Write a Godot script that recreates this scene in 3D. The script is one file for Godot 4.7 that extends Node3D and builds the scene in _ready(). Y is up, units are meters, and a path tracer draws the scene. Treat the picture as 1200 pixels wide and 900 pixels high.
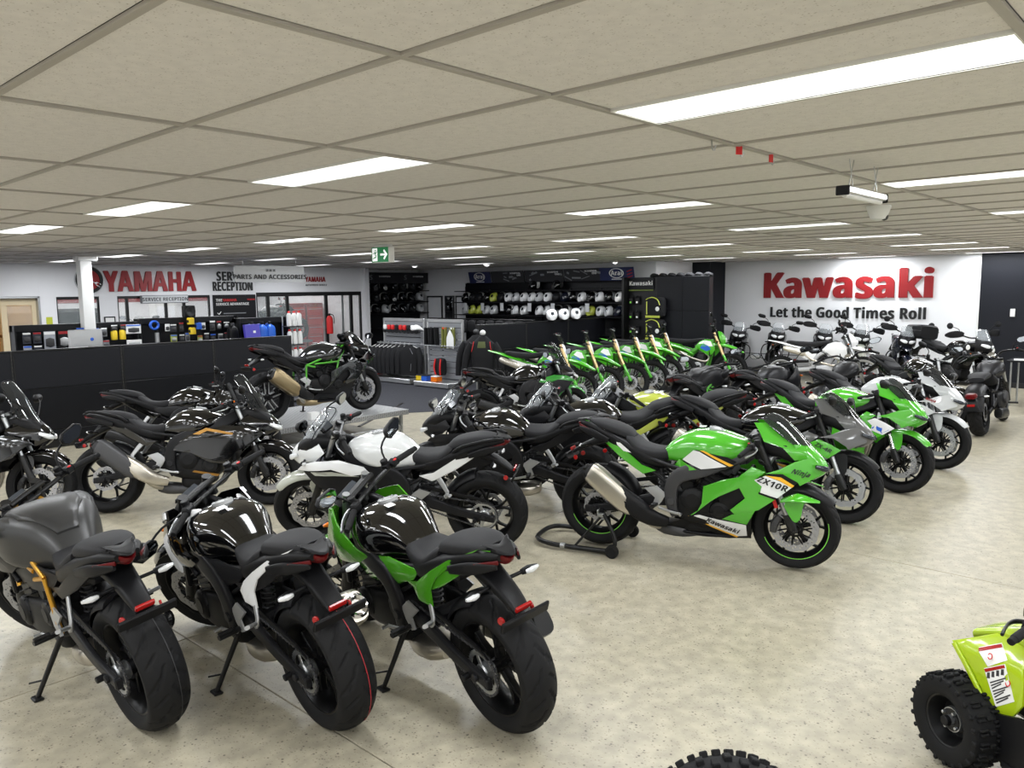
extends Node3D
# A motorcycle showroom. World: camera stands over the origin, y up, the long ceiling joints run along x and z.

const CEIL := 2.6
var cache := {}
var mats := {}
var fonts := {}
var rng := RandomNumberGenerator.new()


class MB:
	var V := PackedVector3Array()
	var N := PackedVector3Array()
	var I := PackedInt32Array()
	var T := Transform3D()

	func add(src: PackedVector3Array, ix: PackedInt32Array, orient := true) -> void:
		var vs := src if T == Transform3D() else T * src
		var nn := PackedVector3Array()
		nn.resize(vs.size())
		var vol := 0.0
		var o := vs[0]
		for k in range(0, ix.size(), 3):
			var a := vs[ix[k]]
			var b := vs[ix[k + 1]]
			var c := vs[ix[k + 2]]
			var cr := (c - a).cross(b - a)
			vol += (a - o).dot(cr)
			nn[ix[k]] += cr
			nn[ix[k + 1]] += cr
			nn[ix[k + 2]] += cr
		var flip := orient and vol < 0.0
		var base := V.size()
		for i in vs.size():
			var n := nn[i].normalized()
			if n == Vector3.ZERO:
				n = Vector3.UP
			N.push_back(-n if flip else n)
		V.append_array(vs)
		for k in range(0, ix.size(), 3):
			I.push_back(base + ix[k])
			I.push_back(base + ix[k + (2 if flip else 1)])
			I.push_back(base + ix[k + (1 if flip else 2)])

	func mesh() -> ArrayMesh:
		var m := ArrayMesh.new()
		if V.size() == 0:
			return m
		var arr := []
		arr.resize(Mesh.ARRAY_MAX)
		arr[Mesh.ARRAY_VERTEX] = V
		arr[Mesh.ARRAY_NORMAL] = N
		arr[Mesh.ARRAY_INDEX] = I
		m.add_surface_from_arrays(Mesh.PRIMITIVE_TRIANGLES, arr)
		return m

	func loft(rings: Array, cap := true) -> void:
		var n: int = rings[0].size()
		var vs := PackedVector3Array()
		var ix := PackedInt32Array()
		for r in rings:
			vs.append_array(r)
		for j in rings.size() - 1:
			for i in n:
				var p := j * n + i
				var q := j * n + (i + 1) % n
				ix.append_array([p, q, p + n, q, q + n, p + n])
		if cap:
			for e in 2:
				var r: PackedVector3Array = rings[0] if e == 0 else rings[-1]
				var b := vs.size()
				var mid := Vector3.ZERO
				for v in r:
					mid += v
				vs.append_array(r)
				vs.push_back(mid / n)
				for i in n:
					if e == 0:
						ix.append_array([b + n, b + (i + 1) % n, b + i])
					else:
						ix.append_array([b + n, b + i, b + (i + 1) % n])
		add(vs, ix)

	static func sm(rows: Array, k: int) -> Array:   # Catmull-Rom through rows of numbers
		if k <= 1 or rows.size() < 3:
			return rows
		var out := []
		var n := rows.size()
		for i in n - 1:
			var p0: Array = rows[maxi(i - 1, 0)]
			var p1: Array = rows[i]
			var p2: Array = rows[i + 1]
			var p3: Array = rows[mini(i + 2, n - 1)]
			for s in k:
				var t := float(s) / k
				var row := []
				for c in p1.size():
					row.append(0.5 * (2.0 * p1[c] + (p2[c] - p0[c]) * t + (2.0 * p0[c] - 5.0 * p1[c] + 4.0 * p2[c] - p3[c]) * t * t + (3.0 * p1[c] - p0[c] - 3.0 * p2[c] + p3[c]) * t * t * t))
				out.append(row)
		out.append(rows[-1])
		return out

	# sections [x, y, half width, half height up, half height down, exponent (, z)] along x
	func body(secs: Array, seg := 20, k := 3) -> void:
		var rings := []
		for s in sm(secs, k):
			var r := PackedVector3Array()
			var e: float = 2.0 / s[5]
			var z0: float = s[6] if s.size() > 6 else 0.0
			for i in seg:
				var a := TAU * i / seg
				var c := cos(a)
				var d := sin(a)
				r.push_back(Vector3(s[0], s[1] + (s[3] if d > 0 else s[4]) * signf(d) * pow(absf(d), e), z0 + s[2] * signf(c) * pow(absf(c), e)))
			rings.append(r)
		loft(rings)

	# a bar swept along a path; sizes are half sizes (across, along v); e = 2 round, 5 boxy
	func sweep(path: Array, sizes: Array, e := 2.0, seg := 10, k := 1, side := Vector3(0, 0, 1)) -> void:
		var rows := []
		for i in path.size():
			var p: Vector3 = path[i]
			var s: Vector2 = sizes[mini(i, sizes.size() - 1)]
			rows.append([p.x, p.y, p.z, s.x, s.y])
		rows = sm(rows, k)
		var pts := PackedVector3Array()
		for r in rows:
			pts.push_back(Vector3(r[0], r[1], r[2]))
		var rings := []
		var u := side
		for i in pts.size():
			var t := (pts[mini(i + 1, pts.size() - 1)] - pts[maxi(i - 1, 0)]).normalized()
			u = u - t * u.dot(t)
			if u.length() < 0.05:
				u = t.cross(Vector3(0.31, 0.77, 0.55))
			u = u.normalized()
			var v := t.cross(u).normalized()
			var r := PackedVector3Array()
			for q in seg:
				var a := TAU * (q + 0.5) / seg
				var c := cos(a)
				var d := sin(a)
				r.push_back(pts[i] + u * (rows[i][3] * signf(c) * pow(absf(c), 2.0 / e)) + v * (rows[i][4] * signf(d) * pow(absf(d), 2.0 / e)))
			rings.append(r)
		loft(rings)

	func tube(path: Array, r: float, seg := 8, k := 1) -> void:
		sweep(path, [Vector2(r, r)], 2.0, seg, k)

	func cone(a: Vector3, b: Vector3, r0: float, r1: float, seg := 10) -> void:
		sweep([a, b], [Vector2(r0, r0), Vector2(r1, r1)], 2.0, seg)

	# profile rows [radius, along axis]; corners sharper than 40 degrees stay sharp
	func lathe(prof: Array, seg := 24, at := Vector3.ZERO, axis := Vector3(0, 0, 1), a0 := 0.0, a1 := TAU) -> void:
		var w := axis.normalized()
		var u := w.cross(Vector3.UP if absf(w.y) < 0.9 else Vector3.RIGHT).normalized()
		var v := w.cross(u)
		var full := absf(a1 - a0 - TAU) < 0.001
		var cnt := seg if full else seg + 1
		var vs := PackedVector3Array()
		var ix := PackedInt32Array()
		var runs := []
		var run := [prof[0]]
		for i in range(1, prof.size()):
			run.append(prof[i])
			if i + 1 < prof.size():
				var d1 := Vector2(prof[i][0] - prof[i - 1][0], prof[i][1] - prof[i - 1][1])
				var d2 := Vector2(prof[i + 1][0] - prof[i][0], prof[i + 1][1] - prof[i][1])
				if absf(d1.angle_to(d2)) > 0.7:
					runs.append(run)
					run = [prof[i]]
		runs.append(run)
		for rn in runs:
			var b := vs.size()
			for p in rn:
				for i in cnt:
					var a := a0 + (a1 - a0) * i / seg
					vs.push_back(at + u * (p[0] * cos(a)) + v * (p[0] * sin(a)) + w * p[1])
			for j: int in rn.size() - 1:
				for i in seg:
					var p := b + j * cnt + i
					var q := b + j * cnt + (i + 1) % cnt
					ix.append_array([p, q, p + cnt, q, q + cnt, p + cnt])
		add(vs, ix)

	func cyl(at: Vector3, axis: Vector3, r: float, half: float, seg := 16, ch := 0.15) -> void:
		var c := r * ch
		lathe([[0.0, -half], [r - c, -half], [r, -half + minf(c, half)], [r, half - minf(c, half)], [r - c, half], [0.0, half]], seg, at, axis)

	func ball(at: Vector3, s: Vector3, seg := 12) -> void:
		var prof := []
		for i in 9:
			var a := PI * i / 8.0 - PI / 2
			prof.append([cos(a), sin(a)])
		var keep := T
		T = T * Transform3D(Basis.from_scale(s), at)
		lathe(prof, seg)
		T = keep

	func box(at: Vector3, s: Vector3, ch := 0.003, b := Basis()) -> void:
		var h := s / 2
		var c := minf(ch, minf(h.x, minf(h.y, h.z)) * 0.9)
		var rings := []
		for q in [[-h.z, c], [-h.z + c, 0.0], [h.z - c, 0.0], [h.z, c]]:
			var r := PackedVector3Array()
			var x: float = h.x - q[1]
			var y: float = h.y - q[1]
			for p in [Vector2(x, y - c), Vector2(x - c, y), Vector2(c - x, y), Vector2(-x, y - c), Vector2(-x, c - y), Vector2(c - x, -y), Vector2(x - c, -y), Vector2(x, c - y)]:
				r.push_back(at + b * Vector3(p.x, p.y, q[0]))
			rings.append(r)
		# flat shading: each side its own vertices
		var vs := PackedVector3Array()
		var ix := PackedInt32Array()
		for j in 3:
			for i in 8:
				var k := (i + 1) % 8
				var o := vs.size()
				vs.append_array([rings[j][i], rings[j][k], rings[j + 1][k], rings[j + 1][i]])
				ix.append_array([o, o + 1, o + 3, o + 1, o + 2, o + 3])
		for e in 2:
			var r: PackedVector3Array = rings[0 if e == 0 else 3]
			var o := vs.size()
			vs.append_array(r)
			for i in range(1, 7):
				ix.append_array([o, o + i + 1, o + i] if e == 0 else [o, o + i, o + i + 1])
		add(vs, ix)

	# a curved panel: outline in (x, y), z by zf, th thick towards the inside, lvl subdivisions
	func panel(outline: Array, zf: Callable, th := 0.006, lvl := 2, rnd := 0, side := 1.0) -> void:
		var poly := PackedVector2Array()
		for i in range(0, outline.size(), 2):
			poly.push_back(Vector2(outline[i], outline[i + 1]))
		for r in rnd:
			var q := PackedVector2Array()
			for i in poly.size():
				var a := poly[i]
				var b := poly[(i + 1) % poly.size()]
				q.push_back(a.lerp(b, 0.25))
				q.push_back(a.lerp(b, 0.75))
			poly = q
		var tri := Geometry2D.triangulate_polygon(poly)
		if tri.size() == 0:
			poly = Geometry2D.convex_hull(poly)
			poly.remove_at(poly.size() - 1)
			tri = Geometry2D.triangulate_polygon(poly)
		var pts := Array(poly)
		for l in lvl:
			var mids := {}
			var nt := PackedInt32Array()
			for k in range(0, tri.size(), 3):
				var m := [0, 0, 0]
				for e in 3:
					var a := tri[k + e]
					var b := tri[k + (e + 1) % 3]
					var key := Vector2i(mini(a, b), maxi(a, b))
					if not mids.has(key):
						mids[key] = pts.size()
						pts.append((pts[a] + pts[b]) / 2)
					m[e] = mids[key]
				nt.append_array([tri[k], m[0], m[2], m[0], tri[k + 1], m[1], m[2], m[1], tri[k + 2], m[0], m[1], m[2]])
			tri = nt
		var edges := {}
		for k in range(0, tri.size(), 3):
			for e in 3:
				var a := tri[k + e]
				var b := tri[k + (e + 1) % 3]
				if edges.has(Vector2i(b, a)):
					edges.erase(Vector2i(b, a))
				else:
					edges[Vector2i(a, b)] = true
		var rim := {}
		for e in edges:
			rim[e.x] = true
			rim[e.y] = true
		var n := pts.size()
		var vs := PackedVector3Array()
		var ix := PackedInt32Array()
		for i in n:
			var z: float = zf.call(pts[i].x, pts[i].y)
			vs.push_back(Vector3(pts[i].x, pts[i].y, side * (z - (th * 0.3 if rim.has(i) else 0.0))))
		for i in n:
			var z: float = zf.call(pts[i].x, pts[i].y)
			vs.push_back(Vector3(pts[i].x, pts[i].y, side * (z - th)))
		for k in range(0, tri.size(), 3):
			ix.append_array([tri[k], tri[k + 1], tri[k + 2], n + tri[k], n + tri[k + 2], n + tri[k + 1]])
		for e in edges:
			var o := vs.size()
			vs.append_array([vs[e.x], vs[e.y], vs[n + e.x], vs[n + e.y]])
			ix.append_array([o, o + 2, o + 1, o + 1, o + 2, o + 3])
		add(vs, ix)

	# a shell round an axle (mudguard): from angle a0 to a1 (degrees, 0 = forward, 90 = up)
	func guard(at: Vector3, r: float, w: float, drop: float, a0: float, a1: float, th := 0.004, seg := 14, taper := 0.0) -> void:
		var rings := []
		for i in seg + 1:
			var t := float(i) / seg
			var a := deg_to_rad(lerpf(a0, a1, t))
			var dir := Vector3(cos(a), sin(a), 0)
			var ww := w * (1.0 - taper * absf(2 * t - 1) ** 3)
			var ring := PackedVector3Array()
			for s in 2:
				for q in 9:
					var g := (q - 4) / 4.0 * (1.0 if s == 0 else -1.0)
					var zz := sin(g * 1.4) / sin(1.4)
					var hh := (cos(g * 1.4) - cos(1.4)) / (1 - cos(1.4))
					ring.push_back(at + dir * (r - drop * (1 - hh) - (th if s == 1 else 0.0)) + Vector3(0, 0, zz * (ww - (th if s == 1 else 0.0))))
			rings.append(ring)
		loft(rings)

	# lettering laid on a panel
	func letters(txt: String, font: Font, h: float, at: Vector2, zf: Callable, side := 1.0, ang := 0.0, shear := 0.0, wide := 1.0, th := 0.002, centre := false) -> void:
		var tm := TextMesh.new()
		tm.text = txt
		tm.font = font
		tm.font_size = 64
		tm.pixel_size = 1.0 / 64
		tm.depth = 0.5
		tm.curve_step = 1.0
		tm.horizontal_alignment = HORIZONTAL_ALIGNMENT_LEFT
		tm.vertical_alignment = VERTICAL_ALIGNMENT_BOTTOM
		var arr := tm.get_mesh_arrays()
		var src: PackedVector3Array = arr[Mesh.ARRAY_VERTEX]
		var lo := Vector3(1e9, 1e9, 1e9)
		var hi := -lo
		for v in src:
			lo = lo.min(v)
			hi = hi.max(v)
		var s := h / maxf(hi.y - lo.y, 0.001)
		var out := PackedVector3Array()
		for v in src:
			var q := Vector2((v.x - (lo.x + hi.x) / 2 if centre else v.x - lo.x) * s * wide, (v.y - lo.y) * s)
			q.x += q.y * shear
			q = q.rotated(ang)
			var x := at.x + q.x * (1.0 if side > 0 else -1.0)
			var y := at.y + q.y
			var z: float = zf.call(x, y)
			out.push_back(Vector3(x, y, side * (z + (th if v.z > 0 else -th * 0.5))))
		var ix: PackedInt32Array = arr[Mesh.ARRAY_INDEX] if arr[Mesh.ARRAY_INDEX] != null else PackedInt32Array(range(src.size()))
		add(out, ix, true)


func fnt(bold := true) -> Font:
	if not fonts.has(bold):
		var f := SystemFont.new()
		f.font_names = PackedStringArray(["Droid Sans"])
		f.font_weight = 700 if bold else 400
		fonts[bold] = f
	return fonts[bold]


func rgb8(r: float, g: float, b: float, a := 1.0) -> Color:
	return Color(r / 255.0, g / 255.0, b / 255.0, a)


func mat(key: String, col := Color.WHITE, rough := 0.5, metal := 0.0, o := {}) -> StandardMaterial3D:
	if not mats.has(key):
		var m := StandardMaterial3D.new()
		m.resource_name = key
		m.albedo_color = col
		m.roughness = rough
		m.metallic = metal
		if col.a < 1.0:
			m.transparency = BaseMaterial3D.TRANSPARENCY_ALPHA
		for k in o:
			m.set(k, o[k])
		mats[key] = m
	return mats[key]


func paint(key: String, col: Color, rough := 0.22) -> StandardMaterial3D:
	return mat("paint_" + key, col, rough, 0.0, {"clearcoat_enabled": true, "clearcoat": 0.9, "clearcoat_roughness": 0.06})


# a part under a thing or part; meshes are shared by key
func part(par: Node, called: String, key: String, m: Material, fn: Callable) -> MeshInstance3D:
	if not cache.has(key):
		var b := MB.new()
		fn.call(b)
		cache[key] = b.mesh()
	var o := MeshInstance3D.new()
	o.name = called
	o.mesh = cache[key]
	o.material_override = m
	par.add_child(o, true)
	return o


func holder(called: String, label: String, category: String, at := Vector3.ZERO, turn := 0.0, group := "") -> Node3D:
	var o := Node3D.new()
	o.name = called
	add_child(o, true)
	o.transform = Transform3D(Basis(Vector3.UP, turn), at)
	return tag(o, label, category, group)


func tag(o: Node3D, label: String, category: String, group := "") -> Node3D:
	o.set_meta("label", label)
	o.set_meta("category", category)
	if group:
		o.set_meta("group", group)
	return o


func structure(o: Node3D, label := "") -> Node3D:
	o.set_meta("kind", "structure")
	if label:
		o.set_meta("label", label)
	return o


func stuff(o: Node3D) -> Node3D:
	o.set_meta("kind", "stuff")
	return o


func ordinal(n: int) -> String:
	return ["first", "second", "third", "fourth", "fifth", "sixth", "seventh", "eighth", "ninth", "tenth", "eleventh", "twelfth", "thirteenth", "fourteenth", "fifteenth", "sixteenth", "seventeenth", "eighteenth", "nineteenth", "twentieth", "twenty-first", "twenty-second", "twenty-third", "twenty-fourth"][n]


func flat(_x: float, _y: float) -> float:
	return 0.0


func tri_tex(m: StandardMaterial3D, scale: float) -> StandardMaterial3D:
	m.uv1_triplanar = true
	m.uv1_world_triplanar = true
	m.uv1_scale = Vector3.ONE * scale
	return m


func speckled(size: int, base: Color, vary: float, freq: float, spots: Array, sd: int) -> ImageTexture:
	var fn := FastNoiseLite.new()
	fn.seed = sd
	fn.frequency = freq
	fn.fractal_octaves = 5
	var g := fn.get_seamless_image(size, size)
	g.convert(Image.FORMAT_L8)
	var src := g.get_data()
	var dat := PackedByteArray()
	dat.resize(size * size * 3)
	for i in size * size:
		var k := 1.0 + (src[i] / 255.0 - 0.5) * vary
		dat[i * 3] = clampi(int(base.r * 255 * k), 0, 255)
		dat[i * 3 + 1] = clampi(int(base.g * 255 * k), 0, 255)
		dat[i * 3 + 2] = clampi(int(base.b * 255 * (k * 0.98 + 0.02)), 0, 255)
	var r := RandomNumberGenerator.new()
	r.seed = sd
	for s in spots:   # [count, rmin, rmax, colour, opacity]
		for n in s[0]:
			var cx := r.randf() * size
			var cy := r.randf() * size
			var rad := r.randf_range(s[1], s[2])
			var el := r.randf_range(0.55, 1.0)
			var op: float = s[4] * r.randf_range(0.5, 1.0)
			for yy in range(int(cy - rad), int(cy + rad) + 2):
				for xx in range(int(cx - rad), int(cx + rad) + 2):
					var d := Vector2((xx - cx) / rad, (yy - cy) / rad / el).length()
					if d < 1.0:
						var i := (posmod(yy, size) * size + posmod(xx, size)) * 3
						var f := op * minf(1.0, (1.0 - d) * 2.5)
						dat[i] = int(lerpf(dat[i], s[3].r * 255, f))
						dat[i + 1] = int(lerpf(dat[i + 1], s[3].g * 255, f))
						dat[i + 2] = int(lerpf(dat[i + 2], s[3].b * 255, f))
	var im := Image.create_from_data(size, size, false, Image.FORMAT_RGB8, dat)
	return ImageTexture.create_from_image(im)


func _ready() -> void:
	rng.seed = 7
	view_and_light()
	materials()
	build_room()
	build_lamps()
	build_signs()
	build_fixtures()
	build_bikes()
	build_floor_things()
	build_goods()
	build_details()


func view_and_light() -> void:
	var cam := Camera3D.new()
	cam.name = "camera"
	cam.fov = rad_to_deg(2.0 * atan(450.0 / 927.1))
	cam.near = 0.05
	cam.far = 120.0
	add_child(cam)
	cam.transform = Transform3D(Basis(Vector3.UP, 0.74428) * Basis(Vector3.RIGHT, -0.118636) * Basis(Vector3(0, 0, 1), -0.0115), Vector3(0, 2.0, 0))
	cam.current = true
	var we := WorldEnvironment.new()
	we.name = "environment"
	var e := Environment.new()
	e.background_mode = Environment.BG_COLOR
	e.background_color = Color(0.75, 0.8, 0.9)
	e.background_energy_multiplier = 0.3
	e.tonemap_mode = Environment.TONE_MAPPER_LINEAR
	e.tonemap_exposure = 1.0
	e.sdfgi_enabled = true
	e.ssao_enabled = true
	e.ssil_enabled = true
	we.environment = e
	add_child(we)


const LAMP_ROWS := [[-9.5, -2, 4], [-5.5, -2, 5], [-1.0, -2, 6], [3.5, -2, 6], [8.0, -2, 6], [12.5, -2, 6], [16.5, -2, 6], [21.0, -2, 5], [24.5, -2, 3], [28.3, -2, 2]]
const LAMP_ENERGY := 3.35


func build_lamps() -> void:
	var glow := mat("lamp_diffuser", Color(1, 1, 1), 0.5, 0.0, {"emission_enabled": true, "emission": Color(1, 1, 1), "emission_energy_multiplier": 1.5})
	var frame := mat("lamp_frame", rgb8(225, 225, 220), 0.4)
	for r in LAMP_ROWS.size():
		for k in range(LAMP_ROWS[r][1], LAMP_ROWS[r][2] + 1):
			var z: float = -(0.167 + 0.6 * LAMP_ROWS[r][0] + 0.15)
			var x := -(0.4326 + 2.4 * k + 0.6)
			var side: String = ["row farthest behind the photographer", "second row behind the photographer", "row just behind the photographer", "nearest row in view", "second row in view", "third row in view", "fourth row in view", "fifth row in view", "sixth row in view", "row along the lettered wall"][r]
			var o := holder("ceiling_light", "white ceiling light panel, %s from the right in the %s" % [ordinal(k + 2), side], "light", Vector3(x, CEIL, z), 0.0, "recessed ceiling light panels")
			part(o, "diffuser", "lamp_diff", glow, func(b): b.box(Vector3(0, -0.001, 0), Vector3(1.16, 0.006, 0.275), 0.002))
			part(o, "frame", "lamp_frame", frame, func(b):
				b.box(Vector3(0, 0.0, 0.144), Vector3(1.19, 0.014, 0.012), 0.002)
				b.box(Vector3(0, 0.0, -0.144), Vector3(1.19, 0.014, 0.012), 0.002)
				b.box(Vector3(0.588, 0.0, 0), Vector3(0.012, 0.014, 0.276), 0.002)
				b.box(Vector3(-0.588, 0.0, 0), Vector3(0.012, 0.014, 0.276), 0.002))
			var l := AreaLight3D.new()
			l.name = "panel_lamp"
			l.area_size = Vector2(1.16, 0.275)
			l.light_color = Color(0.97, 0.985, 1.0)
			l.light_energy = LAMP_ENERGY
			l.area_range = 40.0
			l.shadow_enabled = true
			add_child(l, true)
			l.transform = Transform3D(Basis(Vector3.RIGHT, -PI / 2), Vector3(x, CEIL - 0.006, z))


func materials() -> void:
	var fl := mat("floor_concrete", Color.WHITE, 0.36)
	fl.albedo_texture = speckled(1024, rgb8(164, 157, 138), 0.20, 0.018, [[9000, 1.0, 2.0, rgb8(104, 97, 82), 0.75], [1500, 1.6, 2.9, rgb8(72, 67, 58), 0.85], [5000, 0.9, 2.4, rgb8(184, 177, 156), 0.6]], 5)
	tri_tex(fl, 0.4)
	var tile := mat("ceiling_tile", Color.WHITE, 0.9)
	tile.albedo_texture = speckled(512, rgb8(216, 212, 208), 0.05, 0.02, [[900, 1.0, 2.6, rgb8(150, 142, 132), 0.75], [1200, 0.7, 1.4, rgb8(166, 158, 148), 0.6]], 11)
	tri_tex(tile, 1.667)
	mat("ceiling_bar", rgb8(168, 163, 155), 0.5)
	mat("ceiling_slab", rgb8(60, 58, 56), 0.9)
	mat("wall_white", rgb8(234, 234, 236), 0.75)
	mat("wall_grey", rgb8(236, 237, 240), 0.7)
	mat("wall_black", rgb8(22, 24, 31), 0.55, 0.0, {"metallic_specular": 0.35})
	mat("panel_black", rgb8(13, 14, 18), 0.38, 0.0, {"metallic_specular": 0.35})
	mat("panel_dark", rgb8(20, 21, 26), 0.42, 0.0, {"metallic_specular": 0.35})
	mat("carpet", rgb8(52, 53, 60), 0.95)
	tri_tex(mats["carpet"], 1.5)
	mats["carpet"].albedo_texture = speckled(256, rgb8(230, 230, 235), 0.7, 0.06, [[1500, 0.8, 1.6, rgb8(140, 140, 150), 0.7]], 9)
	mat("glass", Color(0.92, 0.96, 0.96, 0.12), 0.02)
	mat("steel", rgb8(176, 178, 180), 0.3, 0.9)
	mat("alu", rgb8(196, 197, 198), 0.34, 0.85)
	mat("black_metal", rgb8(22, 22, 23), 0.38, 0.3)
	mat("black_plastic", rgb8(24, 24, 26), 0.5)
	mat("white_plastic", rgb8(226, 226, 224), 0.45)
	mat("grey_plastic", rgb8(120, 122, 126), 0.5)
	mat("sign_red", rgb8(150, 14, 22), 0.45)
	mat("kawa_red", rgb8(140, 6, 15), 0.55)
	mat("letter_black", rgb8(16, 16, 18), 0.5)
	mat("warm_white", rgb8(226, 208, 172), 0.7)
	bike_mats()


func wall_box(called: String, lo: Vector3, hi: Vector3, m: String) -> MeshInstance3D:
	var b := MB.new()
	b.box((lo + hi) / 2, hi - lo, 0.002)
	var o := MeshInstance3D.new()
	o.name = called
	o.mesh = b.mesh()
	o.material_override = mats[m]
	add_child(o, true)
	return structure(o)


# boxes that leave openings free: cuts are [z0, z1, y0, y1] along a wall in the plane x = x0
func pierced(b: MB, x0: float, th: float, za: float, zb: float, h: float, cuts: Array) -> void:
	var z := za   # za > zb, walking to -z
	for c in cuts:
		b.box(Vector3(x0 - th / 2, h / 2, (z + c[0]) / 2), Vector3(th, h, z - c[0]), 0.002)
		if c[2] > 0.0:
			b.box(Vector3(x0 - th / 2, c[2] / 2, (c[0] + c[1]) / 2), Vector3(th, c[2], c[0] - c[1]), 0.002)
		b.box(Vector3(x0 - th / 2, (c[3] + h) / 2, (c[0] + c[1]) / 2), Vector3(th, h - c[3], c[0] - c[1]), 0.002)
		z = c[1]
	b.box(Vector3(x0 - th / 2, h / 2, (z + zb) / 2), Vector3(th, h, z - zb), 0.002)


const X0 := -17.0
const XR := 5.0
const ZB := 7.0
const ZK := -17.75


func build_room() -> void:
	# floor: concrete slabs between saw cuts, laid on a base
	var floor_ := wall_box("floor", Vector3(-23.2, -0.3, ZK - 0.3), Vector3(XR + 0.2, -0.03, ZB + 0.2), "ceiling_slab")
	var xs := [XR + 0.1, 3.6, -0.4, -4.4, -8.4, -12.4, -17.05]
	var zs := [ZB + 0.1, 6.1, 2.05, -1.95, -5.97, -9.97, -13.97, ZK - 0.1]
	for i in xs.size() - 1:
		for j in zs.size() - 1:
			var b := MB.new()
			b.box(Vector3((xs[i] + xs[i + 1]) / 2, -0.015, (zs[j] + zs[j + 1]) / 2), Vector3(xs[i] - xs[i + 1] - 0.007, 0.03, zs[j] - zs[j + 1] - 0.007), 0.002)
			var o := MeshInstance3D.new()
			o.name = "concrete_slab"
			o.mesh = b.mesh()
			o.material_override = mats["floor_concrete"]
			floor_.add_child(o, true)
	# carpet of the clothing and parts area
	var cb := MB.new()
	var poly := [-17.0, 4.0, -11.5, 4.0, -11.5, -6.9, -10.95, -7.0, -9.55, -9.0, -9.75, -10.6, -10.6, -15.4, -17.9, -15.4, -17.9, -12.7, -17.0, -12.7]
	for i in range(1, poly.size(), 2):
		poly[i] = -poly[i]
	cb.T = Transform3D(Basis(Vector3.RIGHT, -PI / 2), Vector3.ZERO)
	cb.panel(poly, func(_x, _y): return 0.006, 0.006, 0)
	var ca := MeshInstance3D.new()
	ca.name = "floor_carpet"
	ca.mesh = cb.mesh()
	ca.material_override = mats["carpet"]
	add_child(ca)
	structure(ca, "dark grey carpet under the clothing racks")
	var trim := MB.new()
	trim.box(Vector3(-9.62, 0.006, -9.8), Vector3(0.05, 0.012, 1.65), 0.003, Basis(Vector3.UP, -0.12))
	trim.box(Vector3(-10.25, 0.006, -8.0), Vector3(0.05, 0.012, 2.45), 0.003, Basis(Vector3.UP, 0.61))
	var to := MeshInstance3D.new()
	to.name = "trim_1"
	to.mesh = trim.mesh()
	to.material_override = mats["black_metal"]
	add_child(to)
	structure(to, "dark edging strip of the carpet")

	# walls
	var b := MB.new()
	pierced(b, X0, 0.12, ZB, -12.75, CEIL + 0.1, [[-3.6, -5.11, 0.0, 1.98], [-5.40, -6.19, 0.9, 1.96], [-6.54, -8.53, 0.9, 1.96], [-9.66, -12.68, 0.0, 2.0]])
	var wl := MeshInstance3D.new()
	wl.name = "wall_left"
	wl.mesh = b.mesh()
	wl.material_override = mats["wall_white"]
	add_child(wl)
	structure(wl, "white wall with the red lettering")
	wall_box("wall_left_return", Vector3(-18.0, 0, -12.87), Vector3(-16.9, CEIL + 0.1, -12.75), "wall_white")
	wall_box("wall_left_recess", Vector3(-18.02, 0, -15.5), Vector3(-17.9, CEIL + 0.1, -12.87), "wall_white")
	wall_box("wall_back_left", Vector3(-18.02, 0, -15.52), Vector3(-9.75, CEIL + 0.1, -15.4), "wall_white")
	wall_box("wall_back_return", Vector3(-9.87, 0, ZK), Vector3(-9.75, CEIL + 0.1, -15.52), "wall_white")
	wall_box("wall_back", Vector3(-9.9, 0, ZK - 0.12), Vector3(-3.83, CEIL + 0.1, ZK), "wall_grey")
	wall_box("wall_back_dark", Vector3(-3.83, 0, ZK - 0.12), Vector3(XR, CEIL + 0.1, ZK), "wall_black")
	wall_box("wall_right", Vector3(XR, 0, ZK), Vector3(XR + 0.12, CEIL + 0.1, ZB), "wall_grey")
	wall_box("wall_front", Vector3(X0, 0, ZB), Vector3(XR, CEIL + 0.1, ZB + 0.12), "wall_grey")
	wall_box("baseboard_back", Vector3(-9.2, 0, ZK), Vector3(-3.83, 0.1, ZK + 0.015), "grey_plastic")
	wall_box("baseboard_back_dark", Vector3(-3.83, 0, ZK), Vector3(XR, 0.1, ZK + 0.015), "black_plastic")
	wall_box("trim_2", Vector3(-9.2, 0.42, ZK), Vector3(-3.83, 0.44, ZK + 0.006), "grey_plastic")
	wall_box("trim_3", Vector3(-3.845, 0, ZK), Vector3(-3.815, CEIL, ZK + 0.012), "white_plastic")
	wall_box("wall_column", Vector3(-9.83, 0, ZK), Vector3(-9.28, CEIL + 0.1, -17.0), "wall_black")
	for k in 3:   # panel joints of the dark wall
		wall_box("trim_%d" % (4 + k), Vector3(-2.45 + k * 1.3, 0, ZK), Vector3(-2.44 + k * 1.3, CEIL, ZK + 0.006), "black_plastic")

	# ceiling: slab, grid of bars, tiles
	var ceil_ := wall_box("ceiling", Vector3(-23.2, CEIL + 0.1, ZK - 0.3), Vector3(XR + 0.2, CEIL + 0.4, ZB + 0.2), "ceiling_slab")
	var bars := MB.new()
	for i in range(-11, 30):
		var z := -(0.167 + 0.6 * i)
		var xl := -17.9 if z < -12.8 else -17.0
		bars.box(Vector3((xl + XR) / 2, CEIL - 0.001, z), Vector3(XR - xl, 0.01, 0.024), 0.001)
	for j in range(-5, 15):
		var x := -(1.6326 + 1.2 * j)
		if x > X0 - 0.9 and x < XR:
			bars.box(Vector3(x, CEIL - 0.002, (ZB + ZK) / 2), Vector3(0.024, 0.01, ZB - ZK), 0.001)
	var bo := MeshInstance3D.new()
	bo.name = "grid_bar"
	bo.mesh = bars.mesh()
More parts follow.
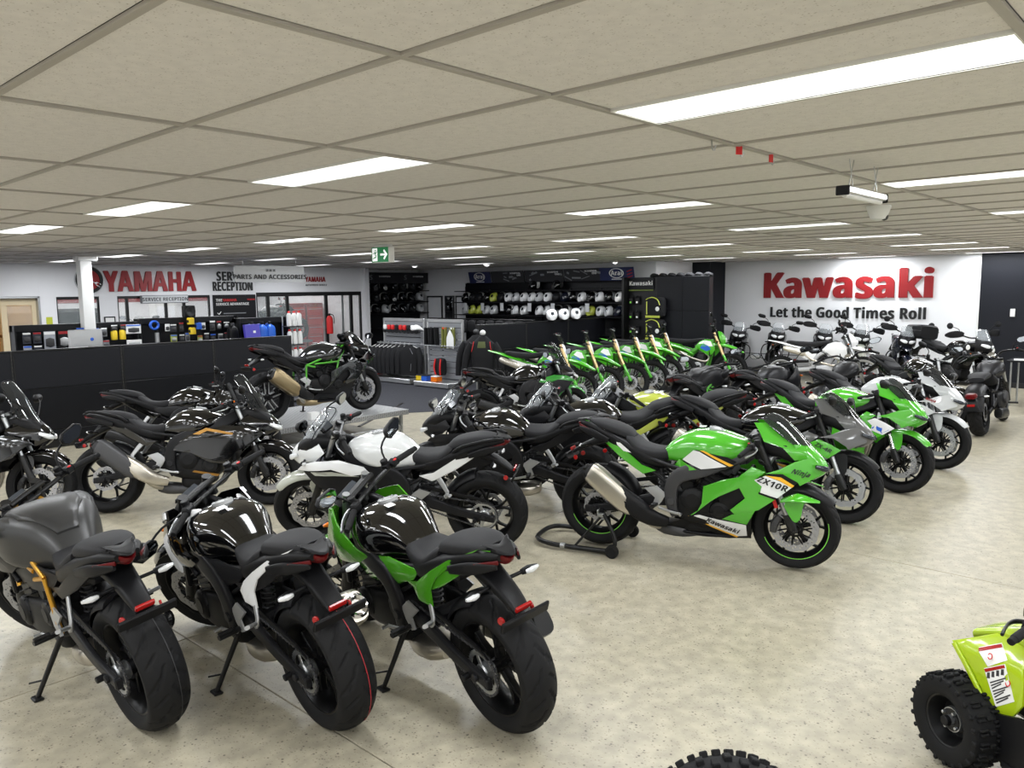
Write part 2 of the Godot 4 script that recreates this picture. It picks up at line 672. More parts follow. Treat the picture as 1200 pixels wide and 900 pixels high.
	bo.material_override = mats["ceiling_bar"]
	ceil_.add_child(bo)
	stuff(bo)
	# cells
	var lit := {}
	for r in LAMP_ROWS:
		for k in range(r[1], r[2] + 1):
			lit[Vector2i(int(floor(r[0])), 2 * k - 1)] = 2 if r[0] - floor(r[0]) > 0.25 else 1
	var cells := []
	var fwd := Vector3(-sin(0.74428), 0, -cos(0.74428))
	for i in range(-11, 30):
		for j in range(-5, 15):
			var z0 := -(0.167 + 0.6 * i)
			var x0 := -(1.6326 + 1.2 * j)
			var c := Vector3(x0 - 0.6, CEIL + 0.012, z0 - 0.3)
			var half: int = lit.get(Vector2i(i, j), 0)
			if c.x < -17.9 or c.x > XR or c.z < ZK or c.z > ZB:
				continue
			var flat_c := Vector3(c.x, 0, c.z)
			var ahead := flat_c.dot(fwd)
			var off := flat_c.cross(fwd).length()
			var seen := ahead > 0.3 and off < ahead * 0.75 + 1.2
			cells.append([flat_c.length() if seen else 1000.0 + flat_c.length(), c, half])
	cells.sort_custom(func(p, q): return p[0] < q[0])
	var rest := MB.new()
	for n in cells.size():
		var c: Vector3 = cells[n][1]
		var s := Vector3(1.176, 0.02, 0.576)
		if cells[n][2]:   # the lamp takes half of the cell
			s.z = 0.288
			c.z += 0.15 if cells[n][2] == 2 else -0.15
		if n < 300:
			var o := part(ceil_, "ceiling_tile", "ctile%d" % cells[n][2], mats["ceiling_tile"], func(mb): mb.box(Vector3.ZERO, s, 0.004))
			o.position = c
		else:
			rest.box(c, s, 0.004)
	var ro := MeshInstance3D.new()
	ro.name = "ceiling_tile"
	ro.mesh = rest.mesh()
	ro.material_override = mats["ceiling_tile"]
	ceil_.add_child(ro, true)
	stuff(ro)

	# rooms seen through the openings of the left wall
	wall_box("wall_workshop_back", Vector3(-22.5, 0, -12.9), Vector3(-22.38, CEIL + 0.1, -5.2), "wall_white")
	wall_box("wall_workshop_side", Vector3(-22.5, 0, -12.87), Vector3(-17.9, CEIL + 0.1, -12.75), "wall_white")
	wall_box("wall_workshop_near", Vector3(-22.5, 0, -5.3), Vector3(-17.12, CEIL + 0.1, -5.2), "wall_white")
	wall_box("wall_office_back", Vector3(-20.2, 0, -5.2), Vector3(-20.1, CEIL + 0.1, -2.0), "warm_white")
	wall_box("wall_office_side", Vector3(-20.2, 0, -2.1), Vector3(-17.12, CEIL + 0.1, -2.0), "warm_white")
	wall_box("trim_8", Vector3(-22.38, 1.78, -12.7), Vector3(-22.36, 1.90, -5.3), "sign_red")
	for q in [[Vector3(-19.6, 2.58, -8.0), Vector2(3.6, 4.0), Color(1, 1, 1), 5.5, "workshop_lamp"], [Vector3(-19.6, 2.58, -11.0), Vector2(3.0, 2.0), Color(1, 1, 1), 4.0, "workshop_lamp"], [Vector3(-18.6, 2.58, -3.8), Vector2(0.6, 0.6), Color(1.0, 0.80, 0.52), 2.2, "office_lamp"]]:
		var lp: Node3D = holder("ceiling_light", {5.5: "large bright ceiling light behind the wide window", 4.0: "bright ceiling light behind the glass doors", 2.2: "warm square ceiling light of the office behind the open door"}[q[3]], "light", q[0])
		part(lp, "diffuser", "wdiff%s" % q[1], mat("glow_%s" % q[4], q[2], 0.5, 0.0, {"emission_enabled": true, "emission": q[2], "emission_energy_multiplier": 1.2}), func(mb): mb.box(Vector3(0, 0.0, 0), Vector3(q[1].x, 0.02, q[1].y), 0.004))
		var l := AreaLight3D.new()
		l.name = q[4]
		l.area_size = q[1]
		l.light_color = q[2]
		l.light_energy = q[3]
		l.area_range = 30.0
		l.shadow_enabled = true
		add_child(l, true)
		l.transform = Transform3D(Basis(Vector3.RIGHT, -PI / 2), q[0] - Vector3(0, 0.015, 0))

	# white pillar
	var pb := MB.new()
	pb.box(Vector3(0, CEIL / 2, 0), Vector3(0.17, CEIL, 0.17), 0.006)
	pb.box(Vector3(0.0, CEIL - 0.04, -0.03), Vector3(0.2, 0.08, 0.3), 0.01)
	var po := MeshInstance3D.new()
	po.name = "wall_pillar"
	po.mesh = pb.mesh()
	po.material_override = mats["white_plastic"]
	add_child(po)
	po.position = Vector3(-13.41, 0, -4.69)
	structure(po, "white square pillar beside the round emblem")


# ---------------------------------------------------------------- motorcycles
# bike space: x forward, y up, z to the rider's right; the origin lies on the ground midway between the axles

func v2(x: float, y: float) -> Vector2:
	return Vector2(x, y)


func v3(x: float, y: float, z: float) -> Vector3:
	return Vector3(x, y, z)


func bike_mats() -> void:
	mat("rubber", rgb8(22, 22, 23), 0.7)
	mat("rim_black", rgb8(20, 20, 21), 0.32, 0.4)
	mat("disc_steel", rgb8(158, 158, 160), 0.42, 0.6)
	mat("engine_black", rgb8(27, 27, 28), 0.48, 0.3)
	mat("engine_grey", rgb8(70, 70, 72), 0.45, 0.5)
	mat("cast_alu", rgb8(172, 173, 174), 0.42, 0.7)
	mat("chrome", rgb8(214, 215, 217), 0.12, 1.0)
	mat("brushed", rgb8(196, 190, 178), 0.3, 0.9)
	mat("gold_muffler", rgb8(150, 134, 104), 0.30, 0.85)
	mat("gold", rgb8(196, 146, 52), 0.34, 0.75)
	mat("fork_gold", rgb8(206, 176, 130), 0.3, 0.75)
	mat("seat", rgb8(34, 34, 36), 0.62)
	mat("seat_side", rgb8(30, 30, 32), 0.6)
	mat("plastic", rgb8(18, 18, 20), 0.46)
	mat("plastic_grey", rgb8(50, 50, 52), 0.5)
	mat("frame_black", rgb8(31, 31, 33), 0.42, 0.2)
	mat("red_lens", rgb8(86, 8, 12), 0.3, 0.0, {"metallic_specular": 0.35})
	mat("red_reflector", rgb8(158, 22, 20), 0.25)
	mat("orange_lens", rgb8(232, 120, 30), 0.2)
	mat("clear_lens", rgb8(224, 226, 228), 0.14, 0.3)
	mat("lamp_dark", rgb8(48, 52, 58), 0.08, 0.4)
	mat("screen_smoke", Color(0.16, 0.17, 0.18, 0.55), 0.05)
	mat("screen_clear", Color(0.85, 0.88, 0.9, 0.16), 0.05)
	mat("mirror_glass", rgb8(200, 206, 212), 0.03, 1.0)
	mat("display", rgb8(70, 74, 80), 0.12, 0.2)
	mat("tape_green", rgb8(120, 205, 70), 0.4)
	mat("red_stripe", rgb8(170, 40, 50), 0.5)
	mat("label_red", rgb8(206, 30, 30), 0.5)
	mat("label_white", rgb8(232, 232, 230), 0.5)
	paint("green", rgb8(72, 168, 36))
	paint("deep_green", rgb8(40, 128, 40))
	paint("metal_green", rgb8(66, 140, 26))
	paint("lime", rgb8(184, 194, 78))
	paint("black", rgb8(5, 5, 6), 0.10)
	paint("white", rgb8(228, 229, 230))
	paint("pearl", rgb8(214, 216, 216))
	paint("grey", rgb8(84, 84, 84), 0.3)
	paint("silver", rgb8(192, 194, 196), 0.28)
	paint("pale", rgb8(164, 166, 154), 0.3)
	paint("mirrorgrey", rgb8(58, 60, 62), 0.14)
	mats["paint_mirrorgrey"].metallic = 0.8
	paint("navy", rgb8(20, 24, 38), 0.25)
	mat("satin_black", rgb8(30, 30, 32), 0.36, 0.2)
	mat("matte_grey", rgb8(58, 58, 58), 0.40, 0.55)
	mat("yellow_deco", rgb8(238, 178, 44), 0.4)
	mat("gold_deco", rgb8(168, 122, 54), 0.35, 0.4)
	mat("blue_deco", rgb8(36, 92, 196), 0.4)
	mat("frame_green", rgb8(70, 150, 40), 0.35)
	mat("canvas", rgb8(30, 30, 32), 0.8)
	for k in ["rubber", "seat", "seat_side", "plastic", "frame_black", "engine_black", "rim_black", "satin_black", "canvas"]:
		mats[k].metallic_specular = 0.32


func tyre_mesh(key: String, R: float, rim: float, hw: float, grooves: Array, na := 240, knob := 0.0) -> ArrayMesh:
	if cache.has(key):
		return cache[key]
	var prof := []   # [z, r, crown?]
	var crown := R - hw * 0.47
	prof.append([-hw * 0.62, rim - 0.012, 0])
	prof.append([-hw * 0.80, rim + 0.006, 0])
	prof.append([-hw * 0.97, lerpf(rim, crown, 0.55), 0])
	var nz := 24
	for i in nz + 1:
		var t := -1.0 + 2.0 * i / nz
		prof.append([hw * t * (1.0 if absf(t) < 0.999 else 0.995), R - (R - crown) * pow(absf(t), 2.3), 1])
	prof.append([hw * 0.97, lerpf(rim, crown, 0.55), 0])
	prof.append([hw * 0.80, rim + 0.006, 0])
	prof.append([hw * 0.62, rim - 0.012, 0])
	var np := prof.size()
	var vs := PackedVector3Array()
	var ix := PackedInt32Array()
	var pitch := TAU * R / roundf(TAU * R / 0.21)
	for a in na:
		var ang := TAU * a / na
		for p in prof:
			var r: float = p[1]
			if p[2]:
				var z: float = p[0]
				var s := fposmod(ang * R + (pitch * 0.5 if z < 0 else 0.0), pitch)
				for g in grooves:
					for off in [-pitch, 0.0, pitch]:
						var q := Geometry2D.get_closest_point_to_segment(Vector2(absf(z) / hw, (s + off) / pitch), Vector2(g[0], g[1]), Vector2(g[2], g[3]))
						var d := Vector2((q.x - absf(z) / hw) * hw, (q.y - (s + off) / pitch) * pitch).length()
						if d < 0.0075:
							r -= 0.008 * minf(1.0, (0.0075 - d) / 0.003)
			vs.push_back(Vector3(cos(ang) * r, sin(ang) * r, p[0]))
	for a in na:
		var a2 := (a + 1) % na
		for j in np:
			var j2 := (j + 1) % np
			ix.append_array([a * np + j, a * np + j2, a2 * np + j, a * np + j2, a2 * np + j2, a2 * np + j])
	var b := MB.new()
	b.add(vs, ix)
	cache[key] = b.mesh()
	return cache[key]


func knobby_mesh(key: String, R: float, rim: float, hw: float, rows: int, kh: float) -> ArrayMesh:
	if cache.has(key):
		return cache[key]
	var b := MB.new()
	var ri := R - kh
	var prof := [[rim - 0.01, -hw * 0.6], [rim + 0.01, -hw * 0.8], [lerpf(rim, ri, 0.55), -hw * 0.97], [ri - hw * 0.25, -hw * 0.85], [ri - hw * 0.06, -hw * 0.45], [ri, 0.0], [ri - hw * 0.06, hw * 0.45], [ri - hw * 0.25, hw * 0.85], [lerpf(rim, ri, 0.55), hw * 0.97], [rim + 0.01, hw * 0.8], [rim - 0.01, hw * 0.6], [rim - 0.01, -hw * 0.6]]
	b.lathe(prof, 48)
	for i in rows:
		var a := TAU * i / rows
		for q in ([-0.28, 0.28] if i % 2 == 0 else [0.0]) + [-0.8, 0.8]:
			var aa: float = a + (0.0 if absf(q) < 0.5 else TAU / rows * 0.5)
			var tilt: float = q * 0.7
			var rr: float = ri - hw * 0.30 * q * q
			b.box(Vector3(cos(aa) * rr, sin(aa) * rr, q * hw), Vector3(kh * 2.2, TAU * R / rows * 0.55, hw * 0.30), 0.003, Basis(Vector3(0, 0, 1), aa) * Basis(Vector3(0, 1, 0), -tilt))
	cache[key] = b.mesh()
	return cache[key]


const ROAD_GROOVES := [[0.12, 0.05, 0.55, 0.50], [0.45, 0.30, 0.92, 0.62], [0.30, 0.72, 0.72, 0.95]]


# w: {r, rim, hw, style, discs, disc_r, sprocket, tyre, mat, tape}
func wheel(par: Node, called: String, at: Vector3, w: Dictionary) -> MeshInstance3D:
	var R: float = w.r
	var rim: float = w.rim
	var hw: float = w.hw
	var style: String = w.get("style", "cast")
	var id := "%s_%s_%.3f_%.3f" % [called, style, R, hw]
	var o := part(par, called, "rim" + id, mats[w.get("mat", "rim_black")], func(b):
		var f := hw * 0.74
		b.lathe([[rim + 0.008, -f], [rim + 0.008, -f + 0.007], [rim - 0.014, -f * 0.55], [rim - 0.02, 0], [rim - 0.014, f * 0.55], [rim + 0.008, f - 0.007], [rim + 0.008, f], [rim - 0.008, f], [rim - 0.03, f * 0.5], [rim - 0.034, 0], [rim - 0.03, -f * 0.5], [rim - 0.008, -f], [rim + 0.008, -f]], 48)
		b.cyl(Vector3.ZERO, Vector3(0, 0, 1), 0.036, hw * 0.95, 20)
		if style == "wire":
			b.cyl(v3(0, 0, 0.028), Vector3(0, 0, 1), 0.05, 0.004, 20)
			b.cyl(v3(0, 0, -0.028), Vector3(0, 0, 1), 0.05, 0.004, 20)
		elif style == "star":
			for i in 5:
				var a := TAU * i / 5 + 0.3
				for s in [-1, 1]:
					b.sweep([v3(cos(a + s * 0.5) * 0.045, sin(a + s * 0.5) * 0.045, 0), v3(cos(a + s * 0.16) * (rim - 0.024), sin(a + s * 0.16) * (rim - 0.024), 0)], [v2(0.026, 0.010), v2(0.022, 0.008)], 4.0, 8)
		else:
			for i in 5:
				var a := TAU * i / 5 + 0.3
				var m := v3(cos(a), sin(a), 0) * 0.085
				b.sweep([v3(cos(a), sin(a), 0) * 0.03, m], [v2(0.026, 0.016), v2(0.022, 0.016)], 4.0, 8)
				for s in [-1, 1]:
					b.sweep([v3(cos(a), sin(a), 0) * 0.07, v3(cos(a + s * 0.12), sin(a + s * 0.12), 0) * 0.14, v3(cos(a + s * 0.25), sin(a + s * 0.25), 0) * (rim - 0.024)], [v2(0.021, 0.010), v2(0.018, 0.009), v2(0.018, 0.008)], 4.0, 8, 2))
	o.position = at
	var ty := MeshInstance3D.new()
	ty.name = "tyre"
	var tk: String = w.get("tyre", "road")
	ty.mesh = knobby_mesh("knob%.3f%.3f" % [R, hw], R, rim, hw, 46, 0.014) if tk == "knobby" else tyre_mesh("tyre%.3f%.3f" % [R, hw], R, rim, hw, ROAD_GROOVES, w.get("na", 220))
	ty.material_override = mats["rubber"]
	o.add_child(ty)
	if style == "star":
		part(o, "spoke_face", "starface%.3f" % rim, mats["cast_alu"], func(b):
			for i in 5:
				var a := TAU * i / 5 + 0.3
				for s in [-1, 1]:
					b.sweep([v3(cos(a + s * 0.5) * 0.05, sin(a + s * 0.5) * 0.05, 0.026), v3(cos(a + s * 0.16) * (rim - 0.03), sin(a + s * 0.16) * (rim - 0.03), 0.022)], [v2(0.004, 0.009), v2(0.004, 0.007)], 4.0, 6))
	if style == "wire":
		var sp := part(o, "spoke", "spokes%.3f" % rim, mats["steel"], func(b):
			for i in 32:
				var a := TAU * i / 32
				var s := 1.0 if i % 2 else -1.0
				var a0 := a + (0.55 if i % 4 < 2 else -0.55)
				b.tube([v3(cos(a0) * 0.045, sin(a0) * 0.045, 0.026 * s), v3(cos(a) * (rim - 0.02), sin(a) * (rim - 0.02), 0.004 * s)], 0.0022, 4))
		stuff(sp)
	if w.has("tape"):
		part(o, "rim_stripe", "tape%.3f%.3f" % [rim, hw], mats[w.tape], func(b):
			for s in [-1, 1]:
				var z: float = hw * 0.745 * s
				b.lathe([[rim + 0.002, z], [rim + 0.002, z + 0.0012 * s], [rim - 0.003, z + 0.0012 * s], [rim - 0.003, z], [rim + 0.002, z]], 60, Vector3.ZERO, Vector3(0, 0, 1), 0.4, 3.4))
	if w.has("line"):
		part(o, "tyre_stripe", "line%.3f" % R, mats[w.line], func(b):
			var z := hw * 0.34
			var r := R - hw * 0.47 * pow(0.34, 2.3)
			b.lathe([[r - 0.003, z], [r + 0.0012, z], [r + 0.001, z + 0.0028], [r - 0.003, z + 0.0028], [r - 0.003, z]], 120))
	for z in w.get("discs", []):
		var dr: float = w.get("disc_r", 0.15)
		var dz: float = z
		part(o, "brake_disc", "disc%.3f%.3f" % [dr, dz], mats["disc_steel"], func(b): disc(b, dr, dz))
		part(o, "disc_carrier", "carr%.3f%.3f" % [dr, dz], mats["rim_black"], func(b):
			for i in 10:
				var a := TAU * i / 10
				b.sweep([v3(cos(a) * 0.045, sin(a) * 0.045, dz), v3(cos(a + 0.18) * dr * 0.74, sin(a + 0.18) * dr * 0.74, dz)], [v2(0.003, 0.006)], 4.0, 6)
			b.lathe([[0.04, dz - 0.004], [0.055, dz - 0.004], [0.055, dz + 0.004], [0.04, dz + 0.004], [0.04, dz - 0.004]], 24))
	if w.has("sprocket"):
		var sr: float = w.sprocket
		part(o, "sprocket", "sprk%.3f" % sr, mats["steel"], func(b):
			var z := -0.105
			var outer := []
			for e in 2:
				var ring := PackedVector3Array()
				for i in 126:
					var a := TAU * i / 126
					var r := sr + (0.005 if i % 3 == 0 else -0.003)
					ring.push_back(v3(cos(a) * r, sin(a) * r, z + (0.003 if e else -0.003)))
				outer.append(ring)
			var inner := []
			for e in 2:
				var ring := PackedVector3Array()
				for i in 126:
					var a := TAU * i / 126
					ring.push_back(v3(cos(a), sin(a), 0) * (sr * 0.80) + v3(0, 0, z + (0.003 if e else -0.003)))
				inner.append(ring)
			b.loft([outer[0], outer[1], inner[1], inner[0], outer[0]], false)
			for i in 5:
				var a := TAU * i / 5
				b.sweep([v3(cos(a) * 0.03, sin(a) * 0.03, z), v3(cos(a) * sr * 0.84, sin(a) * sr * 0.84, z)], [v2(0.003, 0.016), v2(0.003, 0.012)], 4.0, 6)
			b.cyl(v3(0, 0, z + 0.02), Vector3(0, 0, 1), 0.045, 0.03, 16))
	return o


func disc(b: MB, R: float, z: float) -> void:
	var n := 90
	var rad := [0.70, 0.77, 0.84, 0.91, 1.0]
	var rings := [[], []]
	for e in 2:
		for k in 5:
			var ring := PackedVector3Array()
			for i in n:
				var a := TAU * i / n
				var r: float = R * rad[k]
				if k == 4:
					r += 0.004 * sin(a * 10)
				if k == 0:
					r -= 0.004 * sin(a * 10)
				ring.push_back(v3(cos(a) * r, sin(a) * r, z + (0.0025 if e else -0.0025)))
			rings[e].append(ring)
	b.loft([rings[0][4], rings[1][4]], false)
	b.loft([rings[0][0], rings[1][0]], false)
	for e in 2:
		var vs := PackedVector3Array()
		var ix := PackedInt32Array()
		for k in 5:
			vs.append_array(rings[e][k])
		for k in 4:
			for i in n:
				if k in [1, 2] and (i + k * 2) % 5 == 0:
					continue
				var p := k * n + i
				var q := k * n + (i + 1) % n
				if e == 1:
					ix.append_array([p, q, p + n, q, q + n, p + n])
				else:
					ix.append_array([p, p + n, q, q, p + n, q + n])
		b.add(vs, ix, false)
		# make sure the face looks outwards
		var want := 1.0 if e else -1.0
		for i in range(b.N.size() - vs.size(), b.N.size()):
			b.N[i] = Vector3(0, 0, want)


# a screen or nose: rows [x, y, half width, sweep back x, sweep y]
func shell_arc(b: MB, rows: Array, th := 0.003, k := 3, half := 7, lim := 1.35) -> void:
	var rings := []
	for r in MB.sm(rows, k):
		var ring := PackedVector3Array()
		for s in 2:
			for q in range(-half, half + 1):
				var g := lim * q / half * (1.0 if s == 0 else -1.0)
				var d := (1 - cos(g)) / (1 - cos(lim))
				var w: float = r[2] - (th if s else 0.0)
				ring.push_back(v3(r[0] - r[3] * d - (th if s else 0.0), r[1] - r[4] * d, w * sin(g) / sin(lim)))
		rings.append(ring)
	b.loft(rings)


func bolts(b: MB, at: Vector3, r: float, n: int, z: float, br := 0.006) -> void:
	for i in n:
		var a := TAU * i / n + 0.2
		b.cyl(at + v3(cos(a) * r, sin(a) * r, z), Vector3(0, 0, 1), br, 0.004, 6)


func steer_x(deg: float, p := Vector3(0.455, 0.9, 0), rake := 24.0) -> Transform3D:
	var ax := Vector3(-sin(deg_to_rad(rake)), cos(deg_to_rad(rake)), 0)
	return Transform3D(Basis.IDENTITY, p) * Transform3D(Basis(ax, deg_to_rad(deg)), Vector3.ZERO) * Transform3D(Basis.IDENTITY, -p)


func grip_set(par: Node, S: Transform3D, key: String, inner: Vector3, outer: Vector3, fwd: Vector3) -> void:
	# inner / outer: ends of the right hand grip; fwd: where the lever lies
	for s in [1.0, -1.0]:
		var m := v3(1, 1, s)
		var a := inner * m
		var c := outer * m
		var dir := (c - a).normalized()
		var g := part(par, "grip", key + "grip%d" % s, mats["rubber"], func(b):
			b.sweep([a, c - dir * 0.006, c], [v2(0.017, 0.017), v2(0.018, 0.018), v2(0.015, 0.015)], 2.0, 12)
			b.cyl(a, dir, 0.024, 0.004, 14)
			b.cyl(c + dir * 0.012, dir, 0.015, 0.014, 12))
		g.transform = S * g.transform
		var l := part(par, "lever", key + "lever%d" % s, mats["steel" if key.begins_with("al") else "black_metal"], func(b):
			b.sweep([a - dir * 0.035 + fwd * 0.02, a + fwd * 0.055, (a + c) / 2 + fwd * 0.065, c + fwd * 0.045 + dir * 0.02], [v2(0.009, 0.008), v2(0.006, 0.010), v2(0.005, 0.008), v2(0.006, 0.007)], 3.0, 8, 3))
		l.transform = S * l.transform
		var h := part(par, "switch_block", key + "switch%d" % s, mats["plastic"], func(b):
			b.box(a - dir * 0.03, v3(0.05, 0.042, 0.055), 0.008, Basis(Vector3.UP, 0.0))
			b.box(a - dir * 0.07 + fwd * 0.02, v3(0.05, 0.03, 0.03), 0.006)
			b.cyl(a - dir * 0.06 + fwd * 0.03 + v3(0, 0.025, 0), Vector3.UP, 0.022, 0.018, 12))
		h.transform = S * h.transform
		if s > 0:
			var r := part(h, "kill_switch", key + "kill", mats["label_red"], func(b): b.box(a - dir * 0.03 + v3(-0.02, 0.022, 0), v3(0.014, 0.006, 0.02), 0.002))


func mirrors(par: Node, S: Transform3D, key: String, foot: Vector3, mid: Vector3, head: Vector3, shape := 0, only := 0.0) -> void:
	for s in [1.0, -1.0]:
		if only != 0.0 and only != s:
			continue
		var m := v3(1, 1, s)
		var o := part(par, "mirror", key + "mir%d" % s, mats["plastic"], func(b):
			b.tube([foot * m, mid * m, head * m], 0.006, 8, 4)
			if shape == 1:
				b.cyl(head * m, Vector3(1, 0.1, 0), 0.055, 0.012, 20, 0.4)
			else:
				var rings := []
				for q in [[0.032, 0.25], [0.02, 0.75], [0.0, 1.0], [-0.012, 1.0], [-0.014, 0.93]]:
					var ring := PackedVector3Array()
					for p in [v2(-0.075, -0.02), v2(-0.045, -0.042), v2(0.05, -0.036), v2(0.088, 0.0), v2(0.09, 0.022), v2(0.055, 0.043), v2(-0.05, 0.034), v2(-0.078, 0.01)]:
						ring.push_back(head * m + v3(q[0], p.y * q[1], p.x * s * q[1]))
					rings.append(ring)
				b.loft(rings))
		o.transform = S * o.transform
		part(o, "mirror_glass", key + "mirg%d" % s, mats["mirror_glass"], func(b):
			if shape == 1:
				b.cyl(head * m - v3(0.0125, 0.0015, 0), Vector3(1, 0.1, 0), 0.048, 0.0015, 20)
			else:
				var rings := []
				for q in [0.0, -0.0015]:
					var ring := PackedVector3Array()
					for p in [v2(-0.075, -0.02), v2(-0.045, -0.042), v2(0.05, -0.036), v2(0.088, 0.0), v2(0.09, 0.022), v2(0.055, 0.043), v2(-0.05, 0.034), v2(-0.078, 0.01)]:
						ring.push_back(head * m + v3(-0.0142 + q, p.y * 0.86, p.x * s * 0.86))
					rings.append(ring)
				b.loft(rings))


func chain(par: Node, pinion: Vector3, axle: Vector3, r0: float, r1: float) -> void:
	part(par, "chain", "chain%.2f%.2f" % [pinion.y, axle.x], mats["engine_grey"], func(b):
		var z := pinion.z
		for s in [1.0, -1.0]:
			var a := v3(pinion.x, pinion.y + r0 * s, z)
			var c := v3(axle.x, axle.y + r1 * s, z)
			var n := int((c - a).length() / 0.016)
			for i in n:
				var p := a.lerp(c, (i + 0.5) / n) - v3(0, 0.006 * sin(PI * (i + 0.5) / n) if s < 0 else 0.0, 0)
				b.box(p, v3(0.0145, 0.012, 0.015 if i % 2 else 0.010), 0.002, Basis(Vector3(0, 0, 1), atan2(c.y - a.y, c.x - a.x)))
		for i in 22:
			var a := PI / 2 + PI * (i + 0.5) / 22
			b.box(v3(axle.x + cos(a) * r1, axle.y + sin(a) * r1, z), v3(0.0145, 0.012, 0.015 if i % 2 else 0.010), 0.002, Basis(Vector3(0, 0, 1), a + PI / 2)))


func indicator(par: Node, key: String, root: Vector3, tip: Vector3, lens := "clear_lens") -> void:
	for s in [1.0, -1.0]:
		var m := v3(1, 1, s)
		var o := part(par, "indicator", key + "ind%d" % s, mats["plastic"], func(b):
			b.tube([root * m, root.lerp(tip, 0.55) * m], 0.009, 8)
			b.sweep([root.lerp(tip, 0.45) * m, root.lerp(tip, 0.7) * m, tip * m], [v2(0.012, 0.012), v2(0.016, 0.02), v2(0.006, 0.008)], 3.0, 8, 2, Vector3.UP))
		if key == "rind":
			o.set_meta("rear", true)
		part(o, "lens", key + "indl%d" % s, mats[lens], func(b):
			b.sweep([root.lerp(tip, 0.56) * m + v3(-0.006, 0, 0), root.lerp(tip, 0.75) * m + v3(-0.009, 0, 0), tip * m + v3(-0.004, 0, 0)], [v2(0.010, 0.014), v2(0.014, 0.017), v2(0.006, 0.008)], 3.0, 8, 2, Vector3.UP))


const FA := Vector3(0.72, 0.30, 0.0)
const RA := Vector3(-0.72, 0.32, 0.0)


# width of the fairing at (x, y)
func fair(x: float, y: float) -> float:
	var w := 0.205 + 0.03 * smoothstep(0.0, 0.2, x)
	w -= 0.20 * pow(clampf((x - 0.46) / 0.46, 0, 1), 1.7)
	w *= 1.0 - 0.42 * pow(clampf((y - 0.70) / 0.36, 0, 1), 1.2)
	w *= 1.0 - 0.62 * pow(clampf((0.46 - y) / 0.27, 0, 1), 1.6)
	return w


func fair_out(e: float) -> Callable:
	return func(x, y): return fair(x, y) + e


func both(par: Node, called: String, key: String, m: Material, outline: Array, zf: Callable, th := 0.006, lvl := 2, rnd := 0, which := 0.0) -> void:
	for s in [1.0, -1.0]:
		if which == 0.0 or which == s:
			part(par, called, key + ("R" if s > 0 else "L"), m, func(b): b.panel(outline, zf, th, lvl, rnd, s))


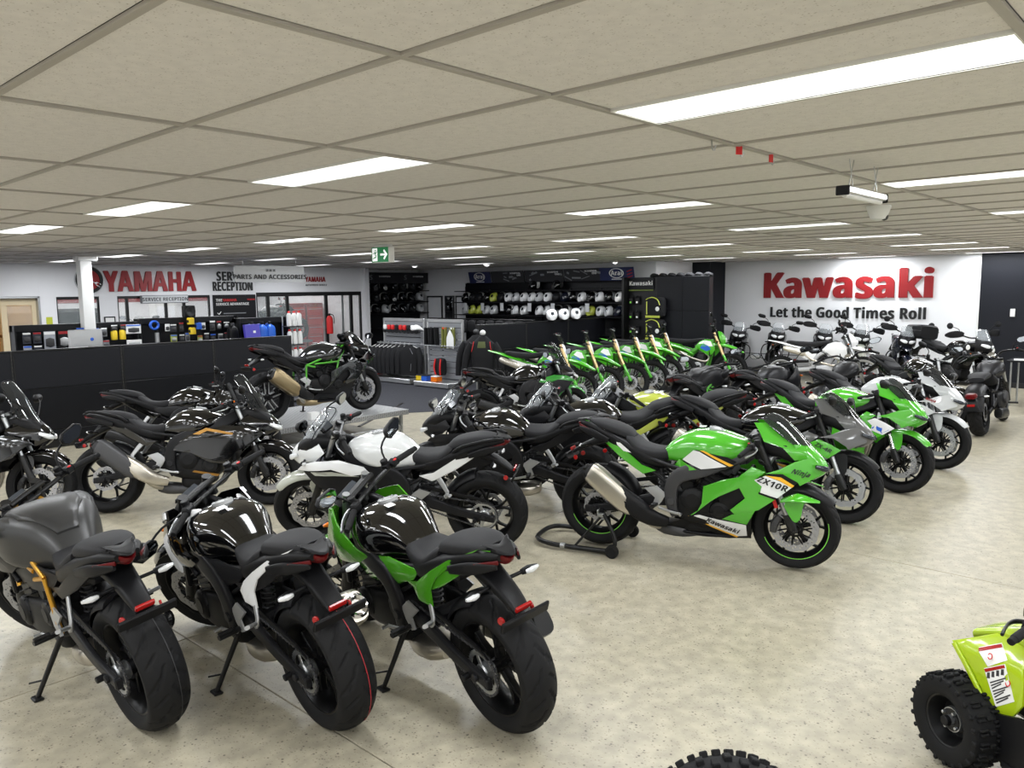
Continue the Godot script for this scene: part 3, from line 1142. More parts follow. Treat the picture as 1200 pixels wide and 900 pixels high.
# c: style and colours; returns the thing standing at the origin
func road_bike(c: Dictionary, label: String, at: Vector3, head: float, lean := -8.0, group := "") -> Node3D:
	var o := holder("motorcycle", label, "motorcycle", at, 0.0, group)
	o.transform = Transform3D(Basis(Vector3.UP, deg_to_rad(head)) * Basis(Vector3.RIGHT, deg_to_rad(lean)), at)
	var st: String = c.style
	var S := steer_x(c.get("steer", 0.0))
	var body: Material = mats[c.get("body", "paint_black")]
	var sport := st == "sport"
	var naked := st == "naked"
	# ---- wheels
	var wm: String = c.get("wheel", "rim_black")
	var fw := {"r": 0.30, "rim": 0.222, "hw": 0.06, "discs": [-0.068, 0.068], "disc_r": 0.158, "mat": wm, "style": c.get("spoke", "cast")}
	var rw := {"r": 0.32, "rim": 0.222, "hw": c.get("rear_hw", 0.09), "discs": [] if c.get("single_arm", false) else [0.085], "disc_r": 0.11, "sprocket": 0.105, "mat": wm, "style": c.get("spoke", "cast"), "na": 260}
	if c.has("tape"):
		fw["tape"] = c.tape
		rw["tape"] = c.tape
	if c.has("line"):
		rw["line"] = c.line
	var f := wheel(o, "front_wheel", FA, fw)
	f.transform = S * f.transform
	wheel(o, "rear_wheel", RA, rw)
	# ---- fork
	var usd: bool = c.get("usd", sport)
	var fk := part(o, "fork", "fork%s" % usd, mats[c.get("fork", "black_metal")], func(b):
		for s in [-1, 1]:
			var z: float = 0.105 * s
			if usd:
				b.sweep([v3(0.445, 0.965, z), v3(0.56, 0.675, z), v3(0.61, 0.55, z)], [v2(0.026, 0.026), v2(0.028, 0.028), v2(0.027, 0.027)], 2.0, 14)
			else:
				b.sweep([v3(0.60, 0.575, z), v3(0.605, 0.56, z), v3(0.685, 0.36, z), v3(0.705, 0.29, z)], [v2(0.027, 0.027), v2(0.029, 0.029), v2(0.028, 0.028), v2(0.02, 0.02)], 2.0, 14)
		)
	fk.transform = S * fk.transform
	var tc := part(o, "triple_clamp", "tclamp", mats["black_metal"], func(b):
		b.box(v3(0.44, 0.935, 0), v3(0.09, 0.03, 0.25), 0.01, Basis(Vector3(0, 0, 1), -0.38))
		b.box(v3(0.51, 0.765, 0), v3(0.09, 0.04, 0.26), 0.012, Basis(Vector3(0, 0, 1), -0.38))
		b.cyl(v3(0.475, 0.85, 0), v3(-0.38, 0.92, 0), 0.02, 0.09, 12))
	tc.transform = S * tc.transform
	var fi := part(o, "fork_tube", "forktube%s" % usd, mats[c.get("fork_tube", "steel")], func(b):
		for s in [-1, 1]:
			var z: float = 0.105 * s
			if usd:
				b.sweep([v3(0.605, 0.56, z), v3(0.68, 0.375, z)], [v2(0.021, 0.021)], 2.0, 12)
			else:
				b.sweep([v3(0.445, 0.965, z), v3(0.60, 0.575, z)], [v2(0.0205, 0.0205)], 2.0, 12))
	fi.transform = S * fi.transform
	var fl := part(o, "fork_lug", "forklug%s" % usd, mats["black_metal"], func(b):
		for s in [-1, 1]:
			var z: float = 0.105 * s
			b.sweep([v3(0.665, 0.41, z), v3(0.70, 0.33, z), v3(0.725, 0.285, z)], [v2(0.026, 0.028), v2(0.026, 0.034), v2(0.022, 0.022)], 2.6, 12, 2)
		b.cyl(v3(0.72, 0.30, 0), Vector3(0, 0, 1), 0.013, 0.135, 12))
	fl.transform = S * fl.transform
	for s in [1, -1]:
		var cp := part(o, "brake_caliper", "caliper%d" % s, mats["engine_grey" if sport else "black_metal"], func(b):
			b.sweep([v3(0.615, 0.385, 0.078 * s), v3(0.585, 0.33, 0.078 * s), v3(0.575, 0.27, 0.078 * s)], [v2(0.024, 0.022), v2(0.03, 0.03), v2(0.024, 0.022)], 3.5, 10, 2)
			bolts(b, v3(0.588, 0.33, 0.078 * s), 0.018, 4, 0.03 * s, 0.007))
		cp.transform = S * cp.transform
	if sport and c.get("red_tag", false):
		var rt := part(fk, "red_tag", "redtag", mats["label_red"], func(b): b.box(v3(0.583, 0.505, 0.137), v3(0.024, 0.10, 0.006), 0.002, Basis(Vector3(0, 0, 1), 0.36)))
		rt.set_meta("label", "red paper tag hung on the fork leg")
	var fm: Material = mats[c.get("fender", c.get("body", "paint_black"))]
	var fe := part(o, "front_fender", "ffender%s" % sport, fm, func(b):
		b.guard(FA, 0.325, 0.078, 0.05, 38, 148, 0.004, 18, 0.35)
		for s in [-1.0, 1.0]:
			b.panel([0.60, 0.56, 0.72, 0.60, 0.735, 0.50, 0.725, 0.42, 0.69, 0.40, 0.655, 0.47] if sport else [0.585, 0.55, 0.66, 0.585, 0.70, 0.54, 0.68, 0.44, 0.65, 0.42], func(x, y): return 0.083 + 0.12 * (0.6 - y) * 0.3, 0.004, 1, 1, s))
	fe.transform = S * fe.transform
	# ---- engine, frame, swingarm
	var cov: Material = mats[c.get("cover", "engine_black")]
	var en := part(o, "engine", "engine", mats["engine_black"], func(b):
		b.body([[-0.17, 0.43, 0.11, 0.07, 0.09, 4], [-0.12, 0.42, 0.15, 0.10, 0.11, 4], [0.02, 0.41, 0.18, 0.11, 0.13, 4], [0.2, 0.40, 0.185, 0.11, 0.13, 4], [0.29, 0.42, 0.15, 0.08, 0.08, 4]], 20, 2)
		var t := Basis(Vector3(0, 0, 1), -0.35)
		b.box(v3(0.17, 0.57, 0), v3(0.20, 0.20, 0.33), 0.02, t)
		for i in 6:
			b.box(v3(0.155 + i * 0.011, 0.50 + i * 0.03, 0), v3(0.225, 0.007, 0.355), 0.003, t)
		b.box(v3(0.22, 0.69, 0), v3(0.19, 0.08, 0.34), 0.03, t)
		b.body([[-0.06, 0.27, 0.08, 0.04, 0.05, 4], [0.0, 0.26, 0.12, 0.05, 0.06, 4], [0.18, 0.27, 0.11, 0.05, 0.05, 4], [0.24, 0.29, 0.08, 0.04, 0.03, 4]], 16, 2)
		b.cyl(v3(-0.02, 0.56, 0.0), Vector3(0, 0, 1), 0.05, 0.15, 16)
		b.box(v3(-0.03, 0.60, 0.0), v3(0.13, 0.10, 0.26), 0.02, t))
	var pcs := [["clutch_cover", v3(0.03, 0.47, 0.175), 0.088, 1], ["generator_cover", v3(0.22, 0.41, 0.175), 0.074, 1], ["generator_cover", v3(0.19, 0.41, -0.175), 0.082, -1], ["sprocket_cover", v3(-0.09, 0.46, -0.145), 0.07, -1]]
	for q in pcs:
		var at2: Vector3 = q[1]
		var r: float = q[2]
		var s: int = q[3]
		part(en, q[0], "cov%s%.2f" % [q[0], at2.z], cov, func(b):
			b.lathe([[0.0, 0.032], [r * 0.55, 0.032], [r * 0.62, 0.026], [r * 0.86, 0.022], [r, 0.008], [r, -0.03]], 28, at2, v3(0, 0, s))
			bolts(b, at2, r * 0.93, 7, 0.012 * s))
	part(o, "radiator", "radiator", mats["engine_black"], func(b):
		var t := Basis(Vector3(0, 0, 1), 0.12)
		b.box(v3(0.415, 0.56, 0), v3(0.028, 0.25, 0.30), 0.008, t)
		for i in 14:
			b.box(v3(0.417 - (i - 6.5) * 0.002, 0.56 + (i - 6.5) * 0.0165, 0), v3(0.036, 0.004, 0.29), 0.001, t)
		for s in [-1, 1]:
			b.box(v3(0.415, 0.56, 0.155 * s), v3(0.036, 0.26, 0.025), 0.008, t))
	part(o, "exhaust_header", "headers", mats[c.get("header", "brushed")], func(b):
		for z in [-0.115, -0.04, 0.04, 0.115]:
			b.sweep([v3(0.27, 0.60, z), v3(0.335, 0.55, z), v3(0.355, 0.44, z * 0.95), v3(0.325, 0.30, z * 0.8), v3(0.23, 0.205, z * 0.6), v3(0.02, 0.185, z * 0.45)], [v2(0.019, 0.019)], 2.0, 10, 4)
		b.body([[-0.28, 0.215, 0.05, 0.04, 0.04, 3], [-0.2, 0.20, 0.1, 0.06, 0.05, 3], [-0.06, 0.19, 0.1, 0.05, 0.045, 3], [0.04, 0.185, 0.06, 0.025, 0.025, 3]], 16, 2))
	var mu: String = c.get("muffler", "sport")
	var mm: Material = mats[c.get("muffler_mat", "brushed")]
	if mu == "sport" or mu == "big":
		var big := 1.22 if mu == "big" else 1.0
		var can := part(o, "muffler", "muffler" + mu, mm, func(b):
			b.sweep([v3(-0.40, 0.375, 0.215), v3(-0.46, 0.41, 0.22), v3(-0.68, 0.59, 0.225), v3(-0.73, 0.625, 0.225)], [v2(0.045, 0.055) * big, v2(0.056, 0.078) * big, v2(0.058, 0.082) * big, v2(0.05, 0.07) * big], 3.4, 18, 2)
			if mu == "big":
				for i in 4:
					b.sweep([v3(-0.44, 0.44 - i * 0.042 + 0.03, 0.278 - absf(i - 1.5) * 0.008), v3(-0.68, 0.635 - i * 0.05 + 0.035, 0.290 - absf(i - 1.5) * 0.008)], [v2(0.009, 0.013)], 2.0, 8))
		part(can, "end_cap", "endcap" + mu, mats["black_metal"], func(b):
			b.sweep([v3(-0.725, 0.62, 0.225), v3(-0.755, 0.645, 0.225)], [v2(0.052, 0.072) * big, v2(0.036, 0.05) * big], 3.4, 16)
			b.cyl(v3(-0.765, 0.653, 0.225), v3(-0.77, 0.64, 0), 0.03, 0.012, 14))
		part(can, "heat_shield", "hshield" + mu, mats[c.get("shield", "plastic")], func(b):
			b.sweep([v3(-0.16, 0.275, 0.15), v3(-0.28, 0.315, 0.20), v3(-0.38, 0.385, 0.222), v3(-0.47, 0.47, 0.225), v3(-0.55, 0.56, 0.215)], [v2(0.03, 0.04), v2(0.045, 0.06), v2(0.05, 0.072), v2(0.045, 0.05), v2(0.02, 0.012)], 3.0, 14, 3)
			bolts(b, v3(-0.36, 0.37, 0.222), 0.05, 3, 0.045))
		part(can, "link_pipe", "lpipe", mats["brushed"], func(b): b.tube([v3(-0.20, 0.21, 0.03), v3(-0.28, 0.24, 0.12), v3(-0.36, 0.33, 0.19), v3(-0.42, 0.38, 0.215)], 0.028, 12, 4))
	elif mu == "can":
		var can := part(o, "muffler", "mufflercan", mm, func(b):
			b.sweep([v3(-0.30, 0.27, 0.17), v3(-0.38, 0.31, 0.21), v3(-0.60, 0.435, 0.235), v3(-0.66, 0.468, 0.235)], [v2(0.04, 0.05), v2(0.06, 0.085), v2(0.064, 0.09), v2(0.05, 0.072)], 3.2, 18, 3))
		part(can, "end_cap", "endcapcan", mats["chrome"], func(b):
			b.lathe([[0.058, -0.03], [0.06, 0.012], [0.048, 0.02], [0.034, 0.012], [0.03, -0.02], [0.0, -0.02]], 22, v3(-0.668, 0.473, 0.235), v3(-0.87, 0.49, 0)))
		part(can, "link_pipe", "lpipecan", mats["brushed"], func(b): b.tube([v3(-0.16, 0.21, 0.05), v3(-0.24, 0.24, 0.13), v3(-0.33, 0.28, 0.18)], 0.028, 10, 3))
	elif mu == "low":
		var can := part(o, "muffler", "mufflerlow", mm, func(b):
			b.sweep([v3(-0.20, 0.25, 0.15), v3(-0.26, 0.27, 0.185), v3(-0.44, 0.335, 0.20), v3(-0.50, 0.36, 0.20)], [v2(0.05, 0.06), v2(0.065, 0.085), v2(0.065, 0.085), v2(0.05, 0.065)], 3.0, 18, 3))
		part(can, "end_cap", "endcaplow", mats["chrome"], func(b):
			b.lathe([[0.062, -0.02], [0.066, 0.012], [0.05, 0.022], [0.035, 0.012], [0.03, -0.03]], 20, v3(-0.505, 0.362, 0.20), v3(-0.94, 0.34, 0)))
	elif mu == "street":
		var can := part(o, "muffler", "mufflerst", mm, func(b):
			b.sweep([v3(-0.30, 0.27, 0.19), v3(-0.40, 0.30, 0.205), v3(-0.74, 0.43, 0.21), v3(-0.80, 0.455, 0.21)], [v2(0.03, 0.035), v2(0.055, 0.068), v2(0.056, 0.07), v2(0.045, 0.058)], 3.0, 16, 2))
		part(can, "heat_shield", "hshst", mats["plastic"], func(b): b.sweep([v3(-0.22, 0.26, 0.18), v3(-0.36, 0.30, 0.225), v3(-0.5, 0.36, 0.235)], [v2(0.03, 0.03), v2(0.045, 0.055), v2(0.03, 0.04)], 3.0, 12, 3))
	var fr := mats[c.get("frame", "frame_black")] as Material
	if c.get("trellis", false):
		part(o, "trellis_frame", "trellis", fr, func(b):
			for s in [-1, 1]:
				var n1 := v3(-0.22, 0.69, 0.165 * s)
				for seg in [[n1, v3(0.14, 0.80, 0.15 * s)], [n1, v3(-0.24, 0.40, 0.16 * s)], [n1, v3(-0.10, 0.66, 0.175 * s)], [v3(-0.10, 0.70, 0.17 * s), v3(0.26, 0.71, 0.16 * s)], [v3(0.14, 0.80, 0.15 * s), v3(0.16, 0.70, 0.165 * s)], [v3(0.26, 0.71, 0.16 * s), v3(0.42, 0.84, 0.05 * s)], [v3(0.14, 0.80, 0.15 * s), v3(0.42, 0.92, 0.05 * s)], [v3(0.26, 0.71, 0.16 * s), v3(0.20, 0.55, 0.18 * s)]]:
					b.tube(seg, 0.0125, 10))
	else:
		part(o, "frame", "frame_spar", fr, func(b):
			for s in [-1, 1]:
				b.sweep([v3(0.43, 0.855, 0.05 * s), v3(0.31, 0.79, 0.12 * s), v3(0.10, 0.70, 0.172 * s), v3(-0.06, 0.645, 0.178 * s), v3(-0.125, 0.56, 0.172 * s), v3(-0.13, 0.43, 0.16 * s), v3(-0.10, 0.33, 0.15 * s)], [v2(0.02, 0.05), v2(0.02, 0.055), v2(0.02, 0.058), v2(0.02, 0.055), v2(0.02, 0.05), v2(0.02, 0.045), v2(0.018, 0.03)], 4.0, 12, 3)
				b.cyl(v3(-0.13, 0.44, 0.18 * s), Vector3(0, 0, 1), 0.028, 0.012, 16)
			b.cyl(v3(0.44, 0.85, 0), v3(-0.407, 0.914, 0), 0.04, 0.08, 16))
	part(o, "subframe", "subframe", mats["frame_black"], func(b):
		for s in [-1, 1]:
			b.tube([v3(-0.06, 0.68, 0.15 * s), v3(-0.30, 0.735, 0.12 * s), v3(-0.66, 0.86, 0.085 * s)], 0.014, 8, 3)
			b.tube([v3(-0.12, 0.53, 0.14 * s), v3(-0.34, 0.68, 0.12 * s), v3(-0.60, 0.83, 0.09 * s)], 0.012, 8, 3)
		b.box(v3(-0.40, 0.72, 0), v3(0.34, 0.09, 0.15), 0.02, Basis(Vector3(0, 0, 1), -0.36)))
	var single: bool = c.get("single_arm", false)
	part(o, "swingarm", "swingarm%s" % single, mats[c.get("arm", "frame_black")], func(b):
		for s in ([-1] if single else [-1, 1]):
			b.sweep([v3(-0.13, 0.44, 0.10 * s), v3(-0.30, 0.425, 0.125 * s), v3(-0.55, 0.355, 0.132 * s), v3(-0.78, 0.31, 0.132 * s)], [v2(0.022, 0.05), v2(0.018, 0.045), v2(0.016, 0.034), v2(0.014, 0.028)], 4.0, 12, 3)
			b.cyl(v3(-0.72, 0.32, 0.15 * s), Vector3(0, 0, 1), 0.02, 0.012, 6)
			b.box(v3(-0.79, 0.31, 0.132 * s), v3(0.03, 0.05, 0.034), 0.005)
		b.box(v3(-0.31, 0.43, 0), v3(0.08, 0.08, 0.24), 0.02)
		b.cyl(v3(-0.72, 0.32, 0), Vector3(0, 0, 1), 0.014, 0.15, 12))
	part(o, "paddock_bobbin", "bobbin%s" % single, mats["plastic"], func(b):
		for s in ([-1] if single else [-1, 1]):
			b.cyl(v3(-0.66, 0.305, 0.16 * s), Vector3(0, 0, 1), 0.016, 0.02, 12))
	chain(o, v3(-0.09, 0.46, -0.105), RA, 0.035, 0.105)
	part(o, "chain_guard", "cguard", mats["plastic"], func(b): b.panel([-0.20, 0.545, -0.30, 0.555, -0.72, 0.465, -0.80, 0.42, -0.74, 0.44, -0.30, 0.52], func(_x, _y): return 0.125, 0.012, 1, 0, -1.0))
	part(o, "rear_hugger", "hugger", mats["plastic"], func(b): b.guard(RA, 0.35, 0.10, 0.05, 20, 78, 0.004, 12, 0.2))
	part(o, "shock", "shock", mats["engine_grey"], func(b):
		b.tube([v3(-0.21, 0.40, 0), v3(-0.25, 0.66, 0)], 0.02, 10)
		var pts := []
		for i in 57:
			var a := TAU * i / 8.0
			pts.append(v3(-0.215 - 0.03 * i / 56.0 + cos(a) * 0.034, 0.43 + 0.2 * i / 56.0, sin(a) * 0.034))
		b.tube(pts, 0.006, 6))
	part(o, "rear_caliper", "rcal", mats["black_metal"], func(b): b.sweep([v3(-0.65, 0.43, 0.085), v3(-0.61, 0.38, 0.085)], [v2(0.022, 0.025)], 3.0, 10))
	for s in [1, -1]:
		var hg := part(o, "footrest_hanger", "hanger%d" % s, mats[c.get("hanger", "cast_alu")], func(b): b.panel([-0.33, 0.52, -0.24, 0.545, -0.17, 0.49, -0.20, 0.43, -0.235, 0.385, -0.27, 0.40, -0.25, 0.455], func(_x, _y): return 0.175, 0.014, 1, 0, float(s)))
		part(hg, "footrest", "peg%d" % s, mats["black_metal"], func(b):
			b.sweep([v3(-0.235, 0.41, 0.17 * s), v3(-0.24, 0.41, 0.20 * s), v3(-0.245, 0.412, 0.285 * s)], [v2(0.010, 0.012), v2(0.014, 0.013), v2(0.016, 0.011)], 3.0, 10)
			b.box(v3(-0.242, 0.427, 0.245 * s), v3(0.028, 0.01, 0.075), 0.003))
		part(hg, "foot_lever", "flev%d" % s, mats["steel"], func(b):
			b.sweep([v3(-0.22, 0.39, 0.185 * s), v3(-0.12, 0.365, 0.19 * s), v3(-0.055, 0.36, 0.20 * s)], [v2(0.006, 0.01)], 3.0, 8, 2)
			b.cyl(v3(-0.05, 0.36, 0.215 * s), Vector3(0, 0, 1), 0.009, 0.022, 8))
		if not sport:
			part(hg, "pillion_peg", "ppeg%d" % s, mats["cast_alu"], func(b):
				b.sweep([v3(-0.36, 0.66, 0.12 * s), v3(-0.46, 0.53, 0.165 * s), v3(-0.44, 0.49, 0.17 * s)], [v2(0.008, 0.024), v2(0.008, 0.016), v2(0.01, 0.016)], 3.0, 8, 2)
				b.sweep([v3(-0.45, 0.505, 0.17 * s), v3(-0.50, 0.53, 0.235 * s)], [v2(0.015, 0.010)], 3.0, 8))
	if lean != 0.0:
		part(o, "side_stand", "sidestand", mats["black_metal"], func(b):
			b.sweep([v3(-0.10, 0.33, -0.13), v3(-0.06, 0.06, -0.29)], [v2(0.014, 0.012), v2(0.011, 0.010)], 3.0, 10)
			b.box(v3(-0.06, 0.053, -0.295), v3(0.07, 0.012, 0.045), 0.005, Basis(Vector3.RIGHT, 0.14))
			b.tube([v3(-0.06, 0.13, -0.25), v3(-0.005, 0.12, -0.30)], 0.005, 6)
			b.tube([v3(-0.07, 0.29, -0.145), v3(-0.055, 0.17, -0.21)], 0.009, 8))
	# ---- tank, seat, tail
	if c.get("tank_shape", "round") == "edgy":
		part(o, "fuel_tank", "tank_edgy", mats[c.get("tank", "paint_black")], func(b):
			b.body([[-0.23, 0.76, 0.085, 0.05, 0.06, 3.0], [-0.15, 0.79, 0.12, 0.10, 0.07, 3.2], [-0.05, 0.80, 0.165, 0.15, 0.10, 3.6], [0.10, 0.81, 0.225, 0.17, 0.11, 3.6], [0.24, 0.82, 0.235, 0.15, 0.10, 3.6], [0.34, 0.835, 0.19, 0.11, 0.08, 3.4], [0.41, 0.85, 0.11, 0.06, 0.05, 3]], 32, 4)
			for s in [-1, 1]:   # raised knuckles along the top edges
				b.body([[-0.14, 0.84, 0.03, 0.02, 0.05, 2.2, 0.085 * s], [0.0, 0.885, 0.05, 0.045, 0.06, 2.4, 0.12 * s], [0.16, 0.91, 0.06, 0.055, 0.08, 2.6, 0.165 * s], [0.29, 0.90, 0.05, 0.045, 0.06, 2.6, 0.165 * s], [0.38, 0.88, 0.025, 0.02, 0.03, 2.2, 0.13 * s]], 16, 3))
	else:
		part(o, "fuel_tank", "tank_round", mats[c.get("tank", "paint_black")], func(b):
			b.body([[-0.22, 0.75, 0.075, 0.045, 0.05, 2.4], [-0.15, 0.78, 0.11, 0.09, 0.07, 2.4], [-0.04, 0.79, 0.155, 0.15, 0.09, 2.5], [0.08, 0.80, 0.20, 0.165, 0.10, 2.6], [0.20, 0.81, 0.20, 0.15, 0.09, 2.6], [0.31, 0.83, 0.16, 0.10, 0.07, 2.5], [0.385, 0.85, 0.10, 0.055, 0.05, 2.3], [0.42, 0.855, 0.04, 0.02, 0.02, 2.2]], 32, 4))
	if c.get("tank_shape", "round") == "edgy":
		part(o, "fuel_tank_top", "ttop", mats[c.get("tank", "paint_black")], func(b):
			b.T = Transform3D(Basis(Vector3.RIGHT, -PI / 2), Vector3.ZERO)
			b.panel([-0.15, 0.05, -0.04, 0.095, 0.06, 0.15, 0.24, 0.165, 0.33, 0.12, 0.35, 0.0, 0.33, -0.12, 0.24, -0.165, 0.06, -0.15, -0.04, -0.095, -0.15, -0.05], func(x, y): return 0.997 - (1.1 if x < 0.13 else 0.7) * (x - 0.13) * (x - 0.13) - 0.5 * y * y, 0.03, 3))
		for s in [-1, 1]:
			part(o, "tank_shoulder", "tshould%d" % s, mats["satin_black"], func(b): b.body([[0.10, 0.83, 0.02, 0.02, 0.04, 3, 0.205 * s], [0.20, 0.85, 0.045, 0.04, 0.07, 3.4, 0.215 * s], [0.34, 0.865, 0.05, 0.035, 0.08, 3.4, 0.205 * s], [0.42, 0.85, 0.02, 0.015, 0.03, 3, 0.17 * s]], 14, 2))
	part(o, "fuel_cap", "fuelcap", mats["cast_alu"], func(b):
		var ax := v3(0.22, 1, 0)
		var p := v3(0.16, 0.965, 0)
		b.lathe([[0.055, -0.02], [0.055, 0.006], [0.049, 0.010], [0.041, 0.010], [0.039, 0.004], [0.030, 0.004], [0.028, 0.009], [0.0, 0.009]], 28, p, ax)
		for i in 6:
			var a := TAU * i / 6
			b.cyl(p + v3(cos(a) * 0.045 , 0.011 - cos(a) * 0.045 * 0.22, sin(a) * 0.045), ax, 0.004, 0.003, 6))
	part(o, "tank_label", "tanklabel", mats["label_white"], func(b): b.box(v3(0.05, 0.972, -0.045), v3(0.05, 0.003, 0.045), 0.001, Basis(Vector3(0, 0, 1), 0.05)))
	part(o, "rider_seat", "seat_rider", mats["seat"], func(b):
		b.body([[-0.10, 0.755, 0.06, 0.03, 0.03, 2.6], [-0.16, 0.765, 0.095, 0.045, 0.045, 2.8], [-0.27, 0.765, 0.125, 0.042, 0.06, 3.0], [-0.38, 0.785, 0.14, 0.045, 0.07, 3.0], [-0.45, 0.83, 0.13, 0.055, 0.07, 2.8], [-0.49, 0.87, 0.11, 0.035, 0.05, 2.5]], 24, 3))
	var high: float = c.get("seat_lift", 0.0)
	part(o, "pillion_seat", "seat_pillion", mats["seat"], func(b):
		b.body([[-0.44, 0.855, 0.065, 0.03, 0.03, 2.4], [-0.49, 0.885, 0.10, 0.05, 0.03, 2.6], [-0.60, 0.925, 0.115, 0.05, 0.035, 2.8], [-0.72, 0.955, 0.10, 0.04, 0.03, 2.8], [-0.80, 0.972, 0.06, 0.022, 0.02, 2.4]], 24, 3))
	var tl: Material = mats[c.get("tail_base", "plastic")]
	part(o, "tail_cowl", "tail_base%s" % sport, tl, func(b):
		b.body([[-0.20, 0.70, 0.10, 0.05, 0.05, 3.0], [-0.34, 0.745, 0.145, 0.05, 0.075, 3.0], [-0.48, 0.815, 0.14, 0.05, 0.085, 2.8], [-0.64, 0.89, 0.125, 0.045, 0.07, 2.8], [-0.78, 0.945, 0.10, 0.035, 0.05, 2.8], [-0.87, 0.965, 0.055, 0.015, 0.025, 2.6]], 24, 3))
	var tp: Material = mats[c.get("tail", c.get("body", "paint_black"))]
	both(o, "tail_panel", "tailp", tp, [-0.25, 0.655, -0.36, 0.69, -0.47, 0.775, -0.60, 0.875, -0.74, 0.965, -0.83, 0.985, -0.80, 0.935, -0.66, 0.83, -0.52, 0.72, -0.35, 0.62], func(x, y): return 0.158 - 0.10 * pow(clampf((-0.32 - x) / 0.52, 0, 1), 1.6) - 0.25 * absf(y - (0.655 - 0.62 * (x + 0.25))) * 0.4, 0.01, 2, 0)
	if c.has("tail_deco"):
		both(o, "tail_decal", "taildeco", mats[c.tail_deco], [-0.44, 0.775, -0.60, 0.893, -0.71, 0.955, -0.62, 0.875, -0.50, 0.78], func(x, y): return 0.162 - 0.10 * pow(clampf((-0.32 - x) / 0.52, 0, 1), 1.6) - 0.25 * absf(y - (0.655 - 0.62 * (x + 0.25))) * 0.4, 0.003, 1)
	part(o, "tail_light", "taillight", mats["red_lens"], func(b):
		shell_arc(b, [[-0.893, 0.958, 0.050, -0.06, -0.02], [-0.885, 0.938, 0.058, -0.065, -0.03], [-0.86, 0.918, 0.050, -0.05, -0.02]], 0.012, 3, 6)
		for s in [-1, 1]:
			b.sweep([v3(-0.875, 0.945, 0.055 * s), v3(-0.78, 0.925, 0.115 * s)], [v2(0.004, 0.010), v2(0.003, 0.005)], 2.4, 8))
	part(o, "tail_surround", "tailsur", mats["plastic"], func(b):
		shell_arc(b, [[-0.905, 0.975, 0.055, -0.08, -0.01], [-0.895, 0.985, 0.055, -0.08, -0.01], [-0.84, 0.99, 0.075, -0.06, -0.01]], 0.010, 2, 6)
		for s in [-1, 1]:
			b.sweep([v3(-0.87, 0.925, 0.06 * s), v3(-0.76, 0.90, 0.118 * s), v3(-0.62, 0.85, 0.14 * s)], [v2(0.008, 0.012), v2(0.012, 0.03), v2(0.008, 0.02)], 3.0, 10, 3))
	# ---- plate carrier
	var pl := part(o, "plate_carrier", "platecar", mats["plastic"], func(b):
		b.sweep([v3(-0.64, 0.85, 0), v3(-0.75, 0.82, 0), v3(-0.87, 0.765, 0), v3(-0.94, 0.72, 0)], [v2(0.075, 0.03), v2(0.06, 0.028), v2(0.05, 0.022), v2(0.04, 0.012)], 3.4, 14, 3)
		b.box(v3(-0.96, 0.70, 0), v3(0.016, 0.055, 0.26), 0.006, Basis(Vector3(0, 0, 1), 0.35))
		b.box(v3(-0.955, 0.685, 0), v3(0.010, 0.03, 0.20), 0.004, Basis(Vector3(0, 0, 1), 0.35)))
	part(pl, "reflector", "platerefl", mats["red_reflector"], func(b): b.box(v3(-0.952, 0.745, 0), v3(0.014, 0.026, 0.085), 0.003, Basis(Vector3(0, 0, 1), 0.35)))
	part(pl, "side_reflector", "siderefl", mats["red_reflector"], func(b):
		for s in [-1, 1]:
			b.cyl(v3(-0.90, 0.69, 0.085 * s), v3(-0.3, 0.1, s), 0.018, 0.006, 16))
	indicator(o, "rind", v3(-0.79, 0.795, 0.05), v3(-0.82, 0.81, 0.20))
	# ---- cables and hoses
	var cb := part(o, "hose", "hoses", mats["plastic"], func(b):
		b.tube([v3(0.46, 0.88, 0.06), v3(0.54, 0.75, 0.13), v3(0.60, 0.55, 0.13), v3(0.60, 0.40, 0.10)], 0.006, 6, 4)
		b.tube([v3(0.46, 0.88, -0.06), v3(0.54, 0.75, -0.13), v3(0.60, 0.55, -0.13), v3(0.60, 0.40, -0.10)], 0.006, 6, 4)
		b.tube([v3(0.36, 0.60, 0.12), v3(0.30, 0.47, 0.17), v3(0.20, 0.44, 0.18)], 0.014, 8, 4)
		b.tube([v3(0.36, 0.64, -0.12), v3(0.26, 0.64, -0.18), v3(0.18, 0.58, -0.18)], 0.014, 8, 4)
		b.tube([v3(0.10, 0.68, 0.14), v3(-0.02, 0.62, 0.15), v3(-0.12, 0.62, 0.12)], 0.009, 6, 3))
	if sport:
		sport_dress(o, c, S)
	elif naked:
		naked_dress(o, c, S)
	else:
		street_dress(o, c, S)
	if not sport:   # these tails sit lower than the sports tail, the tank shorter and farther back
		for q in o.get_children():
			if str(q.name).begins_with("fuel_tank") or str(q.name).begins_with("fuel_cap") or str(q.name).begins_with("tank_label") or str(q.name).begins_with("tank_trim"):
				q.transform = Transform3D(Basis.from_scale(v3(0.92, 1, 1)), v3(-0.035, -0.03, 0)) * q.transform
		var low := Transform3D(Basis.IDENTITY, v3(-0.15, 0.72, 0)) * Transform3D(Basis(Vector3(0, 0, 1), 0.085), Vector3.ZERO) * Transform3D(Basis.IDENTITY, v3(0.15, -0.72, 0))
		for q in o.get_children():
			for w in ["pillion_seat", "tail_", "plate_carrier", "grab_rail", "subframe", "rider_seat"]:
				if str(q.name).begins_with(w):
					q.transform = low * q.transform
			if str(q.name).begins_with("indicator") and q.has_meta("rear"):
				q.transform = low * q.transform
	return o


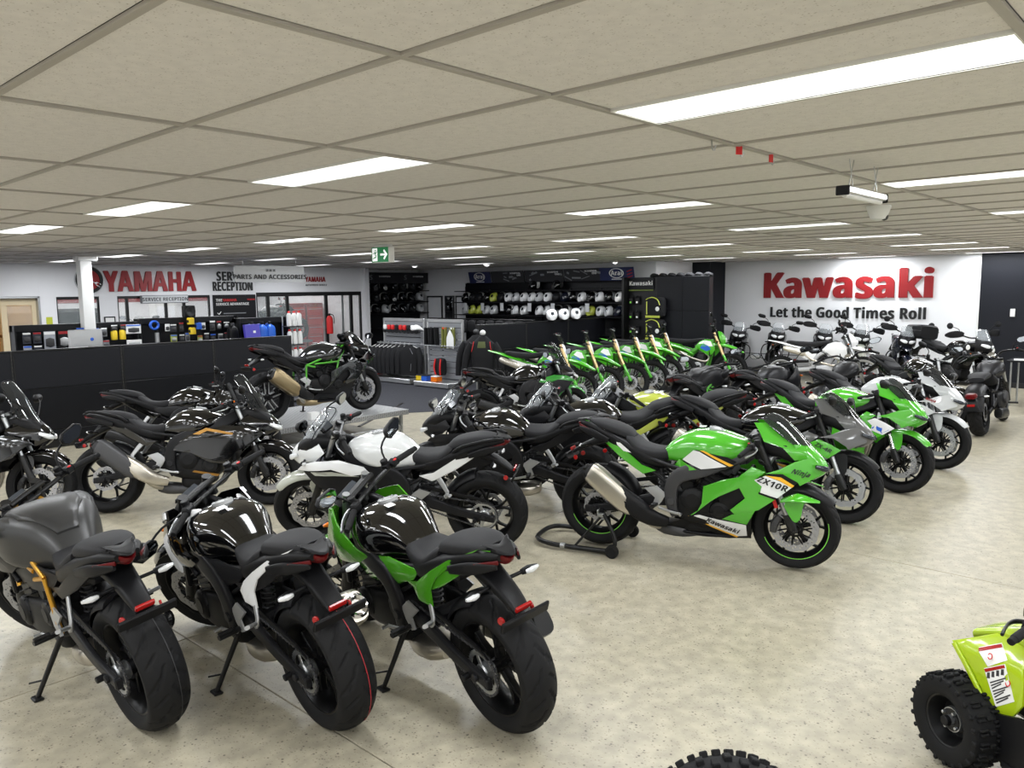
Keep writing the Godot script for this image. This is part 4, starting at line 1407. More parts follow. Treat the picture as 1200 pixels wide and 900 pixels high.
func sport_dress(o: Node3D, c: Dictionary, S: Transform3D) -> void:
	var body: Material = mats[c.get("body", "paint_green")]
	var nose: Material = mats[c.get("nose", c.get("body", "paint_green"))]
	both(o, "side_fairing", "sp_side", body, [0.11, 0.585, 0.24, 0.645, 0.35, 0.675, 0.44, 0.755, 0.53, 0.725, 0.46, 0.665, 0.51, 0.625, 0.50, 0.58, 0.61, 0.545, 0.49, 0.455, 0.33, 0.405, 0.30, 0.435, 0.40, 0.53, 0.36, 0.60, 0.22, 0.525, 0.16, 0.48, 0.04, 0.365, -0.01, 0.335, 0.07, 0.40, 0.10, 0.46], fair_out(0.0), 0.006, 2)
	both(o, "air_duct", "sp_duct", mats["plastic"], [0.30, 0.43, 0.40, 0.53, 0.36, 0.61, 0.22, 0.52, 0.22, 0.44], fair_out(-0.035), 0.006, 1)
	both(o, "fairing_band", "sp_band", mats[c.get("band", c.get("body", "paint_green"))], [0.46, 0.665, 0.53, 0.70, 0.62, 0.665, 0.70, 0.62, 0.61, 0.545, 0.50, 0.58, 0.51, 0.625], fair_out(0.003), 0.006, 2)
	if c.get("blue", false):
		both(o, "fairing_decal", "sp_blue", mats["blue_deco"], [0.505, 0.60, 0.60, 0.56, 0.66, 0.60, 0.55, 0.635], fair_out(0.0042), 0.005, 1)
	if c.get("bars", false):
		for q in 5:
			both(o, "fairing_stripe", "sp_bar%d" % q, mats["plastic"], [0.20 + q * 0.05, 0.60 - q * 0.012 + q * 0.03, 0.36 + q * 0.055, 0.66 - q * 0.004, 0.36 + q * 0.055, 0.645 - q * 0.004, 0.205 + q * 0.05, 0.588 + q * 0.018] if q < 2 else [0.33 + (q - 2) * 0.06, 0.57 - (q - 2) * 0.05, 0.56, 0.61 - (q - 2) * 0.03, 0.56, 0.593 - (q - 2) * 0.03, 0.335 + (q - 2) * 0.06, 0.553 - (q - 2) * 0.05], fair_out(0.0045), 0.006, 1)
	if c.has("band_line"):
		both(o, "fairing_stripe", "sp_line", mats[c.band_line], [0.53, 0.703, 0.63, 0.692, 0.715, 0.633, 0.70, 0.618, 0.62, 0.668], fair_out(0.0042), 0.005, 1)
		both(o, "fairing_stripe", "sp_line2", mats["plastic"], [0.54, 0.71, 0.64, 0.715, 0.735, 0.655, 0.715, 0.633, 0.63, 0.692], fair_out(0.0035), 0.005, 1)
		both(o, "fairing_stripe", "sp_line3", mats["plastic"], [0.49, 0.585, 0.61, 0.545, 0.595, 0.535, 0.49, 0.57], fair_out(0.0035), 0.005, 1)
	both(o, "nose_flank", "sp_flank", nose, [0.53, 0.715, 0.62, 0.745, 0.71, 0.795, 0.79, 0.815, 0.87, 0.78, 0.875, 0.70, 0.75, 0.63, 0.735, 0.655, 0.64, 0.715], fair_out(0.002), 0.006, 2)
	both(o, "cowl", "sp_cowl", nose, [0.43, 1.04, 0.475, 0.975, 0.505, 0.92, 0.63, 0.885, 0.71, 0.80, 0.79, 0.815, 0.785, 0.885, 0.735, 0.915, 0.61, 1.005, 0.51, 1.045], func(x, y): return 0.17 - 0.06 * clampf((x - 0.5) / 0.3, 0, 1) - 0.10 * clampf((y - 0.86) / 0.2, 0, 1), 0.006, 2)
	part(o, "nose_cone", "sp_nose", nose, func(b): shell_arc(b, [[0.84, 0.655, 0.075, 0.10, 0.0], [0.905, 0.70, 0.10, 0.15, 0.0], [0.92, 0.755, 0.115, 0.17, 0.0], [0.875, 0.825, 0.12, 0.15, -0.01], [0.80, 0.90, 0.115, 0.10, -0.01]], 0.006))
	for s in [1, -1]:
		part(o, "headlight", "sp_lamp%d" % s, mats["lamp_dark"], func(b): b.sweep([v3(0.925, 0.735, 0.025 * s), v3(0.905, 0.745, 0.07 * s), v3(0.845, 0.765, 0.112 * s)], [v2(0.012, 0.012), v2(0.014, 0.02), v2(0.008, 0.012)], 2.4, 10, 3, Vector3.RIGHT))
	part(o, "windscreen", "sp_screen", mats[c.get("screen", "screen_smoke")], func(b): shell_arc(b, [[0.81, 0.895, 0.115, 0.11, -0.01], [0.745, 0.965, 0.112, 0.13, 0.0], [0.66, 1.045, 0.098, 0.13, 0.01], [0.585, 1.095, 0.07, 0.10, 0.02], [0.555, 1.105, 0.04, 0.05, 0.015]], 0.003, 4, 8))
	part(o, "cockpit", "sp_cockpit", mats["plastic"], func(b):
		b.body([[0.50, 0.86, 0.10, 0.06, 0.05, 3], [0.60, 0.86, 0.13, 0.09, 0.06, 3], [0.70, 0.84, 0.12, 0.08, 0.08, 3], [0.80, 0.80, 0.09, 0.07, 0.06, 2.6]], 18, 2)
		b.box(v3(0.555, 0.965, 0), v3(0.02, 0.085, 0.15), 0.008, Basis(Vector3(0, 0, 1), -0.7)))
	var dsp := part(o, "display", "sp_disp", mats["display"], func(b): b.box(v3(0.547, 0.9716, 0), v3(0.006, 0.07, 0.125), 0.002, Basis(Vector3(0, 0, 1), -0.7)))
	both(o, "belly_pan", "sp_belly", mats[c.get("belly", "plastic")], [-0.20, 0.225, -0.02, 0.33, 0.06, 0.375, 0.30, 0.42, 0.46, 0.455, 0.44, 0.36, 0.43, 0.205, 0.29, 0.185, 0.15, 0.225, -0.05, 0.205], fair_out(-0.012), 0.006, 2)
	part(o, "belly_keel", "sp_keel", mats["plastic"], func(b): b.body([[-0.20, 0.215, 0.06, 0.015, 0.012, 3], [-0.05, 0.20, 0.10, 0.02, 0.018, 3], [0.28, 0.20, 0.10, 0.02, 0.02, 3], [0.42, 0.225, 0.07, 0.02, 0.02, 3]], 14, 2))
	if c.get("tank_deco", false):
		var zt := func(x, y): return 0.214 - 0.62 * pow(x - 0.12, 2.0) * (3.0 if x < 0.12 else 1.4) - 2.2 * pow(maxf(0.0, y - 0.80), 2.0)
		both(o, "tank_panel", "sp_td0", mats["plastic"], [-0.06, 0.735, 0.05, 0.84, 0.27, 0.80, 0.33, 0.77, 0.28, 0.73, 0.08, 0.70], func(x, y): return zt.call(x, y) - 0.004, 0.006, 2)
		both(o, "tank_panel", "sp_td1", mats["paint_white"], [-0.055, 0.755, 0.03, 0.835, 0.075, 0.83, 0.265, 0.735, 0.09, 0.705], func(x, y): return zt.call(x, y), 0.006, 2)
		both(o, "tank_stripe", "sp_td2", mats["yellow_deco"], [0.08, 0.84, 0.11, 0.838, 0.31, 0.745, 0.285, 0.735], func(x, y): return zt.call(x, y) + 0.001, 0.006, 1)
		both(o, "tank_panel", "sp_td3", mats["paint_green"], [-0.12, 0.70, -0.08, 0.755, 0.06, 0.70, -0.04, 0.675], func(x, y): return zt.call(x, y) + 0.012, 0.006, 1)
	if c.has("belly_deco"):
		both(o, "belly_panel", "sp_bellyw", mats[c.belly_deco], [0.01, 0.345, 0.08, 0.365, 0.24, 0.345, 0.405, 0.325, 0.405, 0.23, 0.335, 0.215], fair_out(0.001), 0.006, 2)
		both(o, "belly_stripe", "sp_bellyy", mats["yellow_deco"], [-0.005, 0.345, 0.015, 0.347, 0.345, 0.216, 0.33, 0.204], fair_out(0.002), 0.006, 1)
	both(o, "lower_fairing", "sp_lower", mats[c.get("lower", c.get("body", "paint_green"))], [0.31, 0.40, 0.47, 0.45, 0.41, 0.33, 0.24, 0.355], fair_out(-0.003), 0.006, 2)
	if c.get("winglet", false):
		for s in [1, -1]:
			part(o, "winglet", "sp_wing%d" % s, body, func(b):
				b.sweep([v3(0.645, 0.535, 0.205 * s), v3(0.74, 0.575, 0.255 * s), v3(0.885, 0.55, 0.225 * s)], [v2(0.03, 0.01), v2(0.055, 0.008), v2(0.012, 0.005)], 2.4, 10, 3, v3(0.3, 0.3, -0.9 * s).normalized())
				b.panel([0.64, 0.52, 0.74, 0.565, 0.80, 0.55, 0.775, 0.50, 0.765, 0.41, 0.735, 0.37, 0.70, 0.40], func(x, y): return 0.205 - 0.12 * (x - 0.64) - 0.25 * (0.55 - y) * 0.5, 0.006, 2, 1, float(s)))
	# clip-on bars
	for s in [-1, 1]:
		var hb := part(o, "handlebar", "sp_bar%d" % s, mats["black_metal"], func(b):
			b.tube([v3(0.455, 0.925, 0.105 * s), v3(0.46, 0.92, 0.14 * s), v3(0.42, 0.885, 0.26 * s), v3(0.385, 0.86, 0.36 * s)], 0.011, 10)
			b.cyl(v3(0.455, 0.93, 0.105 * s), v3(-0.407, 0.914, 0), 0.036, 0.018, 16))
		hb.transform = S * hb.transform
	grip_set(o, S, "al_sp", v3(0.425, 0.888, 0.245), v3(0.385, 0.86, 0.365), v3(0.9, -0.1, 0.3))
	if c.get("mirror", true):
		mirrors(o, Transform3D.IDENTITY, "sp", v3(0.74, 0.93, 0.085), v3(0.70, 1.02, 0.22), v3(0.645, 1.03, 0.345))
	# lettering
	if c.has("words"):
		var i := 0
		for w in c.words:   # [text, height, x, y, angle, material, lift, wide, shear]
			for s in [1.0, -1.0]:
				var at := v2(w[2] if s > 0 else w[2] + w[9], w[3])
				var tilt: float = w[4]
				if s < 0:
					at.y += w[9] * tan(tilt)
				part(o, "lettering", "word%s%d%.2f" % [w[0], s, w[2]], mats[w[5]], func(b): b.letters(w[0], fnt(), w[1], at, fair_out(w[6]), s, tilt * s, w[8], w[7], 0.0015))
			i += 1


func naked_dress(o: Node3D, c: Dictionary, S0: Transform3D) -> void:
	var S := S0 * Transform3D(Basis.IDENTITY, v3(-0.035, -0.05, 0))
	var side: Material = mats[c.get("side", c.get("body", "paint_black"))]
	both(o, "tank_shroud", "nk_shroud", side, [0.06, 0.70, 0.15, 0.645, 0.34, 0.62, 0.50, 0.70, 0.545, 0.79, 0.47, 0.875, 0.36, 0.90, 0.30, 0.84, 0.18, 0.775], func(x, y): return 0.205 + 0.05 * sin(clampf((x - 0.05) / 0.5, 0, 1) * PI) - 0.12 * clampf((x - 0.42) / 0.12, 0, 1) - 0.25 * absf(y - 0.74), 0.012, 2)
	both(o, "side_panel", "nk_side", mats[c.get("mid", "plastic")], [0.25, 0.63, 0.10, 0.70, -0.10, 0.735, -0.34, 0.715, -0.30, 0.665, -0.14, 0.60, 0.14, 0.55], func(x, y): return 0.188 - 0.04 * clampf((-0.05 - x) / 0.3, 0, 1) - 0.2 * absf(y - 0.66), 0.01, 2)
	if c.has("shroud_edge"):
		both(o, "shroud_edge", "nk_edge", mats[c.shroud_edge], [0.39, 0.66, 0.50, 0.70, 0.545, 0.79, 0.47, 0.875, 0.36, 0.90, 0.335, 0.875, 0.42, 0.84, 0.47, 0.78, 0.44, 0.72], func(x, y): return 0.214 + 0.05 * sin(clampf((x - 0.05) / 0.5, 0, 1) * PI) - 0.12 * clampf((x - 0.42) / 0.12, 0, 1) - 0.25 * absf(y - 0.74), 0.008, 2)
	if c.has("tank_trim"):
		both(o, "tank_trim", "nk_tanktrim", mats[c.tank_trim], [0.18, 0.955, 0.30, 0.945, 0.385, 0.885, 0.42, 0.78, 0.36, 0.64, 0.30, 0.62, 0.345, 0.74, 0.34, 0.84, 0.27, 0.905], func(x, y): return 0.20 + 0.30 * (x - 0.2) - 0.62 * maxf(0.0, y - 0.80), 0.012, 2, 1)
	if c.has("tail_edge"):
		both(o, "tail_trim", "nk_tailedge", mats[c.tail_edge], [-0.33, 0.65, -0.38, 0.715, -0.47, 0.79, -0.60, 0.885, -0.78, 0.985, -0.62, 0.865, -0.50, 0.76, -0.455, 0.68, -0.46, 0.60, -0.36, 0.60], func(x, _y): return 0.168 - 0.10 * pow(clampf((-0.32 - x) / 0.52, 0, 1), 1.6), 0.01, 2)
	var hd := part(o, "headlight", "nk_head", mats["plastic"], func(b):
		b.body([[0.50, 0.845, 0.06, 0.05, 0.05, 2.6], [0.56, 0.845, 0.10, 0.075, 0.08, 2.8], [0.63, 0.83, 0.105, 0.075, 0.09, 2.8], [0.68, 0.81, 0.085, 0.055, 0.07, 2.6], [0.70, 0.80, 0.05, 0.03, 0.04, 2.4]], 20, 3))
	hd.transform = S * hd.transform
	part(hd, "lens", "nk_lens", mats["clear_lens"], func(b):
		for s in [-1, 1]:
			b.ball(v3(0.685, 0.805, 0.042 * s), v3(0.02, 0.026, 0.034)))
	var fly := part(o, "flyscreen", "nk_fly", mats[c.get("fly", "plastic")], func(b): shell_arc(b, [[0.70, 0.83, 0.10, 0.10, 0.0], [0.67, 0.89, 0.10, 0.10, 0.0], [0.61, 0.945, 0.07, 0.07, 0.0]], 0.006))
	fly.transform = S * fly.transform
	var ds := part(o, "instrument", "nk_disp", mats["plastic"], func(b):
		b.box(v3(0.53, 0.945, 0), v3(0.028, 0.115, 0.17), 0.012, Basis(Vector3(0, 0, 1), -0.95))
		b.box(v3(0.54, 0.90, 0), v3(0.04, 0.05, 0.06), 0.008))
	ds.transform = S * ds.transform
	part(ds, "display", "nk_dispg", mats["display"], func(b): b.box(v3(0.5205, 0.9582, 0), v3(0.004, 0.10, 0.155), 0.001, Basis(Vector3(0, 0, 1), -0.95)))
	var hb := part(o, "handlebar", "nk_bar", mats["black_metal"], func(b):
		b.tube([v3(0.31, 0.985, -0.385), v3(0.345, 1.0, -0.25), v3(0.40, 0.975, -0.12), v3(0.415, 0.965, 0.0), v3(0.40, 0.975, 0.12), v3(0.345, 1.0, 0.25), v3(0.31, 0.985, 0.385)], 0.013, 10, 4)
		for s in [-1, 1]:
			b.box(v3(0.42, 0.955, 0.05 * s), v3(0.045, 0.05, 0.035), 0.008))
	hb.transform = S * hb.transform
	grip_set(o, S, c.get("lever", "al") + "nk", v3(0.348, 1.0, 0.245), v3(0.312, 0.986, 0.38), v3(0.95, -0.25, 0.1))
	if c.get("mirror_down", false):
		mirrors(o, S, "nkd", v3(0.37, 0.99, 0.20), v3(0.44, 0.98, 0.34), v3(0.46, 0.935, 0.47), 0, -1.0)
	else:
		mirrors(o, S, "nk", v3(0.37, 1.0, 0.19), v3(0.42, 1.09, 0.25), v3(0.39, 1.15, 0.36))
	indicator(o, "find", v3(0.55, 0.76, 0.09), v3(0.545, 0.755, 0.20), "orange_lens")


func street_dress(o: Node3D, c: Dictionary, S: Transform3D) -> void:
	var body: Material = mats[c.get("body", "paint_black")]
	var tour: bool = c.get("tour", false)
	var zs := func(x, y): return fair(x, y) - 0.005
	both(o, "side_fairing", "st_side", mats[c.get("lower", "plastic")], [0.12, 0.73, 0.35, 0.755, 0.55, 0.73, 0.68, 0.67, 0.56, 0.56, 0.46, 0.53, 0.36, 0.42, 0.22, 0.44, 0.06, 0.53, -0.10, 0.56, -0.06, 0.64] if not tour else [0.10, 0.76, 0.35, 0.775, 0.57, 0.73, 0.70, 0.66, 0.58, 0.53, 0.50, 0.40, 0.40, 0.23, 0.10, 0.23, 0.02, 0.30, 0.06, 0.50, -0.06, 0.62], zs, 0.008, 2)
	both(o, "fairing_band", "st_band", body, [0.12, 0.685, 0.16, 0.73, 0.36, 0.775, 0.56, 0.755, 0.67, 0.72, 0.73, 0.665, 0.62, 0.675, 0.42, 0.705, 0.26, 0.66], func(x, y): return fair(x, y) + 0.004, 0.008, 2)
	if c.has("band_line"):
		both(o, "fairing_stripe", "st_line", mats[c.band_line], [0.08, 0.70, 0.20, 0.755, 0.44, 0.70, 0.43, 0.683, 0.21, 0.727, 0.14, 0.695], func(x, y): return fair(x, y) + 0.006, 0.006, 1)
		both(o, "fairing_stripe", "st_line2", mats[c.band_line], [0.06, 0.355, 0.08, 0.37, 0.30, 0.325, 0.28, 0.305], func(x, y): return fair(x, y) + 0.003, 0.006, 1)
	if c.has("edge"):
		both(o, "fairing_edge", "st_edge", mats[c.edge], [0.20, 0.655, 0.42, 0.685, 0.60, 0.668, 0.56, 0.645, 0.40, 0.655], func(x, y): return fair(x, y) + 0.002, 0.006, 1)
	var nose: Material = mats[c.get("nose", c.get("body", "paint_black"))]
	both(o, "nose_flank", "st_flank", nose, [0.49, 0.81, 0.56, 0.875, 0.70, 0.825, 0.80, 0.755, 0.74, 0.70, 0.58, 0.735], func(x, y): return 0.175 - 0.10 * clampf((x - 0.5) / 0.3, 0, 1) - 0.10 * clampf((y - 0.80) / 0.2, 0, 1), 0.006, 2)
	part(o, "nose_cone", "st_nose", nose, func(b): shell_arc(b, [[0.765, 0.655, 0.06, 0.08, 0.0], [0.82, 0.70, 0.085, 0.12, 0.0], [0.835, 0.755, 0.095, 0.14, 0.0], [0.79, 0.82, 0.10, 0.13, 0.0], [0.71, 0.88, 0.10, 0.11, 0.0]], 0.006))
	for s in [1, -1]:
		part(o, "headlight", "st_lamp%d" % s, mats["clear_lens"], func(b): b.sweep([v3(0.835, 0.725, 0.025 * s), v3(0.815, 0.735, 0.065 * s), v3(0.745, 0.765, 0.105 * s)], [v2(0.012, 0.016), v2(0.014, 0.024), v2(0.008, 0.014)], 2.4, 10, 3, Vector3.RIGHT))
	var up := 0.13 if tour else 0.0
	part(o, "windscreen", "st_screen%s" % tour, mats[c.get("screen", "screen_clear")], func(b): shell_arc(b, [[0.735, 0.86, 0.11, 0.12, 0.0], [0.68, 0.95, 0.115, 0.13, 0.0], [0.60, 1.04 + up * 0.5, 0.105, 0.12, 0.0], [0.545 - up * 0.3, 1.10 + up, 0.08, 0.08, 0.02], [0.525 - up * 0.3, 1.115 + up, 0.05, 0.04, 0.02]], 0.003, 4, 8))
	part(o, "screen_edge", "st_scredge%s" % tour, mats["plastic"], func(b): b.tube([v3(0.62, 0.86, 0.117), v3(0.575, 0.95, 0.122), v3(0.50, 1.04 + up * 0.5, 0.112), v3(0.475 - up * 0.3, 1.09 + up, 0.085), v3(0.50 - up * 0.3, 1.115 + up, 0.04), v3(0.505 - up * 0.3, 1.118 + up, 0.0), v3(0.50 - up * 0.3, 1.115 + up, -0.04), v3(0.475 - up * 0.3, 1.09 + up, -0.085), v3(0.50, 1.04 + up * 0.5, -0.112), v3(0.575, 0.95, -0.122), v3(0.62, 0.86, -0.117)], 0.004, 6, 3))
	part(o, "cockpit", "st_cockpit", mats["plastic"], func(b):
		b.body([[0.46, 0.86, 0.09, 0.05, 0.05, 3], [0.56, 0.86, 0.125, 0.07, 0.06, 3], [0.66, 0.84, 0.12, 0.07, 0.08, 3], [0.75, 0.79, 0.08, 0.06, 0.06, 2.6]], 18, 2)
		b.box(v3(0.545, 0.975, 0), v3(0.03, 0.10, 0.17), 0.012, Basis(Vector3(0, 0, 1), -0.75))
		b.tube([v3(0.57, 0.92, 0.10), v3(0.60, 1.0, 0.09)], 0.007, 6)
		b.tube([v3(0.57, 0.92, -0.10), v3(0.60, 1.0, -0.09)], 0.007, 6))
	part(o, "display", "st_disp", mats["display"], func(b): b.box(v3(0.534, 0.9852, 0), v3(0.005, 0.078, 0.135), 0.001, Basis(Vector3(0, 0, 1), -0.75)))
	for s in [-1, 1]:
		var hb := part(o, "handlebar", "st_bar%d" % s, mats["black_metal"], func(b):
			b.tube([v3(0.435, 0.94, 0.105 * s), v3(0.41, 0.955, 0.13 * s), v3(0.37, 0.95, 0.22 * s), v3(0.315, 0.92, 0.365 * s)], 0.012, 10, 3)
			b.cyl(v3(0.435, 0.955, 0.105 * s), v3(-0.407, 0.914, 0), 0.034, 0.016, 16))
		hb.transform = S * hb.transform
	grip_set(o, S, c.get("lever", "al") + "st", v3(0.365, 0.948, 0.235), v3(0.315, 0.921, 0.36), v3(0.95, -0.2, 0.15))
	mirrors(o, Transform3D.IDENTITY, "st%s" % tour, v3(0.66, 0.93, 0.105), v3(0.62, 1.05, 0.25), v3(0.55, 1.09, 0.37))
	indicator(o, "find2", v3(0.68, 0.73, 0.12), v3(0.66, 0.725, 0.215), "clear_lens")
	part(o, "grab_rail", "st_grab", mats["plastic"], func(b):
		for s in [-1, 1]:
			b.sweep([v3(-0.50, 0.86, 0.12 * s), v3(-0.58, 0.925, 0.15 * s), v3(-0.78, 0.985, 0.12 * s), v3(-0.86, 0.985, 0.07 * s)], [v2(0.012, 0.012)], 2.5, 8, 3))


# ---------------------------------------------------------------- off-road bikes; c: colours and options
func dirt_bike(c: Dictionary, label: String, at: Vector3, head: float, lean := -7.0, group := "") -> Node3D:
	var o := holder("dirt_bike", label, "motorcycle", at, 0.0, group)
	o.transform = Transform3D(Basis(Vector3.UP, deg_to_rad(head)) * Basis(Vector3.RIGHT, deg_to_rad(lean)), at)
	var S := steer_x(c.get("steer", 0.0), v3(0.40, 1.0, 0), 27.0)
	var pm: Material = mats[c.get("body", "paint_green")]
	var road: bool = c.get("road", false)
	var fax := v3(0.74, 0.345, 0)
	var rax := v3(-0.72, 0.335, 0)
	var f := wheel(o, "front_wheel", fax, {"r": 0.345, "rim": 0.275, "hw": 0.042, "style": "wire", "tyre": "knobby", "discs": [-0.06], "disc_r": 0.13, "mat": c.get("rim", "rim_black")})
	f.transform = S * f.transform
	wheel(o, "rear_wheel", rax, {"r": 0.335, "rim": 0.25, "hw": 0.058, "style": "wire", "tyre": "knobby", "discs": [0.06], "disc_r": 0.11, "sprocket": 0.10, "mat": c.get("rim", "rim_black")})
	chain(o, v3(-0.11, 0.46, -0.105), rax, 0.03, 0.10)
	var parts := []
	parts.append(part(o, "fork", "d_fork", mats[c.get("fork", "fork_gold")], func(b):
		for s in [-1, 1]:
			b.sweep([v3(0.385, 1.07, 0.10 * s), v3(0.40, 1.035, 0.10 * s), v3(0.575, 0.66, 0.10 * s), v3(0.60, 0.61, 0.10 * s)], [v2(0.024, 0.024), v2(0.025, 0.025), v2(0.029, 0.029), v2(0.027, 0.027)], 2.0, 14)))
	parts.append(part(o, "fork_guard", "d_guard", mats[c.get("guard", c.get("body", "paint_green"))], func(b):
		for s in [-1, 1]:
			b.sweep([v3(0.595, 0.63, 0.105 * s), v3(0.64, 0.54, 0.108 * s), v3(0.745, 0.34, 0.105 * s)], [v2(0.026, 0.022), v2(0.034, 0.026), v2(0.028, 0.026)], 3.0, 12, 2)))
	parts.append(part(o, "triple_clamp", "d_clamp", mats["black_metal"], func(b):
		for q in [v3(0.395, 1.03, 0), v3(0.475, 0.86, 0)]:
			b.box(q, v3(0.085, 0.035, 0.25), 0.01, Basis(Vector3(0, 0, 1), -0.45))
		b.box(v3(0.40, 1.075, 0), v3(0.04, 0.06, 0.11), 0.008)))
	parts.append(part(o, "front_fender", "d_ffend", pm, func(b):
		var rows := []
		for q in [[0.28, 0.845, 0.05], [0.42, 0.865, 0.075], [0.62, 0.84, 0.085], [0.78, 0.785, 0.075], [0.90, 0.72, 0.05], [0.93, 0.70, 0.025]]:
			rows.append([q[0] + 0.06, q[1] + 0.02, q[2] * 1.15, 0.0, 0.065 * q[2] / 0.08])
		shell_arc(b, rows, 0.005, 3, 5)))
	parts.append(part(o, "number_plate", "d_plate", mats[c.get("plate", "label_white")], func(b): shell_arc(b, [[0.52, 0.86, 0.06, 0.03, 0], [0.505, 0.93, 0.10, 0.04, 0], [0.47, 1.03, 0.105, 0.04, 0], [0.44, 1.09, 0.085, 0.03, 0]], 0.006)))
	if c.get("lamp", false):
		parts.append(part(o, "headlight", "d_lamp", pm, func(b): shell_arc(b, [[0.60, 0.86, 0.06, 0.06, 0], [0.63, 0.93, 0.11, 0.12, 0], [0.60, 1.03, 0.11, 0.12, 0], [0.52, 1.11, 0.08, 0.06, 0]], 0.01)))
		part(parts[-1], "lens", "d_lens", mats["clear_lens"], func(b): b.ball(v3(0.625, 0.945, 0), v3(0.022, 0.055, 0.06)))
	parts.append(part(o, "handlebar", "d_bar", mats["black_metal"], func(b):
		b.tube([v3(0.30, 1.18, -0.40), v3(0.335, 1.20, -0.27), v3(0.40, 1.13, -0.09), v3(0.405, 1.115, 0), v3(0.40, 1.13, 0.09), v3(0.335, 1.20, 0.27), v3(0.30, 1.18, 0.40)], 0.013, 8, 3)
		b.tube([v3(0.355, 1.185, -0.22), v3(0.36, 1.19, 0.22)], 0.008, 6)))
	parts.append(part(o, "bar_pad", "d_pad", mats["plastic"], func(b): b.sweep([v3(0.36, 1.19, -0.11), v3(0.36, 1.19, 0.11)], [v2(0.03, 0.026)], 4.0, 10)))
	for p in parts:
		p.transform = S * p.transform
	grip_set(o, S, "ald", v3(0.332, 1.20, 0.275), v3(0.302, 1.18, 0.395), v3(0.95, -0.2, 0.1))
	if road:
		mirrors(o, S, "dm", v3(0.34, 1.20, 0.24), v3(0.37, 1.33, 0.27), v3(0.33, 1.40, 0.35), 0)
	part(o, "frame", "d_frame", mats[c.get("frame", "frame_green")], func(b):
		for s in [-1, 1]:
			b.sweep([v3(0.385, 0.92, 0.03 * s), v3(0.25, 0.86, 0.08 * s), v3(-0.02, 0.70, 0.105 * s), v3(-0.12, 0.56, 0.11 * s), v3(-0.12, 0.36, 0.10 * s)], [v2(0.016, 0.04), v2(0.016, 0.038), v2(0.016, 0.034)], 4.0, 10, 3)
			b.sweep([v3(0.395, 0.84, 0.02 * s), v3(0.34, 0.62, 0.06 * s), v3(0.25, 0.36, 0.10 * s), v3(0.05, 0.28, 0.10 * s), v3(-0.12, 0.33, 0.09 * s)], [v2(0.016, 0.018)], 3.0, 8, 3)
			b.tube([v3(-0.04, 0.74, 0.09 * s), v3(-0.40, 0.82, 0.08 * s), v3(-0.62, 0.89, 0.06 * s)], 0.012, 6, 2))
	part(o, "swingarm", "d_arm", mats["cast_alu"], func(b):
		for s in [-1, 1]:
			b.sweep([v3(-0.12, 0.42, 0.10 * s), v3(-0.40, 0.40, 0.115 * s), v3(-0.75, 0.33, 0.105 * s)], [v2(0.018, 0.04), v2(0.015, 0.034), v2(0.014, 0.022)], 4.0, 10, 2)
		b.cyl(rax, Vector3(0, 0, 1), 0.013, 0.13, 10))
	var en := part(o, "engine", "d_engine", mats[c.get("engine", "engine_grey")], func(b):
		b.body([[-0.10, 0.42, 0.09, 0.07, 0.08, 4], [0.0, 0.41, 0.12, 0.10, 0.10, 4], [0.15, 0.41, 0.125, 0.10, 0.10, 4], [0.23, 0.43, 0.08, 0.06, 0.06, 4]], 18, 2)
		var t := Basis(Vector3(0, 0, 1), -0.12)
		b.box(v3(0.13, 0.57, 0), v3(0.15, 0.16, 0.13), 0.015, t)
		for i in 6:
			b.box(v3(0.125 + i * 0.003, 0.52 + i * 0.022, 0), v3(0.17, 0.006, 0.155), 0.002, t)
		b.box(v3(0.15, 0.685, 0), v3(0.13, 0.09, 0.13), 0.02, t))
	for s in [-1, 1]:
		part(en, "engine_cover", "d_cov%d" % s, mats["cast_alu"], func(b):
			b.lathe([[0.0, 0.03], [0.05, 0.03], [0.06, 0.022], [0.078, 0.018], [0.085, -0.02]], 22, v3(0.03 + 0.07 * s, 0.40, 0.11 * s), v3(0, 0, s))
			bolts(b, v3(0.03 + 0.07 * s, 0.40, 0.11 * s), 0.075, 6, 0.018 * s))
	part(o, "radiator", "d_rad", mats["engine_black"], func(b):
		for s in [-1, 1]:
			b.box(v3(0.345, 0.72, 0.12 * s), v3(0.028, 0.24, 0.10), 0.006, Basis(Vector3(0, 0, 1), 0.1))
			for i in 9:
				b.box(v3(0.36, 0.63 + i * 0.023, 0.12 * s), v3(0.012, 0.004, 0.095), 0.001))
	part(o, "exhaust", "d_exh", mats["brushed"], func(b):
		b.tube([v3(0.22, 0.66, 0.03), v3(0.31, 0.60, 0.06), v3(0.28, 0.50, 0.13), v3(0.10, 0.52, 0.15), v3(-0.15, 0.60, 0.13), v3(-0.30, 0.70, 0.125)], 0.020, 10, 4)
		b.sweep([v3(-0.28, 0.69, 0.13), v3(-0.34, 0.715, 0.135), v3(-0.62, 0.80, 0.135), v3(-0.68, 0.82, 0.135)], [v2(0.025, 0.025), v2(0.045, 0.052), v2(0.045, 0.052), v2(0.025, 0.03)], 2.6, 14, 2))
	part(o, "fuel_tank", "d_tank", mats["plastic"], func(b): b.body([[0.0, 0.80, 0.07, 0.06, 0.06, 3], [0.10, 0.86, 0.10, 0.06, 0.08, 3], [0.24, 0.91, 0.10, 0.06, 0.10, 3], [0.33, 0.92, 0.06, 0.04, 0.06, 3]], 18, 3))
	both(o, "shroud", "d_shr", pm, [0.02, 0.79, 0.16, 0.70, 0.36, 0.60, 0.46, 0.72, 0.45, 0.84, 0.36, 0.935, 0.24, 0.945, 0.12, 0.90], func(x, y): return 0.115 + 0.075 * clampf((x - 0.05) / 0.35, 0, 1) - 0.1 * absf(y - 0.8), 0.006, 2)
